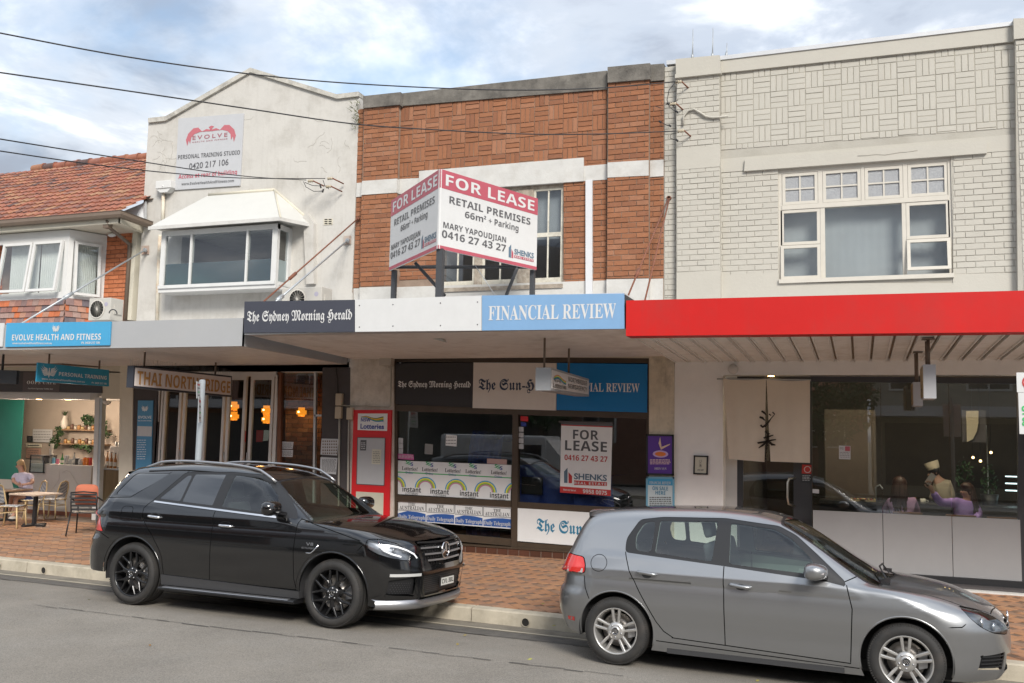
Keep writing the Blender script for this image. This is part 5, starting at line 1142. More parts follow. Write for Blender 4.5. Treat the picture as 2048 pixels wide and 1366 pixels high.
sheetpx('header_strip', K_GR, t, [(1122.5, 849), (1225, 853), (1225, 846.5), (1122.5, 842)], Yp-.002, .001); sheetpx('header_rule', K_RI, t, [(1122.5, 851), (1225, 855), (1225, 853), (1122.5, 849)], Yp-.002, .001)
sheetpx('footer_strip', K_RI, t, [(1120, 985), (1221, 992), (1221.5, 980), (1120, 972.5)], Yp-.002, .001)
ptext(t, BOLD('FOR'), (1146, 878), (1197, 880), 19, Yp, K_GR); ptext(t, BOLD('LEASE'), (1130, 900), (1214, 904), 20, Yp, K_GR); ptext(t, BOLD('0416 27 43 27'), (1129, 920), (1215, 924), 11, Yp, K_RI)
ptext(t, 'SHENKS', (1148, 958), (1214, 962), 12, Yp, K_STEELB, off=.03); sheetpx('red_strip', K_RI, t, [(1148, 970), (1214, 972), (1214, 964.5), (1148, 960.5)], Yp-.002, .001); ptext(t, BOLD('REAL ESTATE'), (1149, 968), (1213, 971), 5, Yp, K_WH, space=1.2, lift=.006)
def shlogo(t, x, y, h, Y): sheetpx('logo_bar', K_STEELB, t, [(x, y), (x+7*h/30, y+.5), (x+7*h/30, y-h), (x, y-h*.75)], Y-.003, .002); sheetpx('logo_bar', K_RI, t, [(x+9*h/30, y+.6), (x+16*h/30, y+1), (x+16*h/30, y-h*.45), (x+9*h/30, y-h*.7)], Y-.003, .002)
shlogo(t, 1128, 965.5, 30, Yp); ptext(t, BOLD('9958 0075'), (1166, 986), (1214, 990), 8, Yp, K_WH, lift=.006); ptext(t, BOLD('Here to Serve!'), (1127, 981), (1152, 983), 4, Yp, K_WH, lift=.006)
b = MB(); b.tube([P(1118, 843, Yp-.004), P(1226, 846, Yp-.004)], .016, 6); tag(b.build('tape_strip', K_GR), 'black tape along the top of the lease poster', 'tape')
t = board('purple Shen Yun show poster in a black frame on the pier', [(1294, 948), (1346, 949.5), (1346, 871), (1294, 870)], YF-.06, K_PUR, 'wall_poster', 'poster', frame=M_BLK, fw=14)
arcs(t, P(1321, 908, YF-.06), (.12, 0, 0), (0, 0, .055), 0.01, 1, 0, 6.2832, FL('poster_glow', (.55, .40, .68)), name='print_patch'); arcs(t, P(1321, 908, YF-.06), (.085, 0, 0), (0, 0, .035), 0.01, 1, 0, 6.2832, K_OR, name='print_patch', lift=.006)
fake_lines(t, (1300, 918), (1341, 929), 4, 1.8, YF-.066, FL('poster_pink', (.65, .45, .5)), 5); ptext(t, SERIF('SHEN YUN'), (1309, 939), (1333, 939.5), 4.5, YF-.06, K_WH)
poly2(t, [[(0, 0), (.14, .08), (.15, .10), (.02, .05)], [(-.03, .1), (0, .02), (.02, .02), (-.005, .2)]], P(1321, 900, YF-.06), (1, 0, 0), (0, 0, 1), FL('poster_cream', (.75, .55, .40)), 'print_patch')
t = board('pale blue ON SALE HERE newspaper poster below the purple poster', [(1294, 1018), (1347, 1020), (1347, 956), (1294, 955)], YF-.06, FL('poster_ice', (.56, .64, .66)), 'wall_poster', 'poster', frame=FL('frame_blue', (.16, .38, .52)), fw=14)
sheetpx('header_strip', K_BRT if 0 else FL('header_blue', (.05, .32, .55)), t, [(1296, 970), (1345, 971), (1345, 957), (1296, 956)], YF-.064, .002); ptext(t, SERIF('FINANCIAL REVIEW'), (1299, 968), (1342, 969), 6, YF-.064, K_WH)
ptext(t, BOLD('ON SALE'), (1305, 980), (1336, 981), 7.5, YF-.06, K_LTEAL); ptext(t, BOLD('HERE'), (1311, 989), (1331, 990), 7.5, YF-.06, K_LTEAL); fake_lines(t, (1299, 993), (1343, 1016), 6, 2, YF-.063, K_GR, 8)
# ---- red lotteries board
Yr = YF-.05
t = board('tall bright red lotteries notice board on the pier left of the shop', [(700, 1090), (776, 1095), (783, 820), (707, 820)], Yr, K_RD, 'notice_board', 'notice board', dy=.04)
sheetpx('logo_panel', FL('shade_white', (.78, .78, .77)), t, [(715, 860), (774, 862), (775, 827), (716, 827)], Yr-.006, .005); ptext(t, BOLD('NSW'), (722, 843), (741, 843), 7, Yr-.006, K_NAVY if 0 else K_MUT); ptext(t, 'Lotteries', (721, 857), (768, 858), 10, Yr-.006, K_MUT, off=.025)
for k, m_ in enumerate((K_DK, K_YEL, K_OR, K_GRN, K_BRT)):
 b = MB(); vs = []
 for i in range(15):
  f = i/14; x = 722+f*45; y = 831.5+k*(1.8*f+.3)+6*max(0, math.sin((f-.25)*4.4))*.9-(3*math.sin(f*3)) + 2; vs += [P(x, y, Yr-.009), P(x, y+.4+1.6*f, Yr-.009)]
 b.add(vs, [(2*i, 2*i+1, 2*i+3, 2*i+2) for i in range(14)]); b.build('ribbon_stripe', m_, t)
sheetpx('grey_panel', FL('panel_grey', (.47, .48, .49)), t, [(713, 968), (768, 971), (770, 876), (715, 875)], Yr-.006, .005)
b = MB()
for p_, q_ in (((713, 968), (768, 971)), ((768, 971), (770, 876)), ((770, 876), (715, 875)), ((715, 875), (713, 968))): bar(b, p_, q_, Yr-.009, .012, .004)
b.build('panel_edge', K_GR, t); sheetpx('cream_panel', K_CRM, t, [(711, 1080), (765, 1084), (767, 986), (712, 983)], Yr-.006, .005)
sheetpx('small_poster', K_GR, t, [(720, 901), (732, 901), (733, 880), (721, 880)], Yr-.009, .002); sheetpx('paper_notice', K_CRM, t, [(743, 928), (761, 929), (763, 899), (744, 898)], Yr-.009, .002); fake_lines(t, (746, 902), (760, 926), 7, .9, Yr-.0105, K_GR, 3); fake_lines(t, (722, 884), (731, 899), 4, 1.5, Yr-.0105, K_LG, 3)
for i, (x_, y_, lb) in enumerate(((677, 799, 'cream switch box on the dark pier, upper of the stacked pair'), (676, 825, 'cream switch box on the dark pier, lower of the stacked pair'), (699, 827, 'cream switch box beside the top of the red notice board'))):
 a = P(x_-7, y_+12, YF-.09); c = P(x_+6, y_-12, YF-.09); b = MB(); b.box(a.x, c.x, YF-.09, YF-.012, a.z, c.z, .012); tag(b.build('switch_box', FL('beige_plastic', (.50, .42, .31))), lb, 'switch box', 'switch boxes by the pier')
b = MB(); b.tube([P(679, 838, YF-.03), P(676, 1090, YF-.03)], .018, 8); tag(b.build('conduit', M_PREND), 'grey conduit running down the dark pier', 'conduit')
b = MB(); b.tube([P(698, 839, YF-.03), P(694, 1090, YF-.03)], .018, 8); tag(b.build('conduit', M_PREND), 'grey conduit beside the red notice board', 'conduit')
b = MB(); b.tube([P(683, 811, YF-.03), P(776, 815, YF-.03), P(781, 812, YF-.03), P(783, 722, YF-.03)], .012, 8); tag(b.build('conduit', M_PREND), 'thin conduit bending up the pier over the red board', 'conduit')
b = MB(); b.tube([P(672, 735, YF-.02), P(675, 760, YF-.03), P(676, 788, YF-.03)], .006, 6); tag(b.build('loose_cable', M_WIRE), 'black cable looping down the dark pier to the boxes', 'cable')
b = MB(); a = P(758, 731, YF-.14); c = P(782, 714, YF-.14); b.box(a.x, c.x, YF-.14, YF-.002, a.z, c.z, .008); b.lathe([(.035, 0), (.035, -.03), (.02, -.05), (.0001, -.055)], (a.x+.12, YF-.07, a.z), 12); tag(b.build('security_camera', FL('camera_case', (.50, .46, .40))), 'beige camera box high on the pier left of the shop window', 'security camera')
b = MB(); q = P(870, 668, 11.9); b.tube([(q.x, q.y, nz0+.06), q], .012, 6); b.lathe([(.04, 0), (.05, -.03), (.03, -.05)], q, 12); b.hexa([q+Vector((-.02, -.03, -.04)), q+Vector((.14, -.03, -.08)), q+Vector((.14, .06, -.08)), q+Vector((-.02, .06, -.04))], [q+Vector((-.02, -.03, -.07)), q+Vector((.16, -.03, -.12)), q+Vector((.16, .06, -.12)), q+Vector((-.02, .06, -.07))]); tag(b.build('flood_light', FL('lamp_body', (.5, .5, .47))), 'small floodlight under the newsagency awning', 'floodlight')
for lb, q, n_ in (('menu poster with photographs of dishes on the dark pier', [(641, 909), (674, 911), (677, 878), (643, 877)], 1), ('text menu poster below the photo menu on the dark pier', [(640, 946), (672, 949), (675, 916), (641, 914)], 2)):
 t = board(lb, q, YF-.03, K_LG, 'menu_poster', 'poster', dy=.004)
 if n_ == 1:
  b = MB(); rr = random.Random(2)
  for i in range(7):
   for j in range(5): x, y = 645+i*4.4, 881+j*6; b.add([P(x, y+3, YF-.032), P(x+2.2, y+3, YF-.032), P(x+2.2, y, YF-.032), P(x, y, YF-.032)], [(0, 1, 2, 3)])
  o = b.build('dish_photo', FL('dish_brown', (.14, .08, .04)), t); o['kind'] = 'stuff'
 else: fake_lines(t, (644, 918), (672, 944), 12, .9, YF-.032, K_GR, 4)
for lb, q in (('white notice sheets taped to the brick-side window, upper', [(558, 897), (585, 898), (587, 884), (559, 883)]), ('white notice sheets taped to the brick-side window, lower', [(557, 913), (585, 914), (586, 900), (558, 899)])):
 t = board(lb, q, YF+.045, K_LG, 'paper_notice', 'notice', dy=.003); fake_lines(t, (560, q[2][1]+1), (584, q[0][1]-1), 5, .9, YF+.0435, K_GR, 4)
for lb, q, m_ in (('red menu card in the folding door glass, left', [(484, 884), (491, 884), (492, 862), (484, 861)], K_RI), ('red menu card in the folding door glass, right of the other', [(512, 884), (525, 884), (527, 861), (513, 860)], K_RI), ('tilted white menu card beside the red card in the door glass', [(526, 882), (536, 881), (541, 861), (528, 860)], K_PALE)):
 t = board(lb, q, YF+.07, m_, 'menu_card', 'menu card', dy=.003, group='menu cards in the folding doors')
t = board('tall narrow blue gym sign on the dark pier under the lightbox', [(271, 940), (302, 940), (306, 801), (276, 801)], YF-.02, FL('pillar_blue', (.08, .28, .48)), 'pillar_sign', 'sign')
bird(t, P(290, 817, YF-.025), (.10, 0, 0), (0, 0, .075), K_LB); ptext(t, 'EVOLVE', (277, 837), (303, 837), 5.5, YF-.02, K_LB, off=.02); sheetpx('map_print', K_LG, t, [(274, 872), (303, 873), (304, 853), (275, 852)], YF-.023, .002); fake_lines(t, (274, 878), (292, 920), 9, 1.1, YF-.0235, K_LB, 3)
ptext(t, BOLD('HEALTH AND FITNESS'), (276, 842.5), (303, 842.5), 2, YF-.02, K_LB)
Y5 = YF-.03
t = board('faded white personal training studio sign high on the white gable', [(350, 380), (480, 371), (487.5, 226.5), (357, 237)], Y5, FL('faded_sign', (.46, .465, .475)), dy=.028)
ptext(t, BOLD('PERSONAL TRAINING STUDIO'), (356, 319), (480, 309), 8.5, Y5, K_GR); ptext(t, '0420 217 106', (378, 339), (457, 330), 12.5, Y5, K_GR, off=.012); ptext(t, BOLD('Access at rear of building'), (357, 358), (474, 348), 8.5, Y5, K_PK); ptext(t, BOLD('www.EvolveHealthAndFitness.com'), (363, 371), (468, 364), 5.5, Y5, K_GR)
ptext(t, 'EVOLVE', (385, 280), (455, 273), 8, Y5, FL('faded_red_ink', (.33, .12, .14)), space=1.5, off=.02); ptext(t, BOLD('HEALTH AND FITNESS'), (385, 286), (455, 279), 2.5, Y5, FL('faded_red_ink', (.33, .12, .14)), space=1.3)
O = P(421, 284, Y5)
wg = []
for s_ in (-1, 1):
 o_ = [(0, .78)];
 wg.append([(s_*.02, .74), (s_*.2, .80), (s_*.36, .68), (s_*.52, .94), (s_*.72, .92), (s_*.92, .62), (s_*1.0, .25), (s_*.93, -.12), (s_*.88, .22), (s_*.82, .0), (s_*.78, .38), (s_*.66, .56), (s_*.45, .66), (s_*.2, .66), (s_*.02, .64)])
wg.append([(-.10, .9), (0, .98), (.12, .92), (.04, .8), (0, .62), (-.05, .8)])
U5 = P(471, 277, Y5)-P(371, 286, Y5); poly2(t, wg, O, U5*.5, (0, 0, .33), K_FADE, 'winged_emblem')
# ---- FOR LEASE V board
ap_b = P(876, 497, 11.42); zb_ = ap_b.z; rb_ = PZ(1073, 540, zb_); lb_ = PZ(778, 541, zb_)
ap_t = P(877.5, 338, 11.42); ht = ap_t.z-zb_
t = thing('lease_sign', 'large V-shaped red and white FOR LEASE board on black posts on the awning', 'sign', (ap_b.x, ap_b.y, nz1-.05))
up = Vector((0, 0, 1))
def vface(A, Bq, nm):
 """A -> Bq left to right as read"""
 U = Bq-A; nrm = U.cross(up).normalized(); f = lambda u, v, o=0: A+U*u+up*(ht*v)+nrm*o
 b = MB(); b.hexa([f(0, 0), f(1, 0), f(1, 1), f(0, 1)], [f(0, 0, -.03), f(1, 0, -.03), f(1, 1, -.03), f(0, 1, -.03)]); pnl = b.build('sign_panel', K_WH, t)
 for v0, v1 in ((.765, 1), (0, .045)): b = MB(); b.hexa([f(0, v0, .003), f(1, v0, .003), f(1, v1, .003), f(0, v1, .003)], [f(0, v0, .001), f(1, v0, .001), f(1, v1, .001), f(0, v1, .001)]); b.build('red_band', K_PK, pnl)
 T = lambda s, u0, u1, v, h, m, **k: text(pnl, s, f(u0, v), U*(u1-u0), up*(ht*h), m, **k)
 T(BOLD('FOR LEASE'), .05, .96, .81, .145, K_WH, lift=.006); T(BOLD('RETAIL PREMISES'), .09, .92, .60, .095, K_GR); T(BOLD('66m'), .24, .42, .47, .085, K_GR); T(BOLD('2'), .425, .45, .515, .045, K_GR); T('+ '+BOLD('Parking'), .475, .79, .47, .085, K_GR); T(BOLD('MARY YAPOUDJIAN'), .04, .66, .275, .075, K_GR); T(BOLD('0416 27 43 27'), .03, .66, .15, .095, K_GR)
 T('SHENKS', .75, .965, .15, .075, K_STEELB, off=.03)
 b = MB(); b.hexa([f(.75, .10, .004), f(.965, .10, .004), f(.965, .135, .004), f(.75, .135, .004)], [f(.75, .10, .001), f(.965, .10, .001), f(.965, .135, .001), f(.75, .135, .001)]); b.build('red_strip', K_PK, pnl); T(BOLD('REAL ESTATE'), .755, .96, .105, .025, K_WH, lift=.006, space=1.2)
 b = MB(); b.add([f(.69, .09, .004), f(.715, .09, .004), f(.715, .27, .004), f(.69, .22, .004)], [(0, 1, 2, 3)]); b.build('logo_bar', K_STEELB, pnl); b = MB(); b.add([f(.72, .09, .004), f(.74, .09, .004), f(.74, .16, .004), f(.72, .21, .004)], [(0, 1, 2, 3)]); b.build('logo_bar', K_PK, pnl)
vface(ap_b+Vector((.002, -.002, 0)), rb_, 'r'); vface(lb_, ap_b+Vector((-.002, -.002, 0)), 'l')
M_PST = mat('charcoal_steel', (.05, .053, .058), .5, var=.1)
mid = (lb_+rb_)/2; apx = ap_b+Vector((0, .06, 0)); zp = nz1-.2
def post(p, r=.035): part('post', M_PST, t, lambda b: b.box(p.x-r, p.x+r, p.y-r, p.y+r, zp, zb_+.01))
post(apx+Vector((0, .03, 0)), .045); lp = lb_+Vector((.07, .0, 0)); rp = rb_+Vector((-.08, .0, 0)); lp.y += .05; rp.y += .05; post(lp); post(rp)
def brace(a, c, r=.028): part('brace', M_PST, t, lambda b: b.tube([a, c], r, 4))
brace(lp+up*.0+Vector((.03, 0, .06-0)), rp+Vector((-.03, 0, .06))) ; q1 = P(830, 525, 12.2); brace(q1, P(890, 592, 12.6)); brace(P(1034, 537, 12.2), P(1012, 592, 12.6))
b = MB(); b.tube([P(950, 530, 12.4), P(990, 590, 12.4)], .006, 4); b.build('stay_wire', M_STEEL, t)
# ---- awning stay rods
def rod(label, a, c, Ya, Yc, r, m, turn=None):
 A, Cc = P(*a, Ya), P(*c, Yc); b = MB(); b.tube([A, Cc], r, 8)
 if turn: b.tube([A.lerp(Cc, turn-.03), A.lerp(Cc, turn+.03)], r*2.2, 8)
 b.lathe([(r*2.5, -.02), (r*2.5, .02)], A, 10, 'Y'); tag(b.build('stay_rod', m), label, 'stay rod', 'rods holding up the awnings')
rod('grey stay rod from the left corner of the gabled wall down over the grey awning', (290, 500), (28, 656), YF-.09, YA+.3, .016, M_STEEL, .62)
rod('grey stay rod from the right of the gabled wall to the black sign board', (695, 481), (551, 604), YF-.09, YA+.15, .016, M_STEEL, .95)
rod('rusty stay rod from the brick corner to the black sign board', (716, 437), (524, 606), YF-.05, YA+.15, .013, M_RUST, .72)
rod('rusty stay rod in front of the right brick pilaster, left of the pair', (1337, 396), (1256, 592), YF-.02, YA+.2, .012, M_RUST, .8)
rod('rusty stay rod in front of the right brick pilaster, right of the pair', (1339, 396), (1290, 600), YF-.02, YA+.5, .012, M_RUST)
# ---- outdoor air conditioners
def aircon(label, x0, x1, y0, y1, Y, xs, face_l):
 a, c = P(x0, y1, Y), P(x1, y0, Y); d = .32; t = thing('air_conditioner', label, 'air conditioner', ((a.x+c.x)/2, Y+.15, a.z))
 part('case', FL('ac_cream', (.46, .44, .395)), t, lambda b: b.box(a.x, c.x, Y, Y+d, a.z, c.z, .012))
 cx_ = a.x+(c.x-a.x)*.40; cz_ = (a.z+c.z)/2+.0; r = min(.24, (c.z-a.z)*.42)
 part('fan_opening', M_DARK if not face_l else FL('fan_brown', (.22, .16, .12)), t, lambda b: b.lathe([(r, -.004), (r*.98, -.002), (.0001, -.002)], (cx_, Y, cz_), 28, 'Y'))
 def grille(b):
  for k in range(1, 9): b.lathe([(r*k/8, -.012), (r*k/8+.003, -.012), (r*k/8+.003, -.008)], (cx_, Y, cz_), 28, 'Y')
  for k in range(8): an = k*math.pi/8; b.tube([(cx_-r*math.cos(an), Y-.012, cz_-r*math.sin(an)), (cx_+r*math.cos(an), Y-.012, cz_+r*math.sin(an))], .003, 4)
 part('grille', FL('ac_grille', (.55, .52, .46)), t, grille)
 def blades(b):
  for k in range(3):
   an = k*2.094+.6; u = Vector((math.cos(an), 0, math.sin(an))); w = Vector((-math.sin(an), 0, math.cos(an))); cc = Vector((cx_, Y-.005, cz_)); b.add([cc+u*.03-w*.04, cc+u*r*.9-w*.08, cc+u*r*.92+w*.06, cc+u*.03+w*.04], [(0, 1, 2, 3)])
  b.lathe([(.05, -.007), (.0001, -.008)], (cx_, Y, cz_), 14, 'Y')
 part('fan', FL('fan_blade', (.45, .38, .30)), t, blades)
 p = Vector((c.x-.10, Y-.003, c.z-.12)); part('badge', FL('badge', (.35, .33, .40)), t, lambda b: b.lathe([(.04, 0), (.028, -.001)], p, 16, 'Y'))
 part('side_cover', FL('ac_cream', (.46, .44, .395)), t, lambda b: b.box(c.x, c.x+.02, Y+.08, Y+.26, a.z+.12, c.z-.12)); return t
aircon('old cream air conditioner with a missing fan guard on the left awning', 176, 222, 595, 641, 13.0, 0, True)
aircon('cream air conditioner half hidden behind the black newspaper board', 562, 644, 573, 622, 12.9, 0, False)
b = MB(); [b.tube([P(226+8*math.cos(a_/3+k), 628-9*abs(math.sin(a_/3+k)), 12.9) for a_ in range(8)], .01, 6) for k in (0, .6, 1.3)]; tag(b.build('pipe_coil', M_BLK), 'tangle of black pipes beside the old air conditioner', 'pipes')
# ---- overhead wires: each hangs in one vertical plane
def wire(label, pts, Y0, Y1, r=.013):
 A, Bq = P(*pts[0], Y0), P(*pts[-1], Y1); d = Bq-A; nx_, ny_ = -d.y, d.x; out_ = []
 for x, y in pts: q = _ray(x, y); k = (nx_*A.x+ny_*A.y)/(nx_*q.x+ny_*q.y); out_.append(Vector((q.x*k, q.y*k, q.z*k+CH)))
 sm = []
 for i in range(len(out_)-1):
  p0, p1, p2, p3 = out_[max(0, i-1)], out_[i], out_[i+1], out_[min(len(out_)-1, i+2)]
  for k in range(6):
   f = k/6; sm.append(.5*((2*p1)+(p2-p0)*f+(2*p0-5*p1+4*p2-p3)*f*f+(3*p1-p0-3*p2+p3)*f**3))
 sm.append(out_[-1]); b = MB(); b.tube(sm, r, 6); tag(b.build('overhead_wire', M_WIRE), label, 'wire', 'overhead wires')
wire('uppermost overhead wire running to the bracket on the painted pilaster', [(-60, 54), (0, 66), (250, 113), (500, 148), (720, 168), (1000, 180), (1200, 176), (1358, 163)], 6.5, YQ-.2, .008)
wire('second overhead wire crossing the gable and the brick building', [(-60, 136), (0, 145), (250, 181), (500, 218), (700, 247), (860, 259), (1050, 268), (1200, 268), (1358, 262)], 6.5, YQ-.2, .008)
wire('third overhead wire, ending at the insulators on the gabled wall', [(-60, 267), (0, 278), (250, 318), (420, 344), (520, 355), (612, 360)], 6.5, YF-.3, .0075)
wire('lowest overhead wire, ending at the insulators on the gabled wall', [(-60, 293), (0, 302), (180, 328), (330, 345), (480, 356), (650, 357)], 6.8, YF-.3, .0075)
def bracket(lb, pts, Y):
 t = thing('wire_bracket', lb, 'wire bracket', P(*pts[0], Y))
 for x, y in pts:
  p = P(x, y, Y); part('insulator', FL('ceramic', (.42, .36, .26), .3), t, lambda b: b.lathe([(.012, -.05), (.03, -.04), (.018, -.02), (.03, 0), (.018, .02), (.03, .04), (.012, .05)], p, 10, 'X'))
  part('arm', M_RUST, t, lambda b: b.tube([p+Vector((.05, 0, 0)), p+Vector((.13, .25, -.04))], .012, 6))
 return t
t = bracket('pair of insulators and black wire tails on the white gabled wall', [(621, 362), (660, 357), (657, 373)], YF-.3)
part('wire_tail', M_WIRE, t, lambda b: (b.tube([P(x, y, YF-.3) for x, y in ((607, 363), (612, 374), (628, 383), (645, 382))], .006, 5), b.tube([P(x, y, YF-.3) for x, y in ((610, 365), (625, 371), (640, 372))], .006, 5), b.tube([P(x, y, YF-.3) for x, y in ((646, 360), (650, 372), (658, 378))], .006, 5), b.tube([P(640, 368, YF-.3), P(642, 376, YF-.3)], .014, 6), b.tube([P(647, 378, YF-.3), P(645, 385, YF-.3)], .014, 6)))
t = bracket('insulators and tangled wires on the edge of the painted brick pilaster', [(1357, 164), (1346, 208), (1362, 262)], YQ-.2)
part('wire_tail', M_WIRE, t, lambda b: [b.tube([P(x, y, YQ-.2) for x, y in L_], .006, 5) for L_ in ([(1350, 165), (1338, 180), (1334, 200), (1340, 215), (1352, 224)], [(1354, 168), (1352, 190), (1350, 230), (1352, 258)], [(1330, 210), (1345, 205), (1356, 200)], [(1320, 243), (1332, 250), (1340, 252)], [(1358, 265), (1342, 268), (1340, 276), (1354, 281)], [(1310, 212), (1322, 216)])] + [b.tube([P(x, y, YQ-.2), P(x+4, y+3, YQ-.2)], .016, 6) for x, y in ((1334, 206), (1344, 209), (1352, 222), (1318, 242), (1338, 250), (1352, 279))])
# ---- noren curtain and restaurant bits
M_NOR = mat('linen_curtain', (.68, .60, .49), .9, var=.04, bump=.2, bscale=200)
def noren():
 t = thing('noren_curtain', 'beige split cloth curtain with black brush lettering over the restaurant door', 'curtain', P(1530, 925, YF-.05))
 YQ_ = YF-.05
 for (x0, x1, xb0, xb1, yt0, yt1, yb0, yb1) in ((1446, 1532, 1458, 1529, 757, 758, 918, 924), (1533, 1620, 1541, 1620, 758, 760, 923, 926)):
  b = MB(); b.smooth = True; n, m_ = 28, 24; vs = []
  for j in range(m_+1):
   v = j/m_
   for i in range(n+1):
    u = i/n; x = (x0+(x1-x0)*u)*(1-v)+(xb0+(xb1-xb0)*u)*v; y = (yt0+(yt1-yt0)*u)*(1-v)+(yb0+(yb1-yb0)*u)*v+3*math.sin(u*math.pi)*(1-v)
    fo = .012*math.sin(u*9+x0)*v+.008*math.sin(u*15+1)*v+.010*math.sin(u*4+v*3); vs.append(P(x, y, YQ_-.015+fo))
  b.add(vs, [(j*(n+1)+i, j*(n+1)+i+1, (j+1)*(n+1)+i+1, (j+1)*(n+1)+i) for j in range(m_) for i in range(n)]); b.build('cloth', M_NOR, t)
 part('curtain_rod', M_STEEL, t, lambda b: b.tube([P(1434, 758, YQ_), P(1622, 760, YQ_)], .012, 8))
 K = FL('brush_black', (.03, .025, .02), .9); Yk = YQ_-.045
 def stroke(pts, w):
  b = MB(); vs = []; n = len(pts)
  for i, (x, y) in enumerate(pts):
   dx, dy = pts[min(i+1, n-1)][0]-pts[max(i-1, 0)][0], pts[min(i+1, n-1)][1]-pts[max(i-1, 0)][1]; l = math.hypot(dx, dy) or 1; ww_ = w*.8*(1, 1.25, .9, .5, .25)[min(4, int(i*5/n))]
   vs += [P(x-dy/l*ww_, y+dx/l*ww_, Yk), P(x+dy/l*ww_, y-dx/l*ww_, Yk)]
  b.add(vs, [(2*i, 2*i+1, 2*i+3, 2*i+2) for i in range(n-1)]); b.build('brush_stroke', K, t)
 stroke([(1523, 822), (1528, 825), (1532, 830)], 2.2); stroke([(1519, 834), (1525, 836), (1530, 841)], 2.4); stroke([(1521, 850), (1525, 854), (1531, 851), (1537, 844), (1542, 837), (1550, 828)], 2.6); stroke([(1538, 828), (1542, 831)], 1.6); stroke([(1545, 824), (1549, 828)], 1.6)
 stroke([(1527, 876), (1535, 874), (1547, 870)], 2.0); stroke([(1515, 886), (1528, 884), (1545, 880), (1552, 879)], 2.2); stroke([(1536, 868), (1535, 880), (1533, 895), (1530, 922)], 2.8); stroke([(1532, 884), (1526, 890), (1517, 896)], 2.2); stroke([(1538, 883), (1544, 889), (1551, 890)], 2.6)
 stroke([(1530, 862), (1534, 866), (1540, 868)], 1.8)
noren()
t = board('small black-framed picture of brush characters on the white wall', [(1388, 947), (1414, 948), (1415, 913), (1389, 912)], YF-.03, K_CRM, 'framed_print', 'picture', frame=M_BLK, fw=11)
q = P(1398, 926, YF-.034); text(t, 'ジ', q, (.045, 0, 0), (0, 0, .045), K_DK); text(t, '禾', q-Vector((0, 0, .06)), (.045, 0, 0), (0, 0, .045), K_DK); fake_lines(t, (1395, 938), (1409, 942), 2, .9, YF-.0345, K_GR, 2)
b = MB(); q = P(1466, 738, YF-.04); b.lathe([(.075, .04), (.075, .0), (.05, -.035), (.0001, -.05)], q, 18, 'Y'); b.mi = 0; tag(b.build('dome_camera', M_WHITE), 'white dome camera on the restaurant wall above the cloth curtain', 'camera')
t = board('red and black no alcohol warning sign beside the restaurant door', [(1603, 965), (1622, 967), (1623, 930), (1604, 929)], YD-.02, FL('warning_black', (.03, .035, .04)), 'warning_sign', 'sign', dy=.006)
sheetpx('red_field', K_RI, t, [(1603.5, 947), (1622.5, 948), (1623, 930), (1604, 929)], YD-.024, .003); arcs(t, P(1615, 939, YD-.024), (.05, 0, 0), (0, 0, .05), .8, 1, 0, 6.2832, K_WH, name='ring'); fake_lines(t, (1605, 950), (1621, 962), 4, 1.1, YD-.0245, K_LG, 9)
t = board('white trading-hours notice in the restaurant window', [(1678, 918), (1701, 919), (1701, 892), (1678, 891)], YGl-.006, K_LG, 'window_notice', 'notice', dy=.004); fake_lines(t, (1680, 903), (1699, 916), 4, 1, YGl-.0075, K_GR, 6); sheetpx('red_patch', K_PK, t, [(1690, 902), (1700, 902.5), (1700, 893), (1690, 892.5)], YGl-.008, .001); ptext(t, '92', (1680, 899), (1687, 899), 5, YGl-.006, K_GR)
b = MB(); b.slab([P(1625, 986, YGl-.02), P(1638, 987, YGl-.02), P(1638, 979, YGl-.02), P(1625, 978, YGl-.02)], .012); tag(b.build('door_label', K_LG), 'small white label at the left edge of the restaurant glass', 'label')
# ---- OOPS cafe banner
Yo = YF-.015
t = board('dark banner reading OOPS over the open cafe front', [(-60, 782), (204, 786), (204, 744), (-60, 741)], Yo, FL('banner_dark', (.035, .028, .027)), 'cafe_banner', 'banner', dy=.015)
sheetpx('banner_photo', FL('banner_brown', (.085, .065, .06)), t, [(45, 783), (118, 785), (121, 745), (47, 743)], Yo-.003, .002)
ptext(t, SERIF('OOPS CAFE'), (54, 768), (112, 768.5), 7, Yo-.003, K_PALE, space=1.2); ptext(t, 'Open Minded, Opportunity, Possibility, Sense', (56, 778), (106, 779), 2.5, Yo-.003, K_LG, off=.03)
# ---- street signs on poles
sp = thing('parking_sign_pole', 'grey steel pole with two edge-on parking signs behind the dark car', 'sign pole', (P(405, 900, 11.0).x, 11.0, fz(11.0)))
q = P(405, 760, 11.0); part('pole', mat('pole_grey', (.26, .285, .30), .7, metal=0, var=.1), sp, lambda b: b.lathe([(.045, fz(11)), (.045, q.z-.01), (.03, q.z+.005), (.0001, q.z+.008)], (q.x, 11.0, 0), 16))
def edgeboard(px0, px1, y0, y1, Ya, Yb):
 a, c = P(px0, y0, Ya), P(px1, y0+4, Yb); d, e = P(px0+.5, y1, Ya), P(px1, y1-2, Yb); n_ = Vector((-.006, 0, 0)); b = MB(); b.hexa([a, d, e, c], [a+n_, d+n_, e+n_, c+n_]); w = b.build('sign_plate', K_LG, sp)
 for f0, f1, m_ in ((.12, .22, K_RI), (.35, .42, K_GR), (.6, .66, K_GRN), (.8, .86, K_GR)):
  b = MB(); g = lambda u, v: a.lerp(c, u).lerp(d.lerp(e, u), v)+Vector((.004, -.004, 0)); b.add([g(.25, f0), g(.75, f0), g(.75, f1), g(.25, f1)], [(0, 1, 2, 3)]); b.build('plate_print', m_, w)
edgeboard(393, 402, 762, 797, 10.75, 10.98); edgeboard(397, 403, 792, 845, 10.78, 10.98)
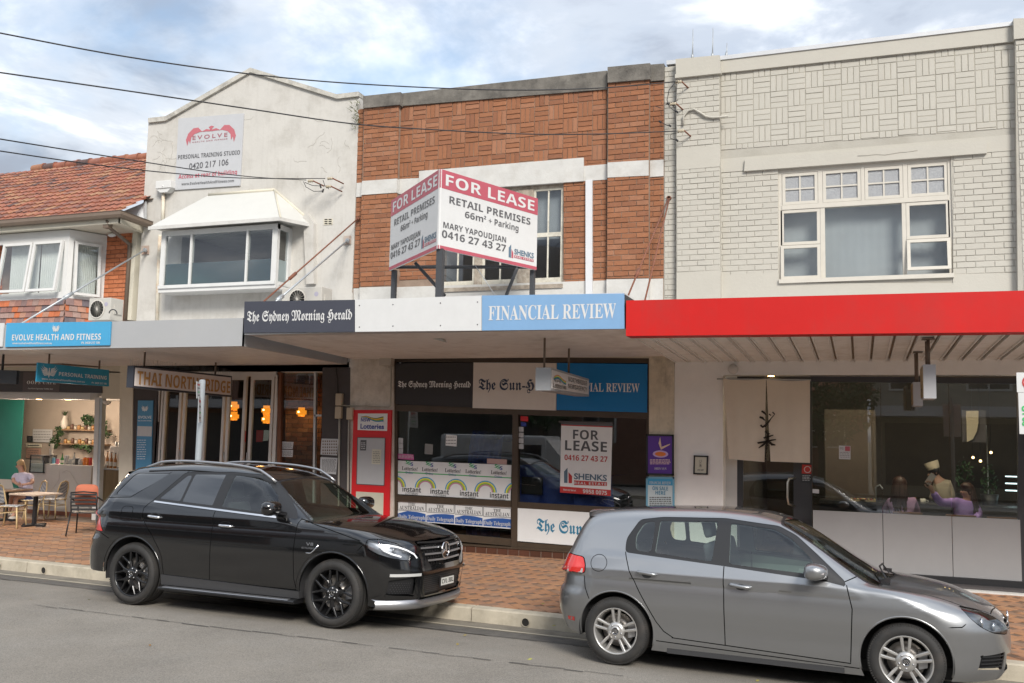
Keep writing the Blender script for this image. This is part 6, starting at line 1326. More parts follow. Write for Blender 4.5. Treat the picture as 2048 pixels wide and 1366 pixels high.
t = thing('parking_sign', 'white parking sign with red ring and green hours at the right picture edge', 'sign', (P(2052, 900, 10.0).x, 10.0, fz(10)))
xa = P(2034.5, 800, 10.0).x; xb = xa+.30; za, zb2, zc = P(2040, 868, 10).z, P(2040, 785, 10).z, P(2040, 745, 10).z
part('plate', K_WH, t, lambda b: b.box(xa+.01, xb, 10.0, 10.006, za, zb2)); part('plate', K_WH, t, lambda b: b.box(xa, xb, 10.0, 10.006, zb2+.003, zc))
arcs(t, (xa+.12, 10.0, (zb2+zc)/2), (.075, 0, 0), (0, 0, .075), .8, 1, 0, 6.2832, K_RI, name='ring')
text(t, BOLD('9'), (xa+.035, 10.0, P(2040, 829, 10).z), (.05, 0, 0), (0, 0, .085), K_GRN); text(t, BOLD('8'), (xa+.035, 10.0, P(2040, 852, 10).z), (.05, 0, 0), (0, 0, .085), K_GRN)
part('pole', M_STEEL, t, lambda b: b.lathe([(.03, fz(10)-.1), (.03, zc+.1)], (xa+.15, 10.04, 0), 12))
# ================================================================== cars
def pchip(xs, ys, q):
 xs = np.array(xs, float); ys = np.array(ys, float); h = np.diff(xs); d = np.diff(ys)/h; m = np.zeros(len(xs))
 for i in range(1, len(xs)-1):
  if d[i-1]*d[i] > 0: w1, w2 = 2*h[i]+h[i-1], h[i]+2*h[i-1]; m[i] = (w1+w2)/(w1/d[i-1]+w2/d[i])
 m[0], m[-1] = d[0], d[-1]; q = np.asarray(q, float); k = np.clip(np.searchsorted(xs, q)-1, 0, len(xs)-2)
 t = np.clip((q-xs[k])/h[k], -.5, 1.5); t2, t3 = t*t, t*t*t; r = (2*t3-3*t2+1)*ys[k]+(t3-2*t2+t)*h[k]*m[k]+(-2*t3+3*t2)*ys[k+1]+(t3-t2)*h[k]*m[k+1]
 return np.where(q < xs[0], ys[0]+(q-xs[0])*m[0], np.where(q > xs[-1], ys[-1]+(q-xs[-1])*m[-1], r))
def rint(a, b, r): return np.minimum(-r, np.maximum(a, b))+np.hypot(np.maximum(r+a, 0), np.maximum(r+b, 0))
def smin(a, b, k): h = np.clip(.5+.5*(b-a)/k, 0, 1); return b*(1-h)+a*h-k*h*(1-h)
SUVS = dict(zb=.17, wb=2.915, R=.375, W=.962, zc=.78, xr=-1.03, xf=3.875,
 top=[(-1.05, 1.10), (-.85, 1.215), (-.6, 1.285), (.2, 1.262), (1.2, 1.205), (2.2, 1.145), (2.6, 1.125), (3.1, 1.075), (3.5, .995), (3.75, .92), (3.9, .83)],
 crown=[(-1, .02), (2.2, .03), (2.7, .055), (3.3, .085), (3.8, .075)],
 sec=[(.2, .93), (.33, .955), (.45, .975), (.62, .99), (.80, 1.0), (.92, .997), (1.05, .975), (1.2, .945), (1.35, .90)],
 plan=[(-1.0, .93), (-.4, .985), (.3, 1.0), (2.2, 1.0), (2.9, 1.0), (3.3, .985), (3.9, .91)],
 front=[(.2, 3.70), (.32, 3.83), (.5, 3.86), (.62, 3.875), (.74, 3.86), (.86, 3.835), (.98, 3.76), (1.05, 3.6)],
 rear=[(.25, -.95), (.42, -1.02), (.62, -1.03), (.74, -1.0), (.82, -.955), (1.1, -.90), (1.3, -.80)],
 rc=.42, rrc=.34, bow=.10, shr=.055,
 gtop=[(-1.05, .95), (-.88, 1.18), (-.56, 1.60), (-.42, 1.665), (-.1, 1.70), (.5, 1.735), (1.1, 1.72), (1.55, 1.675), (1.82, 1.60), (2.1, 1.455), (2.5, 1.235), (2.75, 1.09)],
 gw=.905, gz=1.22, gt=.50, gb=.10, gr=.13, gplan=[(-1, .90), (-.4, .965), (.6, 1.0), (1.6, 1.0), (2.6, .95)], gcr=.04)
GLF = dict(zb=.11, wb=2.578, R=.316, W=.893, zc=.62, xr=-.75, xf=3.445,
 top=[(-.76, .90), (-.6, 1.0), (-.3, 1.04), (.1, 1.045), (1.0, .99), (2.0, .925), (2.4, .90), (2.8, .84), (3.1, .765), (3.3, .69), (3.45, .60)],
 crown=[(-.7, .02), (2.0, .03), (2.5, .06), (3.0, .08), (3.4, .065)],
 sec=[(.15, .925), (.27, .955), (.4, .968), (.5, .985), (.62, 1.0), (.72, .998), (.82, .985), (.95, .955), (1.1, .91)],
 plan=[(-.75, .92), (-.3, .98), (.3, 1.0), (2.2, 1.0), (2.6, .995), (3.0, .965), (3.45, .87)],
 front=[(.15, 3.34), (.28, 3.42), (.45, 3.445), (.58, 3.44), (.66, 3.41), (.74, 3.33), (.8, 3.2)],
 rear=[(.2, -.62), (.33, -.70), (.5, -.75), (.62, -.74), (.70, -.70), (.95, -.675), (1.05, -.62)],
 rc=.46, rrc=.34, bow=.13, shr=.05,
 gtop=[(-.75, .80), (-.66, .99), (-.47, 1.33), (-.40, 1.39), (-.25, 1.425), (.2, 1.463), (.8, 1.487), (1.2, 1.47), (1.5, 1.42), (1.8, 1.285), (2.15, 1.085), (2.5, .90)],
 gw=.853, gz=.99, gt=.50, gb=.11, gr=.12, gplan=[(-.8, .87), (-.3, .945), (.5, 1.0), (1.4, 1.0), (2.4, .94)], gcr=.035)
def carF(S, x, y, z):
 a = abs(y)
 W = S['W']*pchip(*zip(*S['plan']), x)*pchip(*zip(*S['sec']), z)
 side = a-W
 fr = (x+S['bow']*(a/S['W'])**2-pchip(*zip(*S['front']), z))*.97
 rr = -(x-S['bow']*(a/S['W'])**2-pchip(*zip(*S['rear']), z))*.97
 zt = pchip(*zip(*S['top']), x)+pchip(*zip(*S['crown']), x)*(1-(a/S['W'])**2)
 tp = (z-zt)*.96
 lo = rint(rint(side, fr, S['rc']), rr, S['rrc']); lo = rint(lo, tp, S['shr']); lo = np.maximum(lo, S['zb']-z)
 xg = x+S['gb']*np.where(x > 1, 1, -1)*(a/.7)**2*np.clip(abs(x-.8)-.4, 0, 1)
 gt_ = pchip(*zip(*S['gtop']), xg)+S['gcr']*(1-(a/.7)**2)*np.clip(1.6-abs(x-.7), 0, 1)*.6
 e = .02; sl = (pchip(*zip(*S['gtop']), xg+e)-pchip(*zip(*S['gtop']), xg-e))/(2*e)
 gtp = (z-gt_)/np.sqrt(1+sl*sl)
 gs = (a-(S['gw']-S['gt']*np.maximum(z-S['gz'], -.1)-.12*np.maximum(z-S['gz'], 0)**2)*pchip(*zip(*S['gplan']), x))*.9
 g = np.maximum(rint(gs, gtp, S['gr']), S['gz']-.16-z)
 return smin(lo, g, .03)
def sdpoly(pts, u, v):
 """signed distance to a 2D polygon, negative inside"""
 P_ = np.array(pts, float); d = np.full(u.shape, 1e9); ins = np.zeros(u.shape, bool); n = len(P_)
 for i in range(n):
  a, b = P_[i], P_[(i+1) % n]; e = b-a; wx_, wy_ = u-a[0], v-a[1]; t = np.clip((wx_*e[0]+wy_*e[1])/(e@e+1e-12), 0, 1)
  d = np.minimum(d, np.hypot(wx_-e[0]*t, wy_-e[1]*t)); c = ((a[1] <= v) != (b[1] <= v)); x_ = a[0]+(v-a[1])/(e[1] if abs(e[1]) > 1e-12 else 1e-12)*e[0]; ins ^= c & (u < x_)
 return np.where(ins, -d, d)
def rpoly(pts, r, n=4):
 """round the corners of an outline"""
 o = []; k = len(pts)
 for i in range(k):
  p0, p, p1 = np.array(pts[i-1], float), np.array(pts[i], float), np.array(pts[(i+1) % k], float); a, b = p0-p, p1-p; la, lb = np.linalg.norm(a), np.linalg.norm(b); rr = min(r, la*.45, lb*.45)
  q0, q1 = p+a/la*rr, p+b/lb*rr
  for j in range(n+1): t = j/n; o.append(tuple((1-t)**2*q0+2*t*(1-t)*p+t*t*q1))
 return o
class Skin:
 def __init__(s, S, nx=175, na=125, fan=34):
  s.S = S; xa, xb = S['xr']+.62, S['xf']-.62; st = [(xb, al) for al in np.linspace(math.pi/2, 0, fan, endpoint=False)][::-1]
  rows = [(xa, -al) for al in np.linspace(math.pi/2-.004, 0, fan, endpoint=False)]+[(x, 0) for x in np.linspace(xa, xb, nx)]+[(xb, al) for al in np.linspace(0, math.pi/2-.004, fan+1)[1:]]
  ph = np.linspace(-math.pi/2, math.pi/2, na+1); X0 = np.array([r[0] for r in rows])[:, None]+0*ph[None]; AL = np.array([r[1] for r in rows])[:, None]+0*ph[None]; PH = 0*X0+ph[None]
  D = np.stack([np.sin(AL), -np.cos(AL)*np.cos(PH), np.cos(AL)*np.sin(PH)], -1); O = np.stack([X0, 0*X0, 0*X0+S['zc']], -1)
  lo = np.zeros(X0.shape); hi = np.full(X0.shape, 2.6)
  t = np.zeros(X0.shape); hit = np.zeros(X0.shape, bool)
  for k in range(1, 34):
   q = O+D*(k*.08); f = carF(S, q[..., 0], q[..., 1], q[..., 2]); new = (f > 0) & ~hit; hi = np.where(new, k*.08, hi); lo = np.where(new, (k-1)*.08, lo); hit |= new
  for _ in range(17):
   m = (lo+hi)/2; q = O+D*m[..., None]; f = carF(S, q[..., 0], q[..., 1], q[..., 2]); lo = np.where(f < 0, m, lo); hi = np.where(f < 0, hi, m)
  s.v = (O+D*((lo+hi)/2)[..., None]).reshape(-1, 3); nr, nc = X0.shape; I = np.arange(nr*nc).reshape(nr, nc)
  q = np.stack([I[:-1, :-1], I[1:, :-1], I[1:, 1:], I[:-1, 1:]], -1).reshape(-1, 4)
  s.t = np.concatenate([q[:, [0, 1, 2]], q[:, [0, 2, 3]]]); s.tables()
 def cut(s, fn):
  v = s.v; f = fn(v[:, 0], v[:, 1], v[:, 2]); f = np.where(abs(f) < 4e-4, 0, f); sg = np.sign(f)[s.t]; cr = (sg.min(1) < 0) & (sg.max(1) > 0)
  keep = s.t[~cr]; nv = []; cache = {}; out_ = []; base = len(v)
  def mid(i, j):
   k = (i, j) if i < j else (j, i)
   if k not in cache:
    t = f[i]/(f[i]-f[j]); cache[k] = base+len(nv); nv.append(v[i]+(v[j]-v[i])*t)
   return cache[k]
  for tri in s.t[cr]:
   poly = []
   for a in range(3):
    i, j = int(tri[a]), int(tri[(a+1) % 3]); poly.append((i, np.sign(f[i])))
    if f[i]*f[j] < 0: poly.append((mid(i, j), 0))
   for sgn in (1, -1):
    p = [q[0] for q in poly if q[1]*sgn >= 0]
    for k in range(1, len(p)-1): out_.append((p[0], p[k], p[k+1]))
  if out_:
   s.v = np.vstack([v, np.array(nv).reshape(-1, 3)]); s.t = np.vstack([keep, np.array(out_)])
 def finish(s):
  """reproject onto the surface, exact normals"""
  S = s.S; e = 1e-3; n = s.normals(s.v); f = carF(S, *s.v.T); s.v = s.v-n*np.clip(f, -.006, .006)[:, None]; s.n = s.normals(s.v)
  k = len(s.v); fl = np.array([1, -1, 1]); s.v = np.vstack([s.v, s.v*fl]); s.n = np.vstack([s.n, s.n*fl]); s.t = np.vstack([s.t, s.t[:, ::-1]+k]); s.c = s.v[s.t].mean(1)
 def normals(s, v):
  e = 2e-3; x, y, z = v.T; S = s.S; g = np.stack([carF(S, x+e, y, z)-carF(S, x-e, y, z), carF(S, x, y+e, z)-carF(S, x, y-e, z), carF(S, x, y, z+e)-carF(S, x, y, z-e)], -1)
  return g/np.maximum(np.linalg.norm(g, axis=1), 1e-9)[:, None]
 def take(s, mask, name, m, parent, off=0, label=None, thick=0):
  t = s.t[mask]
  if not len(t): return None
  u, inv = np.unique(t, return_inverse=True); v = s.v[u]+s.n[u]*off; t = inv.reshape(-1, 3); n = s.n[u]
  a, b, c = v[t[:, 0]], v[t[:, 1]], v[t[:, 2]]; ar = np.linalg.norm(np.cross(b-a, c-a), axis=1); t = t[ar > 1e-9]
  me = bpy.data.meshes.new(name); me.from_pydata(v.tolist(), [], t.tolist()); me.materials.append(m); me.polygons.foreach_set('use_smooth', [True]*len(t)); me.update()
  me.normals_split_custom_set_from_vertices([tuple(q) for q in n])
  o = bpy.data.objects.new(name, me); COL.objects.link(o); o.parent = parent
  if label: o['label'] = label
  return o
 def tables(s):
  S = s.S
  def bis(fn, lo, hi):
   for _ in range(26):
    m = (lo+hi)/2; f = fn(m); lo = np.where(f < 0, m, lo); hi = np.where(f < 0, hi, m)
   return lo
  s.gx = np.linspace(S['xr']-.02, S['xf']+.02, 260); s.gz_ = np.linspace(.13, 1.75, 110); X, Z = np.meshgrid(s.gx, s.gz_, indexing='ij'); s.TY = bis(lambda m: carF(S, X, -m, Z), 0*X, 0*X+1.15)
  s.gy = np.linspace(0, 1.0, 90); s.gz2 = np.linspace(.13, 1.1, 90); Y, Z = np.meshgrid(s.gy, s.gz2, indexing='ij'); s.TX = bis(lambda m: carF(S, m, Y, Z), 0*Y+1.5, 0*Y+4.2)
 @staticmethod
 def bil(gx, gz, T, x, z):
  fx = min(max((x-gx[0])/(gx[1]-gx[0]), 0), len(gx)-1.001); fz_ = min(max((z-gz[0])/(gz[1]-gz[0]), 0), len(gz)-1.001); i, j = int(fx), int(fz_); u, v = fx-i, fz_-j
  return float(T[i, j]*(1-u)*(1-v)+T[i+1, j]*u*(1-v)+T[i, j+1]*(1-u)*v+T[i+1, j+1]*u*v)
 def nside(s, x, z, sd=-1):
  e = .012; b = lambda x, z: s.bil(s.gx, s.gz_, s.TY, x, z); n = Vector((-(b(x+e, z)-b(x-e, z))/(2*e), -1, -(b(x, z+e)-b(x, z-e))/(2*e))).normalized(); n.y *= -sd; return n
 def nfront(s, y, z):
  e = .014; a = abs(y); b = lambda y, z: s.bil(s.gy, s.gz2, s.TX, abs(y), z); n = Vector((1, -(b(a+e, z)-b(a-e, z))/(2*e)*(1 if y >= 0 else -1), -(b(a, z+e)-b(a, z-e))/(2*e))).normalized(); return n
 def pt(s, x, z, sd=-1, off=0):
  y = s.bil(s.gx, s.gz_, s.TY, x, z); return Vector((x, sd*y, z))+s.nside(x, z, sd)*off
 def ptf(s, y, z, off=0): return Vector((s.bil(s.gy, s.gz2, s.TX, abs(y), z), y, z))+s.nfront(y, z)*off
def ribbon(b, pts, nrm, w, th=.004):
 """strip following points with given normals, w wide"""
 vs = []; n = len(pts)
 for i, p in enumerate(pts):
  d = (pts[min(i+1, n-1)]-pts[max(i-1, 0)]).normalized(); s_ = d.cross(nrm[i]).normalized()*w/2
  vs += [p-s_, p-s_+nrm[i]*th, p+s_+nrm[i]*th, p+s_]
 b.smooth = False; b.add(vs, [(4*i+j, 4*i+j+1, 4*i+5+j, 4*i+4+j) for i in range(n-1) for j in range(3)])
G_CAR = glass('car_glass_light', (.70, .80, .76), 1.6, 0, .02); G_TINT = glass('car_glass_privacy', (.035, .04, .045), 2.2, 0, .06); G_WS = glass('car_windscreen', (.55, .68, .60), 1.6, 0, .02)
C_BLK = mat('glossy_black_paint', (.0035, .0035, .004), .12, coat=1, var=0, bump=0, spec=.6); C_GRY = mat('grey_metallic_paint', (.31, .315, .32), .34, metal=.85, coat=1, var=0, bump=0, spec=.5)
C_TRIM = mat('black_trim', (.012, .012, .013), .45, var=0, bump=0); C_GAP = mat('panel_gap', (.003, .003, .003), .9, var=0, bump=0, spec=.1); C_CHR = mat('chrome', (.75, .75, .76), .12, metal=1, var=0, bump=0); C_SILV = mat('silver_rail', (.42, .42, .43), .35, metal=.9, var=0, bump=0)
C_TYRE = mat('tyre_rubber', (.022, .021, .020), .75, var=.15, scale=8, bump=.25, bscale=60, dirt=(.06, .05, .042), dirtamt=.6); C_RIMB = mat('black_alloy', (.012, .012, .013), .28, metal=.4, var=0, bump=0, coat=.5); C_RIMS = mat('silver_alloy', (.55, .54, .52), .32, metal=.75, var=.08, scale=6, bump=0, dirt=(.25, .18, .12), dirtamt=.25)
C_INT = mat('car_interior_dark', (.03, .03, .032), .8, var=0, bump=0); C_INTG = mat('car_interior_grey', (.20, .21, .21), .85, var=0, bump=0); C_LENS = glass('lamp_lens', (.85, .88, .9), 1.5, 0, .06); C_RLENS = mat('red_lamp_lens', (.55, .02, .015), .1, coat=1, var=0, bump=0); C_WLENS = mat('clear_lamp', (.45, .42, .42), .15, coat=1, var=0, bump=0)
C_BRK = mat('brake_disc', (.28, .26, .24), .4, metal=.8, var=.1, bump=0); C_SATIN = mat('satin_silver', (.42, .42, .43), .35, metal=.8, var=0, bump=0); C_MESH = mat('grille_mesh', (.01, .01, .011), .5, var=0, bump=0)
def wheel(parent, x, y, R, w, rr, side, style):
 """side -1: outer face towards -y"""
 s = side; t = bpy.data.objects.new('wheel', None); COL.objects.link(t); t.parent = parent; t.location = (x, y, R)
 def bl(b, name, m): return b.build(name, m, t, world=False)
 b = MB(); h = w/2; pr = [(rr-.012, -h*.86), (rr+.01, -h*.97), (rr+.25*(R-rr), -h*1.03), (rr+.62*(R-rr), -h*1.02), (R-.028, -h*.93), (R-.012, -h*.84), (R-.003, -h*.70)]
 pr = [(r_, z_) for r_, z_ in pr]; g = []
 for k in (-.45, -.15, .15, .45): g += [(R, h*(k-.11)), (R, h*(k+.10)), (R-.008, h*(k+.105)), (R-.008, h*(k+.185))]
 pr += g+[(r_, -z_) for r_, z_ in reversed(pr[:7])]; b.lathe([(r_, z_*1) for r_, z_ in pr], (0, 0, 0), 72, 'Y', cap=False)
 bl(b, 'tyre', C_TYRE)
 b = MB(); nT = 90
 for k in range(nT):
  a = 2*math.pi*k/nT
  for z0, z1 in ((-h*.90, -h*.62), (h*.62, h*.90)):
   for da in (0,): pass
   u = Vector((math.cos(a), 0, math.sin(a))); v = Vector((-math.sin(a), 0, math.cos(a)))
   r0 = R-.010; A = [u*r0+v*.006+Vector((0, z0, 0)), u*r0-v*.006+Vector((0, z0, 0)), u*(r0+.009)-v*.004+Vector((0, z1, 0)), u*(r0+.009)+v*.008+Vector((0, z1, 0))]
   b.hexa([p+u*.002 for p in A], [p-u*.012 for p in A])
 o = bl(b, 'tread_block', C_TYRE); o['kind'] = 'stuff'
 mr = C_RIMB if style == 'mesh' else C_RIMS; b = MB(); yo = s*h*.95
 b.lathe([(rr, yo), (rr-.006, yo+s*.002), (rr-.012, yo-s*.004), (rr-.022, yo-s*.03), (rr-.03, yo-s*.10), (rr-.035, yo-s*w*.9), (rr-.0, yo-s*w*.95)], (0, 0, 0), 64, 'Y', cap=False)
 rim = bl(b, 'rim', mr)
 b = MB(); b.lathe([(rr*.72, yo-s*.115), (rr*.72, yo-s*.125), (.07, yo-s*.125), (.07, yo-s*.115)], (0, 0, 0), 40, 'Y', cap=False); bl(b, 'brake_disc', C_BRK)
 b = MB(); b.lathe([(rr-.02, yo-s*.16), (.0001, yo-s*.16)], (0, 0, 0), 32, 'Y'); bl(b, 'wheel_back', C_INT)
 b = MB(); b.box(.07 if x > 1 else -.13, .13 if x > 1 else -.07, yo-s*.15, yo-s*.09, -.06, .09) if 0 else b.hexa([Vector((rr*.45, yo-s*.10, -.07)), Vector((rr*.78, yo-s*.10, -.05)), Vector((rr*.78, yo-s*.10, .09)), Vector((rr*.45, yo-s*.10, .08))], [Vector((rr*.45, yo-s*.14, -.07)), Vector((rr*.78, yo-s*.14, -.05)), Vector((rr*.78, yo-s*.14, .09)), Vector((rr*.45, yo-s*.14, .08))]); bl(b, 'brake_caliper', C_SATIN)
 def spoke(a0, r0, a1, r1, w0, w1, d0, d1, th=.026):
  u0, u1 = Vector((math.cos(a0), 0, math.sin(a0))), Vector((math.cos(a1), 0, math.sin(a1))); p, q = u0*r0, u1*r1; d = (q-p).normalized(); n = Vector((-d.z, 0, d.x))
  yy = lambda d_: Vector((0, yo-s*d_, 0)); b = MB()
  A = [p+n*w0+yy(d0+.006), p+n*w0*.55+yy(d0), p-n*w0*.55+yy(d0), p-n*w0+yy(d0+.006)]; B = [q+n*w1+yy(d1+.006), q+n*w1*.55+yy(d1), q-n*w1*.55+yy(d1), q-n*w1+yy(d1+.006)]
  A += [v+yy(th)-yy(0) for v in (A[3], A[0])]; B += [v+yy(th)-yy(0) for v in (B[3], B[0])]
  b.hexa(A, B); o = b.build('spoke', mr, rim, world=False); return o
 if style == 'mesh':
  for k in range(7):
   a = 2*math.pi*k/7+.22
   for sg in (-1, 1):
    spoke(a, .06, a+sg*.10, rr*.56, .022, .015, .016, .014); spoke(a+sg*.10, rr*.55, a+sg*.28, rr-.014, .013, .011, .014, .006)
 else:
  for k in range(5):
   a = math.pi/2+2*math.pi*k/5+math.pi/5*0
   for sg in (-1, 1): spoke(a+sg*.42, .045, a+sg*.17, rr-.012, .0105, .014, .030, .004)
 b = MB(); b.lathe([(.085, yo-s*.05), (.083, yo-s*.018), (.05, yo-s*.010), (.036, yo-s*.010), (.034, yo-s*.004), (.0001, yo-s*.002)], (0, 0, 0), 32, 'Y'); bl(b, 'hub', mr)
 b = MB(); b.lathe([(.034, yo-s*.0025), (.029, yo-s*.001), (.0001, yo-s*.001)], (0, 0, 0), 24, 'Y'); hc = bl(b, 'hub_cap', C_BLK if style == 'mesh' else C_TRIM)
 b = MB()
 if style == 'mesh':
  for k in range(3): a = math.pi/2+k*2.0944; b.hexa(*[[Vector((math.cos(a+e)*r_, yo+s*o_, math.sin(a+e)*r_)) for e, r_ in ((.9, .004), (.06, .026), (-.06, .026), (-.9, .004))] for o_ in (.0015, -.001)])
 else:
  for pts in ([(-.018, .018), (-.006, .001), (0, .014), (.006, .001), (.018, .018), (.013, .018), (.006, .009), (0, .02), (-.006, .009), (-.013, .018)], [(-.022, .006), (-.010, -.02), (0, -.004), (.010, -.02), (.022, .006), (.016, .006), (.009, -.010), (0, .003), (-.009, -.010), (-.016, .006)]):
   b.add([(px_, yo+s*.0012, pz_) for px_, pz_ in pts], [tuple(range(10))])
 b.lathe([(.031, yo+s*.0015), (.028, yo+s*.0015), (.028, yo-s*.001)], (0, 0, 0), 28, 'Y', cap=False); b.build('hub_emblem', C_CHR, hc, world=False)
 for k in range(5):
  a = 2*math.pi*k/5+(math.pi/2 if style != 'mesh' else .3)+ (math.pi/5 if style != 'mesh' else 0); b = MB(); b.lathe([(.010, yo-s*.03), (.010, yo-s*.008), (.0001, yo-s*.006)], (math.cos(a)*.058, 0, math.sin(a)*.058), 8, 'Y'); b.build('wheel_bolt', C_SATIN, rim, world=False)
 return t
def seat(b_, x, y, zf, rec=.25):
 """front seat as one soft shape"""
 b = MB(); b.smooth = True
 b.box(x-.05, x+.46, y-.25, y+.25, zf, zf+.16, .05)
 up = Vector((-math.sin(rec), 0, math.cos(rec))); f = Vector((math.cos(rec), 0, math.sin(rec))); o = Vector((x, y, zf+.1)); sd = Vector((0, 1, 0))
 bm = bmesh.new(); bmesh.ops.create_cube(bm, size=1)
 for v in bm.verts: c = v.co.copy(); wd = .5 if c.z < 0 else .42; v.co = o+up*(.31+c.z*.62)+f*(c.x*.13)+sd*(c.y*wd)
 bmesh.ops.bevel(bm, geom=list(bm.edges), offset=.05, segments=3, affect='EDGES', profile=.6); bm.verts.index_update(); b.add([v.co for v in bm.verts], [[v.index for v in q.verts] for q in bm.faces]); bm.free()
 bm = bmesh.new(); bmesh.ops.create_cube(bm, size=1)
 for v in bm.verts: c = v.co.copy(); v.co = o+up*(.76+c.z*.19)+f*(c.x*.09+.01)+sd*(c.y*.27)
 bmesh.ops.bevel(bm, geom=list(bm.edges), offset=.035, segments=3, affect='EDGES', profile=.6); bm.verts.index_update(); b.add([v.co for v in bm.verts], [[v.index for v in q.verts] for q in bm.faces]); bm.free()
 return b
def mir(fn): return fn
def build_car(kind, root):
 S = SUVS if kind == 'suv' else GLF; sk = Skin(S); suv = kind == 'suv'; D = CARD[kind]; wb = S['wb']
 A = lambda f: sk.cut(f)
 # ---- outlines (x,z side view unless noted)
 win = [rpoly(p, r) for p, r in D['win']]; dlo = rpoly(*D['dlo']); gaps = D['gaps']; arch = D['arch']; hl = rpoly(*D['hl']); tl = rpoly(*D['tl'])
 far_side = lambda y: np.where(abs(y) < .45, .3, -1.)          # helper: only the flanks
 fwin = [(lambda x, y, z, p=p: np.maximum(sdpoly(p, x, z), .50-abs(y))) for p in win]
 fdlo = lambda x, y, z: np.maximum(sdpoly(dlo, x, z), .48-abs(y))
 farch = lambda x, y, z: np.maximum(np.minimum(np.hypot(x, (z-arch[1]))-arch[0], np.hypot(x-wb, (z-arch[1]))-arch[0]), .55-abs(y))
 farch2 = lambda x, y, z: farch(x, y, z)-.035
 zb_ = lambda x: pchip(*zip(*D['bottom']), x)
 fbot = lambda x, y, z: z-zb_(x)
 uu = lambda x, y: (x-abs(y))*.7071
 fhl = lambda x, y, z: np.maximum(sdpoly(hl, uu(x, y), z), 2.6-x)
 ul = lambda x, y: (x+abs(y))*.7071
 ftl = lambda x, y, z: np.maximum(sdpoly(tl, ul(x, y), z), x-.3)
 ws = D['ws']; fws = lambda x, y, z: np.maximum(sdpoly(ws, x, abs(y)), S['gz']-.14-z)
 rg = D['rg']; frg = lambda x, y, z: np.maximum(sdpoly(rg, abs(y), z), x-.0)
 fgr = [(lambda x, y, z, p=p: np.maximum(sdpoly(p, abs(y), z), S['xf']-.45-x)) for p in D['front']]
 hood = D['hood']; fhood = lambda x, y, z: np.maximum(sdpoly(hood, x, abs(y)), D['hoodz']-z)
 gw_ = .0045
 def line(pts):
  return lambda x, y, z: np.maximum(np.minimum.reduce([np.hypot(x-(a[0]+(b[0]-a[0])*t), z-(a[1]+(b[1]-a[1])*t)) for a, b in zip(pts[:-1], pts[1:]) for t in [np.clip(((x-a[0])*(b[0]-a[0])+(z-a[1])*(b[1]-a[1]))/((b[0]-a[0])**2+(b[1]-a[1])**2), 0, 1)]])-gw_, .5-abs(y))
 fg = [line(g) for g in gaps]; fdoorR = lambda x, y, z: np.maximum(sdpoly(D['doorR'], x, z), .5-abs(y)); fdoorF = lambda x, y, z: np.maximum(sdpoly(D['doorF'], x, z), .5-abs(y))
 fhg = lambda x, y, z: abs(fhood(x, y, z))-gw_
 fspec = [farch, farch2, fbot, fdlo]+fwin+[fhl, ftl, fws, lambda *a: fws(*a)-.03, frg, lambda *a: frg(*a)-.03]+fgr+[lambda *a: fhg(*a)]+fg+[fdoorR, fdoorF]
 fb = lambda x, y, z: np.maximum(sdpoly(D['bumpF'], uu(x, y), z), 2.6-x); frb = lambda x, y, z: np.maximum(sdpoly(D['bumpR'], ul(x, y), z), x-.4)
 def cl(a, b):
  a, b = np.array(a), np.array(b); d = (b-a)/np.linalg.norm(b-a); L1 = np.linalg.norm(b-a)
  def fn(x, y, z): t = (x-a[0])*d[0]+(z-a[1])*d[1]; return np.where((t > -.03) & (t < L1+.03) & (abs(y) > .45), (x-a[0])*-d[1]+(z-a[1])*d[0], 1.)
  return fn
 pre = [cl(p, q) for g in gaps for p, q in zip(g[:-1], g[1:])]+[fhood, fhl, ftl]
 fspec = pre+fspec+[fb, frb, lambda *a: abs(fhl(*a))-.004, lambda *a: abs(ftl(*a))-.004]
 for f in fspec: A(f)
 sk.finish(); x, y, z = sk.c.T; right = y < 0; e = -1e-6
 L_ = np.full(len(x), 'body', dtype=object)
 L_[fdoorR(x, y, z) < 0] = 'doorR'; L_[fdoorF(x, y, z) < 0] = 'doorF'
 L_[fb(x, y, z) < 0] = 'bumper_f'; L_[frb(x, y, z) < 0] = 'bumper_r'; L_[(fhood(x, y, z) < 0)] = 'bonnet'
 L_[fhg(x, y, z) < 0] = 'gap'
 for f in fg: L_[f(x, y, z) < 0] = 'gap'
 L_[(farch2(x, y, z) < 0) & (L_ != 'gap')] = 'archlip'
 L_[(fws(x, y, z)-.03 < 0)] = 'trim'; L_[fws(x, y, z) < 0] = 'windscreen'; L_[(frg(x, y, z)-.03 < 0)] = 'trim'; L_[frg(x, y, z) < 0] = 'rearglass'
 L_[fdlo(x, y, z) < 0] = 'trim'
 for i, f in enumerate(fwin): L_[f(x, y, z) < 0] = 'win%d' % i
 for i, f in enumerate(fgr): L_[f(x, y, z) < 0] = 'front%d' % i
 L_[(abs(fhl(x, y, z))-.004 < 0)] = 'gap'; L_[(fhl(x, y, z) < -.004)] = 'hl'; L_[(abs(ftl(x, y, z))-.004 < 0)] = 'gap'; L_[(ftl(x, y, z) < -.004)] = 'tl'
 L_[(farch(x, y, z) < 0) | (fbot(x, y, z) < 0)] = 'none'
 sk.L = L_; paint = C_BLK if suv else C_GRY; T = lambda k, nm, m, sel=None, par=root, **q: sk.take((L_ == k) if sel is None else ((L_ == k) & sel), nm, m, par, **q)
 body = T('body', 'body_shell', paint); [T('archlip', 'wheel_arch_trim', paint, (q_ & (x < wb/2 if k_ else x >= wb/2)), off=-.004 if suv else 0.0) for q_ in (right, ~right) for k_ in (0, 1)]; T('gap', 'panel_gap', C_GAP, off=-.004); T('bonnet', 'bonnet', paint); T('bumper_f', 'front_bumper', paint); T('bumper_r', 'rear_bumper', paint)
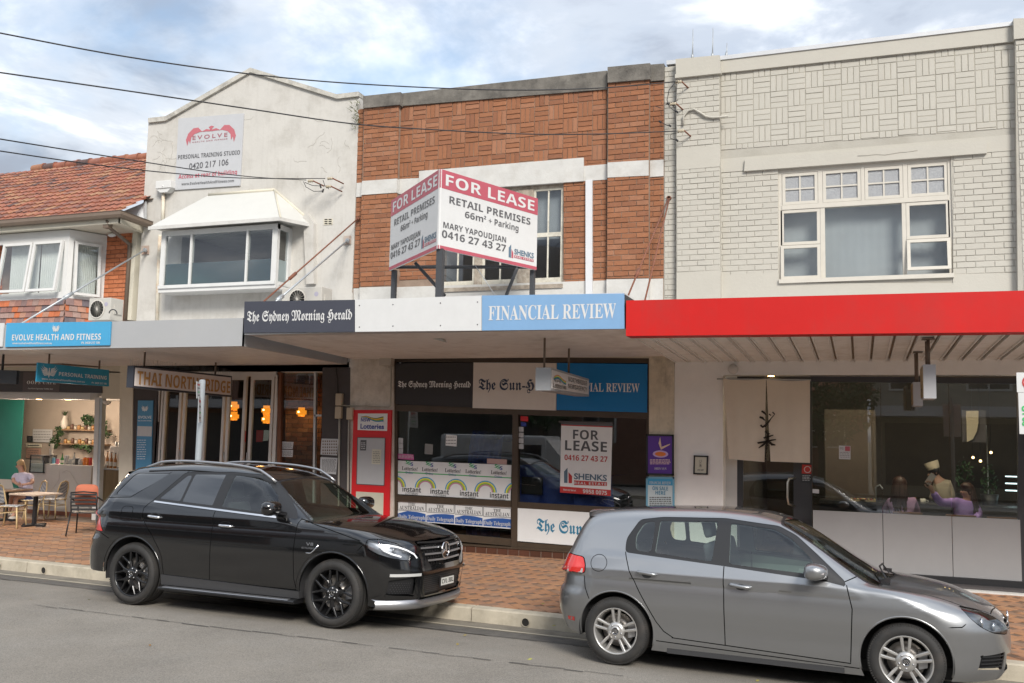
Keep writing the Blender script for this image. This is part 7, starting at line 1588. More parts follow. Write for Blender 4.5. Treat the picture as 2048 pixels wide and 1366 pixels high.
 T('trim', 'window_trim', C_TRIM, off=-.003); wsn = T('windscreen', 'windscreen', G_WS, off=-.004); T('rearglass', 'rear_window', G_TINT if suv else G_CAR, off=-.004)
 dr = {}
 for s_, nm in ((right, 'R'), (~right, 'L')):
  dr['R'+nm] = T('doorR', 'rear_door', paint, s_); dr['F'+nm] = T('doorF', 'front_door', paint, s_)
  for i in range(len(win)):
   g = G_TINT if (suv and D['tint'][i]) else G_CAR
   T('win%d' % i, 'side_window', g, s_, off=-.005)
  h_ = T('hl', 'headlight', C_LENS, s_, off=.001); T('tl', 'tail_light', C_RLENS, s_, off=.002)
  sk.take((L_ == 'hl') & s_, 'lamp_bowl', mat('lamp_bowl_'+kind, (.22, .22, .235) if suv else (.22, .23, .24), .3, metal=.7, var=0, bump=0), h_, off=-.05)
  sg = -1 if nm == 'R' else 1
  for (yy, zz_, r_) in D['lamps']:
   p = sk.ptf(sg*yy, zz_, -.035); b = MB(); b.lathe([(r_, .0), (r_*.95, .012), (r_*.75, .0), (r_*.7, -.01), (.0001, -.0)], p, 20, 'X'); b.build('projector', C_CHR if r_ > .03 else C_SATIN, h_, world=False)
  if suv:
   b = MB(); k = [sk.v for _ in ()]
   dpts = [sk.ptf(sg*yy, zz_, .004) for yy, zz_ in D['drl']]; nn = [sk.nfront(p.y, p.z) for p in dpts]; ribbon(b, dpts, nn, .018, .002); b.build('daylight_strip', mat('white_light_guide', (.8, .82, .84), .2, var=0, bump=0), h_, world=False)
 # ---- inner arches, floor, interior
 for xw_ in (0, wb):
  for sg in (-1, 1):
   b = MB(); n = 28; vs = []; y0, y1 = sg*(S['W']*.985-.05), sg*.50
   for i in range(n+1): a = -R_(12)+(math.pi+R_(24))*i/n; vs += [(xw_+math.cos(a)*(arch[0]+.004), y0*1.0, arch[1]+math.sin(a)*(arch[0]+.004)), (xw_+math.cos(a)*(arch[0]+.004), y1, arch[1]+math.sin(a)*(arch[0]+.004))]
   b.smooth = True; b.add(vs, [(2*i, 2*i+1, 2*i+3, 2*i+2) for i in range(n)]); b.smooth = False; b.add([(vs[2*i+1]) for i in range(n+1)], [tuple(range(n+1))]); b.build('wheel_well', C_INT, root, world=False)
   b = MB(); pts = []
   for i in range(41):
    a = -R_(16)+(math.pi+R_(32))*i/40; px_, pz_ = xw_+math.cos(a)*arch[0], arch[1]+math.sin(a)*arch[0]
    if pz_ < zb_(px_)+.0: continue
    p = sk.pt(px_, pz_, sg, -.008); pts.append(p)
   if len(pts) > 3: b.tube(pts, .011, 6); b.build('arch_lip', paint, root, world=False)
 b = MB(); zf_ = D['floor']; b.box(S['xr']+.35, S['xf']-.35, -.52, .52, zf_-.12, zf_-.02); b.box(.5, wb-.5, -.84, .84, zf_-.1, zf_); b.build('underbody', C_INT, root, world=False)
 b = MB(); b.box(.45, wb-.42, -.80, .80, zf_+.0, zf_+.12); b.box(-.55, .5, -.62, .62, zf_+.2, S['gz']-.28); b.build('cabin_floor', C_INT, root, world=False)
 b = MB(); xd = D['dash']; zd = S['gz']-.10; b.smooth = True; b.box(xd-.22, xd+.25, -.70, .70, zd-.26, zd+.02, .05); b.build('dashboard', C_INT, root, world=False)
 for yy in (-.37, .37): seat(None, D['seat'], yy, zf_+.22).build('front_seat', C_INT if suv else mat('seat_cloth', (.09, .095, .10), .9, var=0, bump=0), root, world=False)
 b = MB(); b.smooth = True; b.box(D['rseat']+.02, D['rseat']+.5, -.62, .62, zf_+.15, zf_+.36, .05)
 bb = [(-.40), (0), (.40)]; b.hexa([Vector((D['rseat']+.08, -.62, zf_+.3)), Vector((D['rseat']+.08, .62, zf_+.3)), Vector((D['rseat']-.14, .60, S['gz']-.02)), Vector((D['rseat']-.14, -.60, S['gz']-.02))], [Vector((D['rseat']-.06, -.62, zf_+.3)), Vector((D['rseat']-.06, .62, zf_+.3)), Vector((D['rseat']-.26, .60, S['gz']-.02)), Vector((D['rseat']-.26, -.60, S['gz']-.02))])
 for yy in bb: b.box(D['rseat']-.25, D['rseat']-.15, yy-.13, yy+.13, S['gz']-.03, S['gz']+.12, .03)
 b.build('rear_seat', MATS.get('seat_cloth', C_INT) if not suv else C_INT, root, world=False)
 b = MB(); cy_ = -.37; c = Vector((xd-.34, cy_, zd-.06)); ax = Vector((-.85, 0, .5)).normalized(); u = Vector((0, 1, 0)); w = ax.cross(u); b.tube([c+(u*math.cos(t)+w*math.sin(t))*.18 for t in np.linspace(0, 2*math.pi, 25)[:-1]], .014, 8, closed=True); b.tube([c-u*.17, c+u*.17], .012, 6); b.tube([c, c+Vector((.2, 0, -.12))], .03, 8); b.build('steering_wheel', C_TRIM, root, world=False)
 m_ = ((L_ == 'body') | (L_ == 'trim')) & (z > S['gz']+.02); sk.take(m_, 'headlining', C_INTG if not suv else C_INT, root, off=-.022)
 m_ = ((L_ == 'doorR') | (L_ == 'doorF')); sk.take(m_, 'door_lining', C_INTG if not suv else C_INT, root, off=-.05)
 # ---- mirrors and handles
 for sg in (-1, 1):
  mx_, mz = D['mirror']; p = sk.pt(mx_, mz-.06, sg, 0); dy_ = sg; bm = bmesh.new(); bmesh.ops.create_uvsphere(bm, u_segments=24, v_segments=14, radius=1)
  for v in bm.verts:
   c = Vector([math.copysign(abs(q)**.62, q) for q in v.co]); sx, sy, szz = D['msize']
   v.co = Vector((p.x+c.x*sx*.5, p.y+sg*(.16+c.y*sy*.5*(1-.25*(c.x > 0)*c.x)), p.z+.06+c.z*szz*.5*(1-.30*max(0, c.x))))
  b = MB(); b.smooth = True; bm.verts.index_update(); b.add([v.co for v in bm.verts], [[v.index for v in q.verts] for q in bm.faces]); bm.free(); mo = b.build('wing_mirror', paint, root, world=False)
  b = MB(); b.hexa([p+Vector((-.05, sg*.10, .0)), p+Vector((.06, sg*.10, .0)), p+Vector((.06, sg*.16, .045)), p+Vector((-.05, sg*.16, .045))], [p+Vector((-.03, -sg*.01, -.03)), p+Vector((.09, -sg*.01, -.03)), p+Vector((.09, -sg*.01, .01)), p+Vector((-.03, -sg*.01, .01))]); b.build('mirror_foot', C_TRIM, mo, world=False)
  b = MB(); sx, sy, szz = D['msize']; b.tube([p+Vector((sx*(t-.5)*.8, sg*(.16+sy*.5*(.93-abs(t-.5)*.5)), .055)) for t in np.linspace(0.05, .95, 8)], .008, 6); b.build('indicator', C_WLENS, mo, world=False)
  for i, (hx_, hz_) in enumerate(D['handles']):
   par = dr[('R' if i == 0 else 'F')+('R' if sg < 0 else 'L')]
   pts = []; n = 10
   for t in range(n+1):
    f = t/n; q = sk.pt(hx_+.205*(f-.5), hz_-.012*(f-.5), sg, .006+.028*math.sin(math.pi*f)**.5); pts.append(q)
   b = MB(); b.tube(pts, [.007]+[.017]*(n-1)+[.007], 8); b.build('door_handle', (C_CHR if suv else paint), par or root, world=False)
   b = MB(); cp_ = sk.pt(hx_, hz_, sg, .0015); vs = []
   q0 = [sk.pt(hx_+math.cos(a)*.085*(1.15 if suv else .55), hz_-(0 if suv else .015)+math.sin(a)*(.048 if suv else .030), sg, .0015) for a in np.linspace(0, 2*math.pi, 24, endpoint=False)]
   b.add([cp_]+q0, [(0, 1+i_, 1+(i_+1) % 24) for i_ in range(24)]); b.build('handle_recess', C_TRIM if suv else mat('recess_grey', (.07, .073, .078), .4, metal=.4, var=0, bump=0), par or root, world=False)
 fx, fz_ = D['fuel']; b = MB(); r_ = D['fuelr']; pts = []
 for a in np.linspace(0, 2*math.pi, 40, endpoint=False):
  ca, sa = math.cos(a), math.sin(a); k = (abs(ca)**4+abs(sa)**4)**-.25 if suv else 1; pts.append(sk.pt(fx+ca*r_*k, fz_+sa*r_*k*.95, -1, .0008))
 b.tube(pts, .0028, 4, closed=True); b.build('fuel_flap_seam', C_GAP, root, world=False)
 for xw_ in (0, wb):
  for sg in (-1, 1): wheel(root, xw_, sg*(S['W']-.015-D['tw']/2), S['R'], D['tw'], D['rim'], sg, D['style'])
 return sk, dr, L_
CARD = {}
CARD['suv'] = dict(
 win=[([(.275, 1.305), (.615, 1.287), (.625, 1.60), (.56, 1.605)], .03), ([(.648, 1.285), (1.125, 1.262), (1.13, 1.633), (.66, 1.62)], .02), ([(1.265, 1.253), (2.13, 1.205), (1.98, 1.42), (1.80, 1.545), (1.64, 1.608), (1.275, 1.632)], .03), ([(-.49, 1.32), (-.2, 1.315), (.10, 1.50), (.26, 1.615), (-.30, 1.60)], .05)],
 tint=[1, 1, 0, 1], dlo=([(.20, 1.285), (1.2, 1.235), (2.36, 1.165), (2.30, 1.245), (2.04, 1.45), (1.84, 1.58), (1.66, 1.645), (1.2, 1.665), (.62, 1.648), (.50, 1.63)], .03),
 gaps=[[(1.205, 1.66), (1.20, .37)], [(2.40, 1.17), (2.385, .80), (2.40, .50), (2.43, .40)], [(.55, 1.66), (.20, 1.285), (.10, 1.18), (.12, 1.04), (.30, .86), (.42, .70), (.47, .60), (.50, .40)], [(.5, .375), (2.43, .375)], [(-.65, .88), (-.45, .80), (-.40, .78)], [(2.40, 1.165), (2.9, 1.06), (3.25, .975)], [(3.22, .86), (3.30, .94)], [(.27, 1.63), (.1, 1.5), (-.2, 1.30), (-.62, 1.275)]],
 arch=(.455, .375), bottom=[(-1.1, .42), (-.7, .36), (-.45, .36), (.4, .30), (.5, .285), (2.4, .285), (2.5, .30), (3.3, .27), (3.9, .22)],
 hl=([(1.68, .90), (1.70, .995), (1.84, 1.00), (2.02, .955), (2.16, .86), (2.20, .775), (2.10, .775), (1.95, .80), (1.80, .84)], .03), tl=([(-.05, .86), (-.05, 1.10), (.10, 1.12), (.28, .89), (.30, .86)], .02),
 ws=[(1.83, 0), (1.86, .60), (2.50, .80), (2.62, .78), (2.74, 0), (2.74, -1), (1.83, -1)], rg=[(0, 1.20), (.66, 1.22), (.56, 1.55), (0, 1.57), (-1, 1.57), (-1, 1.2)],
 front=[[(-1, .70), (.36, .70), (.50, .80), (.55, .955), (.52, .975), (-1, .985)], [(.60, .375), (.84, .40), (.845, .56), (.62, .60)], [(-1, .37), (.44, .37), (.52, .60), (-1, .655)], [(-1, .30), (.5, .30), (.52, .355), (-1, .355)]],
 hood=[(2.66, -1), (2.66, .70), (2.55, .86), (3.2, .83), (3.60, .68), (3.74, .52), (3.80, 0), (3.80, -1)], hoodz=.93,
 doorR=[(.20, 1.285), (.10, 1.18), (.12, 1.04), (.30, .86), (.42, .70), (.47, .60), (.50, .375), (1.20, .375), (1.205, 1.66), (.55, 1.66)], doorF=[(1.205, 1.66), (1.20, .375), (2.43, .375), (2.385, .80), (2.40, 1.17), (2.36, 1.22), (2.04, 1.50), (1.70, 1.66)],
 bumpF=[(1.60, .1), (1.60, .62), (1.66, .86), (1.80, .83), (2.1, .765), (2.25, .76), (2.5, .68), (2.9, .68), (2.9, .1)], bumpR=[(.60, .1), (.40, .62), (.26, .84), (-.1, .84), (-1, .84), (-1, .1)],
 lamps=[(.70, .90, .045), (.80, .89, .03), (.60, .86, .038)], drl=[(.60, .795), (.63, .84), (.70, .885), (.77, .918), (.83, .936), (.875, .94), (.89, .925), (.872, .88), (.83, .845), (.76, .815)], floor=.36, dash=2.32, seat=1.22, rseat=.45, mirror=(2.12, 1.28), msize=(.17, .29, .17), handles=[(.315, 1.085), (1.40, 1.04)], fuel=(-.16, 1.10), fuelr=.095, tw=.285, rim=.275, style='mesh')
CARD['golf'] = dict(
 win=[([(.17, 1.085), (.325, 1.075), (.33, 1.365), (.22, 1.35), (.15, 1.22)], .045), ([(.365, 1.075), (.915, 1.037), (.935, 1.395), (.375, 1.372)], .02), ([(1.075, 1.025), (1.87, .985), (1.80, 1.12), (1.62, 1.28), (1.46, 1.355), (1.06, 1.39)], .03)],
 tint=[0, 0, 0], dlo=([(.065, 1.06), (1.03, 1.002), (1.9, .94), (2.10, .905), (2.09, .95), (1.86, 1.15), (1.66, 1.31), (1.50, 1.385), (1.0, 1.43), (.4, 1.41), (.17, 1.375), (.06, 1.19)], .04),
 gaps=[[(1.005, 1.42), (1.03, 1.0), (1.045, .29)], [(2.105, .915), (2.15, .72), (2.13, .255)], [(.07, 1.065), (.13, .90), (.24, .70), (.40, .44), (.47, .36), (.56, .31)], [(.55, .308), (1.2, .285), (2.13, .25)], [(-.335, .82), (-.315, .70), (-.27, .60)], [(2.09, .945), (2.18, .985)], [(2.93, .635), (3.02, .64), (3.05, .665)], [(.40, .265), (2.2, .215)]],
 arch=(.376, .318), bottom=[(-.8, .33), (-.6, .27), (-.36, .24), (.36, .17), (2.2, .155), (2.9, .18), (3.5, .17)],
 hl=([(1.62, .80), (1.78, .77), (1.93, .715), (2.06, .645), (2.10, .60), (2.05, .565), (1.85, .59), (1.72, .645), (1.64, .72)], .04), tl=([(.02, .835), (.01, .99), (.14, 1.005), (.32, .99), (.375, .90), (.375, .835)], .03),
 ws=[(1.50, 0), (1.54, .55), (2.25, .73), (2.36, .72), (2.50, 0), (2.5, -1), (1.5, -1)], rg=[(0, 1.03), (.62, 1.05), (.50, 1.32), (0, 1.34), (-1, 1.34), (-1, 1.03)],
 front=[[(-1, .60), (.42, .60), (.44, .66), (.40, .675), (-1, .675)], [(.50, .27), (.72, .29), (.72, .40), (.50, .42)], [(-1, .25), (.44, .25), (.46, .40), (-1, .42)]],
 hood=[(2.43, -1), (2.43, .60), (2.26, .76), (2.7, .735), (3.05, .66), (3.26, .52), (3.34, 0), (3.34, -1)], hoodz=.66,
 doorR=[(.07, 1.065), (.13, .90), (.24, .70), (.40, .44), (.47, .36), (.56, .308), (1.045, .29), (1.03, 1.0), (1.005, 1.43), (.15, 1.40), (.05, 1.2)], doorF=[(1.005, 1.43), (1.03, 1.0), (1.045, .29), (2.13, .25), (2.15, .72), (2.105, .93), (1.7, 1.31), (1.5, 1.40)],
 bumpF=[(1.45, .05), (1.50, .635), (1.60, .635), (1.70, .63), (1.86, .585), (2.05, .56), (2.12, .59), (2.6, .59), (2.6, .05)], bumpR=[(.40, .1), (.20, .60), (.12, .815), (-.1, .815), (-1, .70), (-1, .1)],
 lamps=[(.68, .68, .055), (.58, .645, .04)], drl=[], floor=.26, dash=1.98, seat=.98, rseat=.22, mirror=(1.86, 1.03), msize=(.20, .29, .145), handles=[(.31, .885), (1.19, .845)], fuel=(-.185, .945), fuelr=.083, tw=.205, rim=.218, style='five')
# ---------------- the black four-wheel drive
R1 = thing('parked_car', 'glossy black four-wheel-drive wagon with black wheels parked in front of the red notice board', 'car', (-8.140, 8.953, .02), group='cars parked along the kerb')
R1.rotation_euler = (-.030, 0, R_(-1.72)); sc1 = .9634; R1.scale = (sc1,)*3
R1.location = Vector((-8.140, 8.953, .02))+Vector((0, 1, 0))*(SUVS['W']-.015)*sc1
R2 = thing('parked_car', 'grey metallic hatchback with silver wheels parked in front of the restaurant', 'car', (-2.1298, 8.6415, .02), group='cars parked along the kerb')
sc2 = .9706; R2.rotation_euler = (-.028, 0, R_(-2.32)); R2.scale = (sc2,)*3; R2.location = Vector((-2.1298, 8.6415, .02))+Vector((0, 1, 0))*(GLF['W']-.015)*sc2
for r in (R1, R2): r.location.z -= .028*.0+.006
R1.location.z -= .026; R2.location.z -= .024
sk, dr, Lb = build_car('suv', R1)
LW = dict(world=False)
def L3(b, name, m, par): return b.build(name, m, par, world=False)
for sg in (-1, 1):
 b = MB(); pts = []; n = 26
 for i in range(n+1):
  f = i/n; x_ = -.16+2.02*f; zt_ = float(pchip(*zip(*SUVS['gtop']), x_)); y_ = sg*(.655-.02*abs(f-.5)); zz_ = zt_-.018+.058*min(1, math.sin(math.pi*min(1, max(0, f)))*2.6); pts.append(Vector((x_, y_, zz_)))
 b.tube(pts, .017, 8); L3(b, 'roof_rail', C_SILV, R1)
 b = MB(); xs_ = np.linspace(.225, 2.20, 30); pp = [sk.pt(x_, 1.262-(x_-.225)*.0495, sg, .002) for x_ in xs_]; nn = []
 for p in pp: nn.append(sk.nside(p.x, p.z, sg))
 ribbon(b, pp, nn, .022, .008); L3(b, 'belt_strip', C_CHR, R1)
 b = MB(); prf = [(.80, .285), (1.00, .265), (1.015, .25), (1.00, .225), (.80, .22)]; b.hexa([(.50, sg*y_, z_) for y_, z_ in prf], [(2.46, sg*y_, z_-.0) for y_, z_ in prf]); L3(b, 'running_board', C_TRIM, R1)
 b = MB(); b.hexa([(.56, sg*y_, z_) for y_, z_ in ((.955, .276), (1.00, .270), (1.012, .262), (.96, .268))], [(2.38, sg*y_, z_) for y_, z_ in ((.955, .276), (1.00, .270), (1.012, .262), (.96, .268))]); L3(b, 'step_strip', C_SILV, R1)
 b = MB(); b.hexa([(.47, sg*.90, .40), (.47, sg*.945, .40), (.47, sg*.93, .28), (.47, sg*.85, .28)], [(2.48, sg*.90, .36), (2.48, sg*.945, .36), (2.48, sg*.93, .28), (2.48, sg*.85, .28)]); L3(b, 'sill_cover', mat('sill_plastic', (.04, .04, .042), .45, var=0, bump=0), R1)
b = MB(); b.smooth = True
vs = []
for i in range(17):
 y_ = -.60+1.2*i/16; k = (y_/.6)**2; vs += [(-.40, y_, 1.672-.05*k), (-.62+.10*k, y_, 1.655-.05*k), (-.60+.10*k, y_, 1.625-.05*k), (-.45, y_, 1.62-.05*k)]
b.add(vs, [(4*i+j, 4*i+(j+1) % 4, 4*i+4+(j+1) % 4, 4*i+4+j) for i in range(16) for j in range(4)]); L3(b, 'roof_spoiler', C_BLK, R1)
def surf_take(k, nm, m, par, off): return sk.take(Lb == k, nm, m, par, off=off)
gb = surf_take('front0', 'grille', C_MESH, R1, -.06); [sk.take((Lb == 'front1') & (sk.c[:, 1]*g_ > 0), 'air_intake', C_MESH, R1, off=-.035) for g_ in (-1, 1)]; surf_take('front2', 'lower_grille', C_MESH, R1, -.03); surf_take('front3', 'lower_intake', C_GAP, R1, -.02)
for zz_ in (.755, .825, .895, .955):
 wd = .37+.2*(zz_-.70)/.28 if zz_ < .95 else .51; pts = [sk.ptf(y_, zz_-.012*(1-abs(y_)/.5), -.004) for y_ in np.linspace(-wd, wd, 21)]; b = MB(); nn = [Vector((1, 0, .15)).normalized()]*21; ribbon(b, [p-Vector((.03, 0, 0)) for p in pts], nn, .020, .03); L3(b, 'grille_slat', C_SATIN if zz_ < .95 else C_TRIM, gb)
b = MB()
for zz_ in (.72, .79, .86, .925):
 for y_ in np.linspace(-.42, .42, 15):
  if abs(y_) < .12: continue
  p = sk.ptf(y_, zz_, -.03); b.box(p.x-.02, p.x, p.y-.006, p.y+.006, p.z-.012, p.z+.012)
o = L3(b, 'grille_fin', C_TRIM, gb); o['kind'] = 'stuff'
p = sk.ptf(0, .845, .012); b = MB(); b.tube([p+Vector((0, math.cos(t)*.092, math.sin(t)*.092)) for t in np.linspace(0, 2*math.pi, 33)[:-1]], .009, 8, closed=True)
for k in range(3): a = math.pi/2+k*2.0944; b.hexa([p+Vector((.004, math.cos(a+e)*r_, math.sin(a+e)*r_)) for e, r_ in ((.9, .014), (.03, .09), (-.03, .09), (-.9, .014))], [p+Vector((-.006, math.cos(a+e)*r_, math.sin(a+e)*r_)) for e, r_ in ((.9, .014), (.03, .09), (-.03, .09), (-.9, .014))])
L3(b, 'star_emblem', C_CHR, R1)
b = MB(); b.lathe([(.088, -.006), (.0001, -.006)], p, 28, 'X'); L3(b, 'emblem_disc', C_BLK, R1)
def meshwork(name, y0, y1, z0, z1, par, st=.022):
 b = MB()
 for i in range(int((y1-y0)/st)):
  for j in range(int((z1-z0)/st)):
   y_, z_ = y0+(i+.5*(j % 2))*st, z0+j*st
   if y_ > y1: continue
   q = sk.ptf(y_, z_, -.022); b.add([q+Vector((0, dy, dz)) for dy, dz in ((0, .007), (.008, 0), (0, -.007), (-.008, 0))], [(0, 1, 2, 3)])
 o = L3(b, name, mat('mesh_glint', (.06, .06, .062), .4, var=0, bump=0), par); o['kind'] = 'stuff'
meshwork('intake_mesh', -.82, -.64, .41, .56, R1); meshwork('intake_mesh', .64, .82, .41, .56, R1); meshwork('grille_mesh', -.46, .46, .40, .60, R1)
for sg in (-1, 1):
 pts = [sk.ptf(sg*y_, .615, .004) for y_ in np.linspace(.56, .845, 10)]; b = MB(); ribbon(b, pts, [sk.nfront(q.y, q.z) for q in pts], .030, .012); L3(b, 'daylight_lamp', mat('drl_lamp', (.62, .62, .6), .2, var=0, bump=0, metal=.3), R1)
 b = MB(); A = [sk.ptf(sg*y_, z_, .006) for y_, z_ in ((.60, .60), (.56, .60), (.545, .37), (.62, .40))]; b.add(A, [(0, 1, 2, 3)]); A = [sk.ptf(sg*y_, z_, .006) for y_, z_ in ((.545, .37), (.845, .375), (.845, .405), (.60, .405))]; b.add(A, [(0, 1, 2, 3)]); L3(b, 'intake_blade', C_BLK, R1)
b = MB(); b.smooth = True
rows_ = []
for y_ in np.linspace(-.90, .90, 41):
 q = sk.ptf(max(-.84, min(.84, y_)), .33, .0); k = max(0, abs(y_)-.84); x_ = q.x-k*1.5; yq = y_ if abs(y_) <= .84 else (.84+k*.9)*(1 if y_ > 0 else -1); h = .03 if abs(y_) < .5 else .045
 rows_.append([Vector((x_-.03, yq, .285+h*1.4)), Vector((x_+.020, yq, .285+h)), Vector((x_+.026, yq, .265)), Vector((x_-.0, yq, .235)), Vector((x_-.08, yq, .232))])
vs = [v for r in rows_ for v in r]; b.add(vs, [(5*i+j, 5*i+j+1, 5*i+6+j, 5*i+5+j) for i in range(40) for j in range(4)]); L3(b, 'skid_lip', C_SILV, R1)
p = sk.ptf(0, .50, .02); pt_ = MB(); pt_.box(p.x, p.x+.012, -.19, .19, .435, .56, .0); pl = L3(pt_, 'number_plate', C_TRIM, R1); b = MB(); b.box(p.x+.0125, p.x+.015, -.165, .165, .455, .54); L3(b, 'plate_face', FL('plate_yellowish', (.60, .60, .56)), pl)
text(pl, BOLD('CVL·38L'), (p.x+.016, -.15, .475), (0, .30, 0), (0, 0, .052), C_TRIM, lift=.001, world=False)
for s, a, h, w in (('V8', (2.555, .885), .034, .10), ('BITURBO', (2.50, .845), .020, .17)):
 O = sk.pt(a[0], a[1], -1, .003); E_ = sk.pt(a[0]+w, a[1], -1, .003); T_ = sk.pt(a[0], a[1]+h, -1, .003); text(R1, BOLD(s), O, E_-O, T_-O, C_CHR, lift=.002, name='badge', world=False)
b = MB(); pts = [sk.pt(x_, z_, -1, .003) for x_, z_ in ((2.56, .80), (2.62, .80), (2.66, .83), (2.72, .895))]; b.tube(pts, .007, 6); L3(b, 'wing_strake', C_CHR, R1)
# ---------------- the grey hatchback
sk, dr, Lb = build_car('golf', R2)
gb = sk.take(Lb == 'front0', 'grille', C_MESH, R2, off=-.025); [sk.take((Lb == 'front1') & (sk.c[:, 1]*g_ > 0), 'air_intake', C_MESH, R2, off=-.03) for g_ in (-1, 1)]; sk.take(Lb == 'front2', 'lower_grille', C_MESH, R2, off=-.03)
for zz_ in (.615, .645): pts = [sk.ptf(y_, zz_, -.006) for y_ in np.linspace(-.43, .43, 19)]; b = MB(); ribbon(b, pts, [Vector((1, 0, .2)).normalized()]*19, .010, .01); L3(b, 'grille_slat', C_CHR, gb)
p = sk.ptf(0, .645, .012); b = MB(); b.lathe([(.062, 0), (.062, .008), (.052, .012), (.052, .006), (.0001, .006)], p, 28, 'X'); L3(b, 'nose_badge', C_CHR, R2)
for sg in (-1, 1):
 b = MB()
 for zz_ in (.30, .33, .36, .39): pts = [sk.ptf(sg*y_, zz_, -.008) for y_ in np.linspace(.50, .71, 8)]; ribbon(b, pts, [Vector((1, 0, 0))]*8, .009, .008)
 L3(b, 'intake_slat', C_TRIM, R2)
 b = MB(); A = [sk.pt(x_, z_, sg, .003) for x_, z_ in ((-.53, .36), (-.44, .36), (-.44, .40), (-.53, .395))]; b.add(A, [(0, 1, 2, 3)]); L3(b, 'reflector', C_RLENS, R2)
 b = MB(); A = [sk.pt(x_, z_, sg, .004) for x_, z_ in ((-.52, .845), (-.35, .838), (-.345, .88), (-.515, .885))]; b.add(A, [(0, 1, 2, 3)]); L3(b, 'reversing_lens', C_WLENS, R2)
b = MB(); b.smooth = True; vs = []
for i in range(17):
 y_ = -.56+1.12*i/16; k = (y_/.56)**2; vs += [(-.24, y_, 1.432-.045*k), (-.50+.12*k, y_, 1.415-.045*k), (-.49+.12*k, y_, 1.375-.045*k), (-.36, y_, 1.36-.045*k)]
b.add(vs, [(4*i+j, 4*i+(j+1) % 4, 4*i+4+(j+1) % 4, 4*i+4+j) for i in range(16) for j in range(4)]); L3(b, 'roof_spoiler', C_GRY, R2)
b = MB(); b.tube([Vector((2.42, -.55, .975)), Vector((2.36, -.1, 1.03)), Vector((2.38, .3, 1.02))], .008, 6); b.tube([Vector((2.44, -.05, .975)), Vector((2.38, .45, .995))], .008, 6); L3(b, 'wiper', C_TRIM, R2)
b = MB(); b.box(2.38, 2.46, -.66, .66, .925, .945); L3(b, 'cowl_panel', C_TRIM, R2)
# ================================================================== cafe, dining room, people
def skin(name, V, E, Rr, m, parent, sub=2, base=None):
 me = bpy.data.meshes.new(name); me.from_pydata([tuple(v) for v in V], E, []); o = bpy.data.objects.new(name, me); COL.objects.link(o)
 md = o.modifiers.new('skin', 'SKIN'); md.use_smooth_shade = True
 for i, sv in enumerate(me.skin_vertices[0].data): r = Rr[i]; sv.radius = r if isinstance(r, tuple) else (r, r)
 me.skin_vertices[0].data[base or 0].use_root = True
 s = o.modifiers.new('sub', 'SUBSURF'); s.levels = sub; s.render_levels = sub
 dg = bpy.context.evaluated_depsgraph_get(); ne = bpy.data.meshes.new_from_object(o.evaluated_get(dg)); bpy.data.objects.remove(o)
 l = root_of(parent) if parent else Vector((0, 0, 0))
 for v in ne.vertices: v.co -= l
 ne.materials.clear(); ne.materials.append(m); ne.polygons.foreach_set('use_smooth', [True]*len(ne.polygons)); o = bpy.data.objects.new(name, ne); COL.objects.link(o); o.parent = parent; return o
SKIN_ = mat('skin', (.50, .28, .20), .55, var=.05, bump=0); SKIN_D = mat('skin_shade', (.33, .18, .12), .55, var=.05, bump=0)
def hair(parent, m, strands, name='hair'):
 b = MB()
 for pts, r in strands: b.tube(pts, r, 7)
 return b.build(name, m, parent)
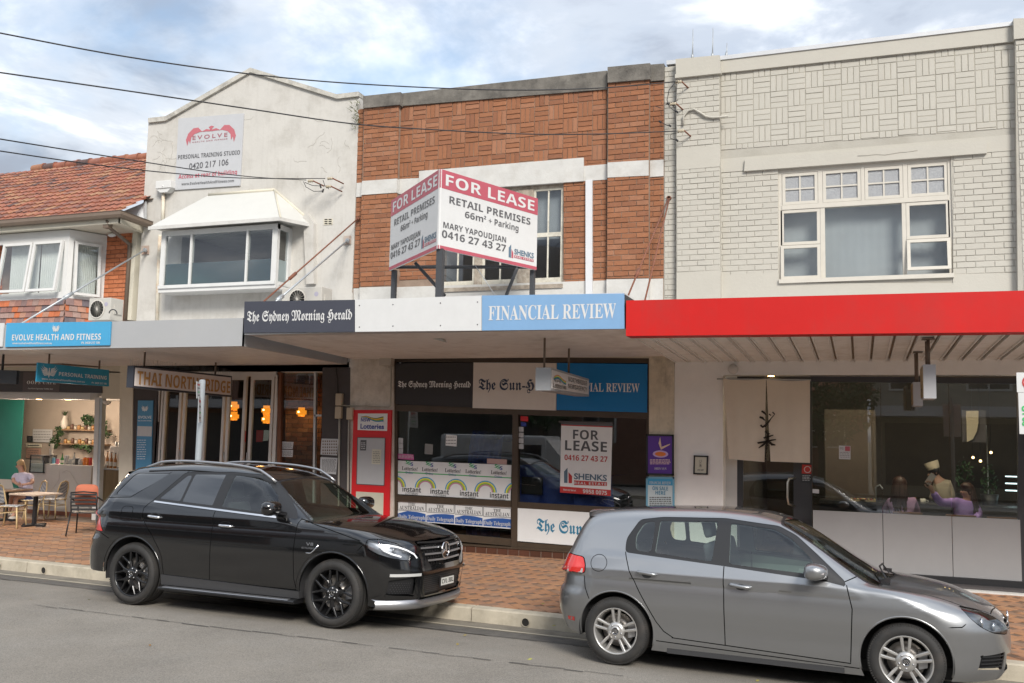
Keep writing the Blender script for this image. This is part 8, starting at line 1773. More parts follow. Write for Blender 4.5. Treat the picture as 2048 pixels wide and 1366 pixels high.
def person(label, J, cloth, legs=None, skinm=None, hairm=None, hs=1.0, face=None, hat=None, sleeves='long', loc=None, shirt=True):
 """J: joints in the place; one continuous body mesh, clothes as slightly larger shells"""
 k = hs; t = thing('person', label, 'person', loc or J['hip'])
 names = ['hip', 'waist', 'chest', 'neck', 'head0', 'head1', 'shL', 'elL', 'wrL', 'haL', 'shR', 'elR', 'wrR', 'haR', 'thL', 'knL', 'anL', 'toL', 'thR', 'knR', 'anR', 'toR']
 rad = dict(hip=(.15, .11), waist=(.125, .095), chest=(.15, .10), neck=.052, head0=(.07, .08), head1=(.075, .085), shL=.055, elL=.042, wrL=.028, haL=.03, shR=.055, elR=.042, wrR=.028, haR=.03, thL=.085, knL=.056, anL=.036, toL=.03, thR=.085, knR=.056, anR=.036, toR=.03)
 V = []; idx = {}
 for n in names:
  if n in J: idx[n] = len(V); V.append(Vector(J[n]))
 E = [(a, b) for a, b in (('hip', 'waist'), ('waist', 'chest'), ('chest', 'neck'), ('neck', 'head0'), ('head0', 'head1'), ('chest', 'shL'), ('shL', 'elL'), ('elL', 'wrL'), ('wrL', 'haL'), ('chest', 'shR'), ('shR', 'elR'), ('elR', 'wrR'), ('wrR', 'haR'), ('hip', 'thL'), ('thL', 'knL'), ('knL', 'anL'), ('anL', 'toL'), ('hip', 'thR'), ('thR', 'knR'), ('knR', 'anR'), ('anR', 'toR')) if a in idx and b in idx]
 sc = lambda r, g=0, f=1: tuple((q*f+g)*k for q in r) if isinstance(r, tuple) else (r*f+g)*k
 skin('body', V, [(idx[a], idx[b]) for a, b in E], [sc(rad[n]) for n in idx], skinm or SKIN_, t)
 use = ['hip', 'waist', 'chest', 'shL', 'shR', 'elL', 'elR']+(['wrL', 'wrR'] if sleeves == 'long' else [])
 use = [n for n in use if n in idx]; ci = {n: i for i, n in enumerate(use)}
 CV = [Vector(J[n]) for n in use]
 if sleeves == 'short':
  for n, s_ in (('elL', 'shL'), ('elR', 'shR')):
   if n in ci: CV[ci[n]] = Vector(J[s_]).lerp(Vector(J[n]), .7)
 rr_ = [sc(rad[n], .016, 1.08) for n in use]
 CV.append(Vector(J['chest']).lerp(Vector(J['neck']), .75)); ce = [(ci[a], ci[b]) for a, b in E if a in ci and b in ci]+[(ci['chest'], len(CV)-1)]; rr_.append(sc(.06))
 skin('shirt', CV, ce, rr_, cloth, t)
 if legs and 'knL' in idx:
  use = [n for n in ('hip', 'thL', 'knL', 'thR', 'knR') if n in idx]; ci = {n: i for i, n in enumerate(use)}; CV = [Vector(J[n]) for n in use]
  for n, s_ in (('knL', 'thL'), ('knR', 'thR')): CV[ci[n]] = Vector(J[s_]).lerp(Vector(J[n]), legs[1])
  skin('shorts', CV, [(0, ci['thL']), (ci['thL'], ci['knL']), (0, ci['thR']), (ci['thR'], ci['knR'])], [sc(.15), sc(.10), sc(.085), sc(.10), sc(.085)], legs[0], t)
 for s_ in ('L', 'R'):
  if 'ha'+s_ in idx:
   w, h = Vector(J['wr'+s_]), Vector(J['ha'+s_]); d = (h-w).normalized(); sd = d.cross(Vector((0, 1, .2))).normalized(); b = MB()
   for q, ln in ((-1.5, .055), (-.5, .07), (.5, .075), (1.5, .065)): p = h+sd*(q*.017*k); b.tube([p, p+d*ln*k*.55+sd*q*.004, p+(d*ln*.9+Vector((0, -.015, -.012)))*k], [.0085*k, .008*k, .006*k], 6)
   b.tube([w.lerp(h, .5)+sd*.02*k, w.lerp(h, .9)+sd*.05*k, h+sd*.055*k+d*.02*k], [.011*k, .010*k, .007*k], 6); b.build('fingers', skinm or SKIN_, t)
 f = Vector(face or (0, -1, 0)).normalized(); c = (Vector(J['head0'])+Vector(J['head1']))/2; up = (Vector(J['head1'])-Vector(J['head0'])).normalized(); sd = f.cross(up).normalized(); r = .083*k
 b = MB(); b.ball(c+f*r*.98-up*.012*k, .016*k, 6, (1, 1, 1.3)); b.ball(c+sd*r*.92, .018*k, 6, (.6, 1, 1.5)); b.ball(c-sd*r*.92, .018*k, 6, (.6, 1, 1.5)); b.build('nose_and_ears', skinm or SKIN_, t)
 b = MB(); [b.ball(c+f*r*.90+sd*s_*.03*k+up*.012*k, .0085*k, 6) for s_ in (-1, 1)]; b.build('eye', mat('eye_dark', (.03, .02, .02), .3, var=0, bump=0), t)
 b = MB(); b.ball(c+f*r*.92-up*.045*k, .014*k, 6, (1.2, .6, .35)); b.build('mouth', mat('lips', (.40, .12, .10), .5, var=0, bump=0), t)
 if hairm:
  mh, style = hairm; b = MB(); n = 26; rr = random.Random(len(label)); tp = c+up*.02*k
  b.smooth = True
  bm = bmesh.new(); bmesh.ops.create_uvsphere(bm, u_segments=18, v_segments=12, radius=1)
  for v in bm.verts:
   q = v.co.copy(); d = (sd*q.x+f*q.y+up*q.z)
   rr_ = r*1.17 if not (q.y > .25 and q.z < .35) else r*.80
   v.co = tp+d*rr_+up*(.01*k)
  b.add([v.co for v in bm.verts], [[v.index for v in q.verts] for q in bm.faces]) if [bm.verts.index_update()] else 0; bm.free()
  if style in ('long', 'pony'):
   for i in range(26 if style == 'long' else 10):
    a = rr.uniform(-1.25, 1.25)+math.pi if style == 'long' else math.pi+rr.uniform(-.4, .4)
    d = sd*math.sin(a)+f*math.cos(a); L_ = (.42 if style == 'long' else .22)*k*rr.uniform(.85, 1.1); p = tp+d*r*.95
    pts = [tp+up*r*.5+d*r*.75, p, p+d*.02-up*L_*.35+sd*rr.uniform(-.02, .02), p+d*.035-up*L_*.7+sd*rr.uniform(-.04, .04), p+d*.03-up*L_+sd*rr.uniform(-.05, .05)]
    b.tube(pts, [.014, .024*k, .022*k, .016*k, .004], 6)
  b.build('hair', mh, t)
 return t
def J_(D, Y, over={}): return {k: P(v[0], v[1], Y+(v[2] if len(v) > 2 else 0)) for k, v in D.items()}
H_BR = mat('brown_hair', (.065, .03, .02), .45, var=.35, scale=30, bump=.3, bscale=200); H_BL = mat('blonde_hair', (.55, .38, .20), .5, var=.2, scale=30, bump=.3, bscale=200); H_BK = mat('black_hair', (.012, .010, .010), .5, var=.2, bump=0)
K_LIL = mat('lilac_wool', (.42, .27, .66), .95, var=.10, scale=30, bump=.6, bscale=120); K_PNK = mat('mauve_knit', (.42, .26, .42), .95, var=.10, scale=30, bump=.5, bscale=120)
mSTR = mat('striped_tee', (.55, .50, .62), .9, var=.12, scale=22, bump=.1); mNVY = mat('navy_cloth', (.02, .03, .09), .9, var=.1, bump=.1)
Yd = 15.25
t = person('long-haired woman in a lilac jumper raising a phone, seated inside the restaurant window', J_(dict(hip=(1925, 1060), waist=(1927, 1040), chest=(1930, 1016), neck=(1937, 1000), head0=(1935, 988), head1=(1934, 978), shL=(1948, 1008), elL=(1958, 1030, -.05), wrL=(1945, 1045, -.2), shR=(1914, 1005, -.05), elR=(1880, 1006, -.18), wrR=(1865, 983, -.28), haR=(1859, 969, -.3)), Yd), K_LIL, hairm=(H_BR, 'long'), face=(-1, -.35, 0), hs=1.08)
q = P(1861, 958, Yd-.31); b = MB(); u = Vector((.55, 0, .83)); w_ = Vector((-.83, 0, .55)); b.hexa([q-u*.085-w_*.042, q+u*.085-w_*.042, q+u*.085+w_*.042, q-u*.085+w_*.042], [q-u*.085-w_*.042+Vector((0, .01, 0)), q+u*.085-w_*.042+Vector((0, .01, 0)), q+u*.085+w_*.042+Vector((0, .01, 0)), q-u*.085+w_*.042+Vector((0, .01, 0))])
tag(b.build('phone', FL('phone_case', (.62, .58, .54))), 'pale phone held up by the woman in the lilac jumper', 'phone')
t = person('woman with long brown hair in a mauve top seen from behind at the bar', J_(dict(hip=(1803, 1060), waist=(1803, 1040), chest=(1802, 1012), neck=(1800, 992), head0=(1799, 977), head1=(1799, 965), shL=(1826, 1004), elL=(1833, 1028, .15), wrL=(1826, 1028, .4), shR=(1780, 1004), elR=(1771, 1025, .15), wrR=(1778, 1018, .4)), Yd), K_PNK, hairm=(H_BR, 'long'), face=(.1, 1, 0), hs=1.12)
Yk = 16.7
t = person('dark-haired man in a black tee shirt working behind the bar at left', J_(dict(hip=(1697, 1040), waist=(1698, 1010), chest=(1700, 972), neck=(1705, 956), head0=(1709, 946), head1=(1710, 936), shL=(1716, 968), elL=(1722, 988), wrL=(1736, 990), haL=(1741, 990), shR=(1692, 964), elR=(1696, 992), wrR=(1712, 998), haR=(1717, 999)), Yk), mat('black_tee', (.02, .025, .035), .9, var=.1), hairm=(H_BK, 'short'), face=(.8, -.5, -.2), hs=1.05, sleeves='short', skinm=SKIN_D)
t = person('chef in a beige jacket and square hat bending over the bar', J_(dict(hip=(1890, 1040), waist=(1889, 1010), chest=(1884, 970), neck=(1873, 956), head0=(1868, 950), head1=(1866, 941), shL=(1896, 968), elL=(1904, 995), wrL=(1888, 1004), shR=(1873, 972), elR=(1868, 992), wrR=(1860, 1001)), Yk), mat('chef_jacket', (.30, .25, .18), .9, var=.08), hairm=(H_BK, 'short'), face=(-.9, -.4, -.3), hs=1.1, skinm=SKIN_D)
c = P(1865, 932, Yk); b = MB(); b.smooth = False; M_ = Matrix.Rotation(-.35, 3, 'Y'); b.lathe([(.095, -.05), (.115, .07), (.0001, .075)], c, 20, 'Z', M_); tag(b.build('chef_hat', mat('hat_linen', (.42, .35, .25), .9)), 'beige square-topped hat on the bending chef', 'hat')
zb = P(1800, 1006, 15.75).z; xb0, xb1 = P(1640, 1000, 16).x, 4.2; xk = P(1765, 1000, 16).x
t = thing('bar_counter', 'long dark dining bar behind the restaurant window', 'counter', ((xb0+xb1)/2, 15.9, fz4))
part('bar_top', mat('dark_stone', (.045, .045, .047), .35, var=.1, coat=.3), t, lambda b: b.box(xb0, xb1, 15.65, 16.15, zb-.05, zb)); part('bar_front', mat('bar_front_dark', (.03, .032, .034), .6), t, lambda b: b.box(xb0, xb1, 15.75, 15.8, fz4, zb-.05))
t2_ = thing('back_counter', 'steel kitchen counter with lit glass shelves at the right of the dining room', 'counter', (3.2, 18, fz4))
part('worktop', M_GREYD, t2_, lambda b: b.box(xk, 4.2, 17.4, 18.0, fz4+.85, fz4+.9)); part('cabinet', mat('cabinet_dark', (.03, .025, .02), .6), t2_, lambda b: b.box(xk, 4.2, 17.45, 17.95, fz4, fz4+.85))
for i, (y_, w_) in enumerate(((952, 1.1), (966, 1.0), (980, 1.1))):
 a = P(1985, y_, 17.3); part('lit_shelf', mat('shelf_glow', (.65, .8, .85), .4, var=0, bump=0, emis=1.2), t2_, lambda b: b.box(a.x+.2, a.x+1.5, 17.3, 17.4, a.z-.008, a.z+.008))
part('shelf_post', M_STEEL, t2_, lambda b: (b.box(P(1975, 950, 17.3).x, P(1977, 950, 17.3).x, 17.3, 17.33, fz4+.9, P(1975, 850, 17.3).z)))
for x_, lb in ((1815, 'wooden chair back behind the woman in mauve'), (1922, 'wooden chair back behind the woman in lilac'), (2005, 'empty wooden chair back at the right end of the bar')):
 c = P(x_, 1030, 14.85); t = thing('dining_chair', lb, 'chair', (c.x, 14.9, fz4), group='wooden chairs along the bar')
 m = mat('chair_timber', (.20, .085, .035), .5, var=.15); zt_ = P(x_, 1024+(x_-1815)*.055, 14.85).z
 part('backrest', m, t, lambda b: b.box(c.x-.20, c.x+.20, 14.83, 14.87, zt_-.16, zt_, .012)); part('seat', m, t, lambda b: b.box(c.x-.21, c.x+.21, 14.85, 15.27, fz4+.5, fz4+.54, .01))
 for sx in (-.18, .18):
  part('leg', m, t, lambda b: b.box(c.x+sx-.018, c.x+sx+.018, 14.85, 14.886, fz4, zt_-.1)); part('leg', m, t, lambda b: b.box(c.x+sx-.018, c.x+sx+.018, 15.2, 15.236, fz4, fz4+.5))
def cupbar(x_, lb, m, r=.042, h=.085, Y=15.72, handle=True, nm='mug'):
 c = P(x_, 1000, Y); t = thing(nm, lb, 'mug' if nm == 'mug' else nm.replace('_', ' '), (c.x, Y, zb)); part('cup', m, t, lambda b: b.lathe([(r*.75, zb+.001), (r, zb+.02), (r, zb+h), (r*.88, zb+h), (r*.85, zb+.02)], (c.x, Y, 0), 18))
 if handle: part('handle', m, t, lambda b: b.tube([(c.x+r, Y, zb+h*.75), (c.x+r+.03, Y, zb+h*.7), (c.x+r+.03, Y, zb+h*.35), (c.x+r, Y, zb+h*.25)], .006, 6))
cupbar(1846, 'white mug on the dark bar between the two seated women', FL('mug_white', (.66, .64, .58), .3)); cupbar(1829, 'amber glass on the bar beside the white mug', FL('amber', (.35, .17, .03), .2), .025, .10, handle=False, nm='drinking_glass')
for i, (x_, lb) in enumerate(((1717, 'left wooden tray of food on the bar'), (1738, 'right wooden tray of food on the bar'))):
 c = P(x_, 1003, 15.85); t = thing('food_tray', lb, 'tray', (c.x, 15.85, zb)); part('tray', FL('tray_wood', (.42, .32, .17)), t, lambda b: b.box(c.x-.13, c.x+.10, 15.7, 15.95, zb, zb+.02))
 for k in range(5): part('morsel', FL('food_mix%d' % (k % 2), ((.55, .45, .2), (.45, .12, .05))[k % 2]), t, lambda b: b.ball((c.x-.10+k*.045, 15.78, zb+.035), .02, 5, (1, 1.4, .7)))
c = P(1752, 1000, 15.95); b = MB(); b.tube([(c.x, 15.95, zb), (c.x, 15.95, zb+.22), (c.x+.06, 15.93, zb+.26), (c.x+.10, 15.9, zb+.20)], .014, 8); tag(b.build('tap', M_STEEL), 'curved steel tap on the bar', 'tap')
t = thing('cloth_banner', 'cream half-round cloth banner hanging over the kitchen bar', 'cloth banner', P(1935, 880, 16.6));
b = MB(); pts = [P(1932, 822, 16.6), P(1957, 822, 16.6), P(1957, 845, 16.6), P(1954, 862, 16.6), P(1946, 878, 16.6), P(1934, 884, 16.6)]; b.slab(pts, .02); b.build('cloth', mat('cream_cloth', (.42, .36, .26), .9), t); part('dark_board', M_GREYD, t, lambda b: b.box(P(1924, 850, 16.65).x, P(1972, 850, 16.65).x, 16.65, 16.7, P(1930, 884, 16.65).z, P(1930, 820, 16.65).z))
def point(name, loc, w, col, r=.03):
 l = bpy.data.lights.new(name, 'POINT'); l.energy = w; l.color = col; l.shadow_soft_size = r; o = bpy.data.objects.new(name, l); COL.objects.link(o); o.location = loc
M_BULB = mat('bulb_glow', (1, .62, .25), .4, var=0, bump=0, emis=5)
for x_, y_, lb in ((1946, 915, 'small warm bulb over the bar, left'), (1961, 922, 'small warm bulb over the bar, right'), (1982, 905, 'small warm bulb by the shelves')):
 c = P(x_, y_, 16.9); t = thing('pendant_bulb', lb, 'bulb', c, group='small bulbs over the bar'); part('bulb', M_BULB, t, lambda b: b.ball(c, .02, 6)); part('cord', M_WIRE, t, lambda b: b.tube([c, (c.x, c.y, rzt-.26)], .004, 4))
c0 = P(1545, 757, YF+.45); t = thing('entry_downlight', 'lit recessed downlight over the restaurant door', 'downlight', c0); part('lens', MATS['lamp_glow'], t, lambda b: b.lathe([(.0001, -.003), (.045, -.003), (.05, .0)], (c0.x, YF+.2, P(1700, 750, YF).z-.001), 16))
point('dining_fill', (P(1790, 800, 15).x, 14.95, rzt+.12), 30, (1, .82, .62), .05); point('dining_fill_2', (P(1930, 800, 15).x, 14.95, rzt+.12), 30, (1, .82, .62), .05)  # added fill lamps, hidden above the window head to brighten the diners
rr = random.Random(9)
def foliage(label, cx_, cy, cz, rx, ry, rz_, n, m, name='pot_plant', s=.05, seed=1, parent=None, kind=None, cat='plant'):
 rr = random.Random(seed); b = MB()
 for i in range(n):
  a, e = rr.uniform(0, 6.283), rr.uniform(-1, 1); r = rr.uniform(.35, 1)**.6; q = math.sqrt(1-e*e); c = Vector((cx_+rx*r*q*math.cos(a), cy+ry*r*q*math.sin(a), cz+rz_*r*e)); u = Vector((rr.uniform(-1, 1), rr.uniform(-1, 1), rr.uniform(-1, 1))).normalized(); w = u.cross(Vector((rr.uniform(-1, 1), rr.uniform(-1, 1), rr.uniform(-1, 1)))).normalized(); k = s*rr.uniform(.6, 1.3)
  b.add([c-u*k, c-w*k*.45, c+u*k, c+w*k*.45], [(0, 1, 2, 3)])
 return b.build(name, m, parent)
M_LEAF = mat('leaf_green', (.035, .075, .03), .6, rnd=.4, var=.2, bump=0, rcol=[(.03, .07, .025), (.05, .10, .035), (.02, .045, .02)])
for x_, y_, lb in ((1978, 965, 'tall leafy plant in a dark pot behind the bar at right'), (1930, 955, 'leafy branches behind the bar between the two lamps')):
 c = P(x_, y_, 17.0); t = thing('pot_plant', lb, 'plant', (c.x, c.y, fz4+.9)); foliage('', c.x, c.y, c.z, .14, .14, .34, 130, M_LEAF, 'foliage', .035, int(x_), t); part('pot', M_BLK, t, lambda b: b.lathe([(.10, 0), (.14, .22), (.12, .22)], (c.x, c.y, fz4+.9), 14))
# ---------------- restaurant with lanterns
M_LAN = mat('amber_lantern', (.85, .27, .02), .5, var=.15, scale=20, bump=0); M_LAN.node_tree.nodes['Principled BSDF'].inputs['Emission Color'].default_value = (1, .30, .02, 1); M_LAN.node_tree.nodes['Principled BSDF'].inputs['Emission Strength'].default_value = .5
for x_, ys, lb in ((468, (812, 832), 'double amber lantern, leftmost in the Thai restaurant'), (533, (820, 838), 'double amber lantern in the middle, seen through the folding door'), (603, (824,), 'single amber lantern in front of the brick wall')):
 Yl = 15.15; c = P(x_, ys[0], Yl); t = thing('lantern', lb, 'lantern', (c.x, Yl, P(x_, ys[-1]+10, Yl).z), group='amber lanterns in the restaurant')
 for y_ in ys:
  c = P(x_, y_, Yl); part('lamp_shade', M_LAN, t, lambda b: (b.lathe([(.055, -.085), (.065, -.084), (.065, -.05), (.095, -.045), (.095, .03), (.062, .034), (.062, .085), (.055, .085)], c, 20, cap=False))); part('bulb', M_BULB, t, lambda b: b.ball(c-Vector((0, .0, .0)), .028, 6)); part('bulb_glow', M_BULB, t, lambda b: b.ball((c.x, c.y-.10, c.z), .016, 6))
  point('lantern_light', c+Vector((0, 0, -.14)), 1.2, (1, .55, .2), .05)
 part('cord', M_WIRE, t, lambda b: b.tube([c, (c.x, c.y, P(500, 744, YF).z)], .005, 4))
b = MB(); b.box(P(330, 900, 15).x, P(540, 900, 15).x, 15.2, 15.9, .88, .92); tag(b.build('dining_table', M_GREYD), 'dim dining table inside the Thai restaurant doors', 'table')
# ---------------- cafe interior
YCt = 15.3; zc1 = P(140, 930, YCt).z; xa0, xa1 = P(61, 940, YCt).x, P(183, 940, YCt).x; fzk = fz(YCt)
t = thing('cafe_counter', 'white marble cafe counter with a brick-red skirting', 'counter', ((xa0+xa1)/2, YCt, fzk)); mMAR = mat('white_marble', (.60, .58, .54), .3, var=.06, scale=1.5, bump=0, streak=.12, dirt=(.42, .40, .38), dirtamt=.25)
part('counter_front', mMAR, t, lambda b: b.box(xa0, xa1, YCt, YCt+.5, fzk+.07, zc1)); part('skirting', mat('red_skirting', (.25, .09, .05), .7), t, lambda b: b.box(xa0, xa1+.9, YCt-.015, YCt+.5, fzk-.1, fzk+.07))
b = MB(); xs_ = [(xa0+.9, zc1-.05), (xa0+1.0, zc1-.16), (xa0+.8, zc1-.4), (xa0+1.0, zc1-.35), (xa0+1.5, zc1-.9)]
for L_ in ([(125, 945), (133, 941), (141, 944), (150, 960), (163, 982)], [(120, 940), (118, 960), (100, 985), (84, 1000)]): b.tube([P(x, y, YCt-.001) for x, y in L_], .004, 4)
b.build('marble_vein', mat('vein_grey', (.40, .36, .32), .4, var=0, bump=0), t)
x2, x3 = P(198, 940, 15.6).x, P(247, 940, 15.6).x; z2 = P(220, 937, 15.6).z
t = thing('slatted_counter', 'timber-slatted side counter with a grey top holding bottles', 'counter', ((x2+x3)/2, 15.1, fzk)); part('worktop', M_STEEL, t, lambda b: b.box(x2, x3, 15.58, 16.0, z2-.03, z2));
nsl = 22
for i in range(nsl): part('slat', mat('oak_slat', (.26, .20, .12), .6, rnd=.15, var=.1, rcol=[(.25, .19, .11), (.29, .225, .135)]), t, lambda b: b.box(x2+(x3-x2)*i/nsl+.004, x2+(x3-x2)*(i+1)/nsl-.004, 15.61, 15.64, fzk, z2-.03))
part('counter_back', M_BLK, t, lambda b: b.box(x2, x3, 15.64, 15.9, fzk, z2-.03))
a, c = P(61, 945, YCt-.0), P(92, 911, YCt); t = thing('display_case', 'small black-framed glass cake case at the left of the counter', 'display case', (a.x, YCt, a.z))
part('case_frame', M_BLK, t, lambda b: (b.box(a.x, c.x, YCt-.04, YCt+.3, a.z, a.z+.02), b.box(a.x, c.x, YCt-.04, YCt+.3, c.z-.02, c.z), b.box(a.x, a.x+.02, YCt-.041, YCt-.02, a.z, c.z), b.box(c.x-.02, c.x, YCt-.041, YCt-.02, a.z, c.z))); part('pane', G_SHOP, t, lambda b: b.box(a.x+.02, c.x-.02, YCt-.035, YCt-.03, a.z+.02, c.z-.02)); part('case_back', mat('case_inside', (.16, .15, .14), .7), t, lambda b: b.box(a.x, c.x, YCt+.28, YCt+.3, a.z, c.z))
for k in range(6): part('cake', FL('cake%d' % (k % 3), ((.5, .42, .3), (.4, .2, .1), (.6, .58, .5))[k % 3]), t, lambda b: b.ball((a.x+.06+.045*k, YCt+.05, a.z+(.06 if k % 2 else .17)), .022, 5))
CN = {'orange': (.70, .22, .03), 'red': (.45, .04, .03), 'pink': (.55, .15, .25), 'green': (.05, .22, .06), 'blue': (.15, .40, .55), 'white': (.62, .60, .55), 'steel': (.42, .42, .42), 'black': (.03, .03, .03), 'amber': (.35, .15, .04), 'kraft': (.42, .30, .20), 'clear': (.40, .41, .40)}
def bottle(x_, y_, Y, zb_, kind, colr, hpx, lb):
 c = P(x_, y_, Y); h = hpx*.0095; r = {'bottle': .035, 'can': .033, 'cup': .04, 'jar': .05, 'jug': .055}[kind]; m = FL('item_'+colr, CN[colr], .3); t = thing({'bottle': 'bottle', 'can': 'drink_can', 'cup': 'paper_cup', 'jar': 'jar', 'jug': 'jug'}[kind], lb, {'bottle': 'bottle', 'can': 'can', 'cup': 'cup', 'jar': 'jar', 'jug': 'jug'}[kind], (c.x, Y, zb_), group='bottles, cans and cups in the cafe')
 if kind == 'bottle': part('glass_body', m, t, lambda b: b.lathe([(r*.9, 0), (r, .01), (r, h*.55), (r*.45, h*.72), (r*.35, h*.95), (r*.35, h)], (c.x, Y, zb_), 14)); part('cap', FL('item_black', CN['black'], .3), t, lambda b: b.lathe([(r*.4, h), (r*.4, h+.02)], (c.x, Y, zb_), 10)); part('label', FL('item_white', CN['white'], .3), t, lambda b: b.lathe([(r+.002, h*.15), (r+.002, h*.42)], (c.x, Y, zb_), 14, cap=False))
 elif kind == 'cup': part('cup_body', m, t, lambda b: b.lathe([(r*.75, 0), (r, h)], (c.x, Y, zb_), 14)); part('rim', FL('item_white', CN['white'], .3), t, lambda b: b.lathe([(r*1.05, h), (r*1.05, h+.008)], (c.x, Y, zb_), 14))
 else: part('container', m, t, lambda b: b.lathe([(r*.92, 0), (r, .01), (r, h*.9), (r*.85, h)], (c.x, Y, zb_), 14)); part('lid', FL('item_steel', CN['steel'], .3), t, lambda b: b.lathe([(r*.86, h), (r*.86, h+.012)], (c.x, Y, zb_), 12))
items = [(101, 'cup', 'white', 11, 'lowest stacked white paper cup beside the cake case'), (107, 'can', 'blue', 14, 'light blue can, leftmost of the cans on the counter'), (115, 'can', 'pink', 12, 'pink can on the cafe counter'), (124, 'bottle', 'green', 22, 'green bottle on the cafe counter'), (133, 'jug', 'steel', 19, 'steel milk jug on the cafe counter'), (142, 'jar', 'clear', 12, 'clear jar on the cafe counter'), (148, 'bottle', 'clear', 25, 'clear bottle on the cafe counter beside the dark jar'), (155, 'jar', 'black', 14, 'dark jar on the cafe counter'), (162, 'jug', 'steel', 12, 'small steel jug right of the dark jar'), (169, 'can', 'orange', 17, 'orange carton-like can, left of the pair'), (175, 'can', 'orange', 17, 'orange can, right of the pair'), (181, 'can', 'red', 17, 'red can at the right end of the counter')]
for x_, k, cl_, h, lb in items: bottle(x_, 925, YCt+.2, zc1, k, cl_, h, lb)
c = P(101, 915, YCt+.2)
for k in range(1, 4): bottle(101+(k % 2), 925, YCt+.2, zc1+k*.105, 'cup', 'white', 11, ('second', 'third', 'topmost')[k-1]+' of the stacked white paper cups beside the cake case')
for x_, k, cl_, h, lb in ((204, 'jug', 'white', 26, 'white plastic milk bottle on the side counter'), (214, 'bottle', 'amber', 36, 'amber syrup bottle, left of three on the side counter'), (222, 'bottle', 'amber', 34, 'amber syrup bottle, middle of three on the side counter'), (230, 'bottle', 'amber', 32, 'amber syrup bottle, right of three on the side counter'), (241, 'bottle', 'black', 24, 'dark pepper mill at the end of the side counter')): bottle(x_, 930, 15.75, z2, k, cl_, h, lb)
t = thing('coffee_machine', 'white coffee machine with glasses on top at the right of the cafe', 'coffee machine', (P(236, 930, 16.1).x, 16.1, z2)); e0, e1 = P(219, 931, 15.95), P(251, 893, 15.95)
part('case', FL('machine_white', (.52, .50, .47), .3), t, lambda b: b.box(e0.x, e1.x, 15.92, 16.3, z2, e1.z, .02))
for k in range(6): part('glass', FL('item_clear', CN['clear'], .2), t, lambda b: b.lathe([(.025, 0), (.032, .09), (.028, .09)], (e0.x+.06+k*.085, 16.05, e1.z), 10))
YSh = 17.35
for i, (y_, xs_, lb) in enumerate(((858, (116, 188), 'upper timber wall shelf with a white vase'), (886, (117, 186), 'lower timber wall shelf with jars'))):
 a, c = P(xs_[0], y_, YSh), P(xs_[1]+20, y_, YSh); b = MB(); b.box(a.x, c.x, YSh, 17.6, a.z-.03, a.z); tag(b.build('wall_shelf', mat('shelf_timber', (.22, .14, .08), .7, var=.15)), lb, 'shelf', 'cafe wall shelves')
 for k in range(9):
  x_ = xs_[0]+14+k*7; h = (.10, .07, .12, .08)[k % 4]; cc = P(x_, y_, YSh+.1); m = FL('jar%d' % (k % 4), ((.35, .18, .06), (.45, .32, .15), (.12, .06, .04), (.45, .40, .33))[k % 4], .35)
  t = thing('jar', 'small %s jar on the %s cafe shelf, number %s from the left' % (('amber', 'tan', 'dark', 'pale')[k % 4], ('upper', 'lower')[i], ('one', 'two', 'three', 'four', 'five', 'six', 'seven', 'eight', 'nine')[k]), 'jar', (cc.x, cc.y, a.z), group='jars on the cafe shelves'); part('jar_body', m, t, lambda b: b.lathe([(.035, 0), (.042, .01), (.042, h*.8), (.03, h)], (cc.x, cc.y, a.z), 12)); part('lid', M_BLK, t, lambda b: b.lathe([(.033, h), (.033, h+.012)], (cc.x, cc.y, a.z), 10))
c = P(128, 857, YSh+.08); t = thing('vase', 'white faceted vase with a spiky plant on the upper shelf', 'vase', c); part('vase_body', FL('vase_white', (.60, .57, .50)), t, lambda b: b.lathe([(.06, 0), (.085, .05), (.085, .16), (.05, .26), (.05, .31)], c, 8))
b = MB(); rr = random.Random(3)
for k in range(26): a = rr.uniform(0, 6.28); u = Vector((math.cos(a)*.7, math.sin(a)*.4, rr.uniform(.5, 1.2))).normalized(); p = c+Vector((0, 0, .30)); n_ = Vector((-u.y, u.x, 0))*.02; b.add([p-n_, p+n_, p+u*.17], [(0, 1, 2)])
b.build('leaves', M_LEAF, t)
for (x_, y_, rx, rz_, n, lb, sd_) in ((118, 862, .10, .14, 90, 'trailing plant at the left end of the upper shelf', 1), (110, 884, .14, .20, 150, 'thick trailing plant hanging left of the lower shelf', 2), (176, 840, .20, .13, 150, 'leafy plant at the right of the upper shelf', 3), (160, 893, .35, .05, 90, 'vine trailing under the lower shelf', 4), (206, 860, .08, .32, 110, 'vine hanging behind the glass post', 5), (216, 870, .07, .07, 30, 'little dark plant on the coffee side', 6), (178, 898, .05, .10, 30, 'short vine end hanging from the lower shelf', 7)):
 c = P(x_, y_, YSh+.0); o = foliage('', c.x, c.y, c.z, rx, .10, rz_, n, M_LEAF, 'trailing_plant', .05, sd_); tag(o, lb, 'plant', 'plants in the cafe')
for q, lb, m in (([(64, 884), (104, 885), (104, 859), (66, 858)], 'pale price list sheets on the cafe back wall', K_LG), ([(52, 916), (80, 917), (80, 897), (52, 896)], 'pinkish menu poster low on the cafe wall', FL('menu_pink', (.38, .24, .19))), ([(54, 884), (66, 884), (66, 872), (54, 871)], 'small dark picture beside the price list', K_DK), ([(52, 894), (82, 895), (82, 888), (52, 887)], 'thin cream notice strip above the pink menu', K_CRM)):
 t = board(lb, q, 17.55, m, 'wall_notice', 'notice'); fake_lines(t, (q[0][0]+3, q[2][1]+2), (q[1][0]-3, q[0][1]-2), 4, 1, 17.545, K_GR, 3)
point('cafe_light', P(140, 830, 15.9), 40, (1, .80, .62), .2); point('cafe_light_2', P(40, 830, 15.9), 22, (1, .80, .62), .2)
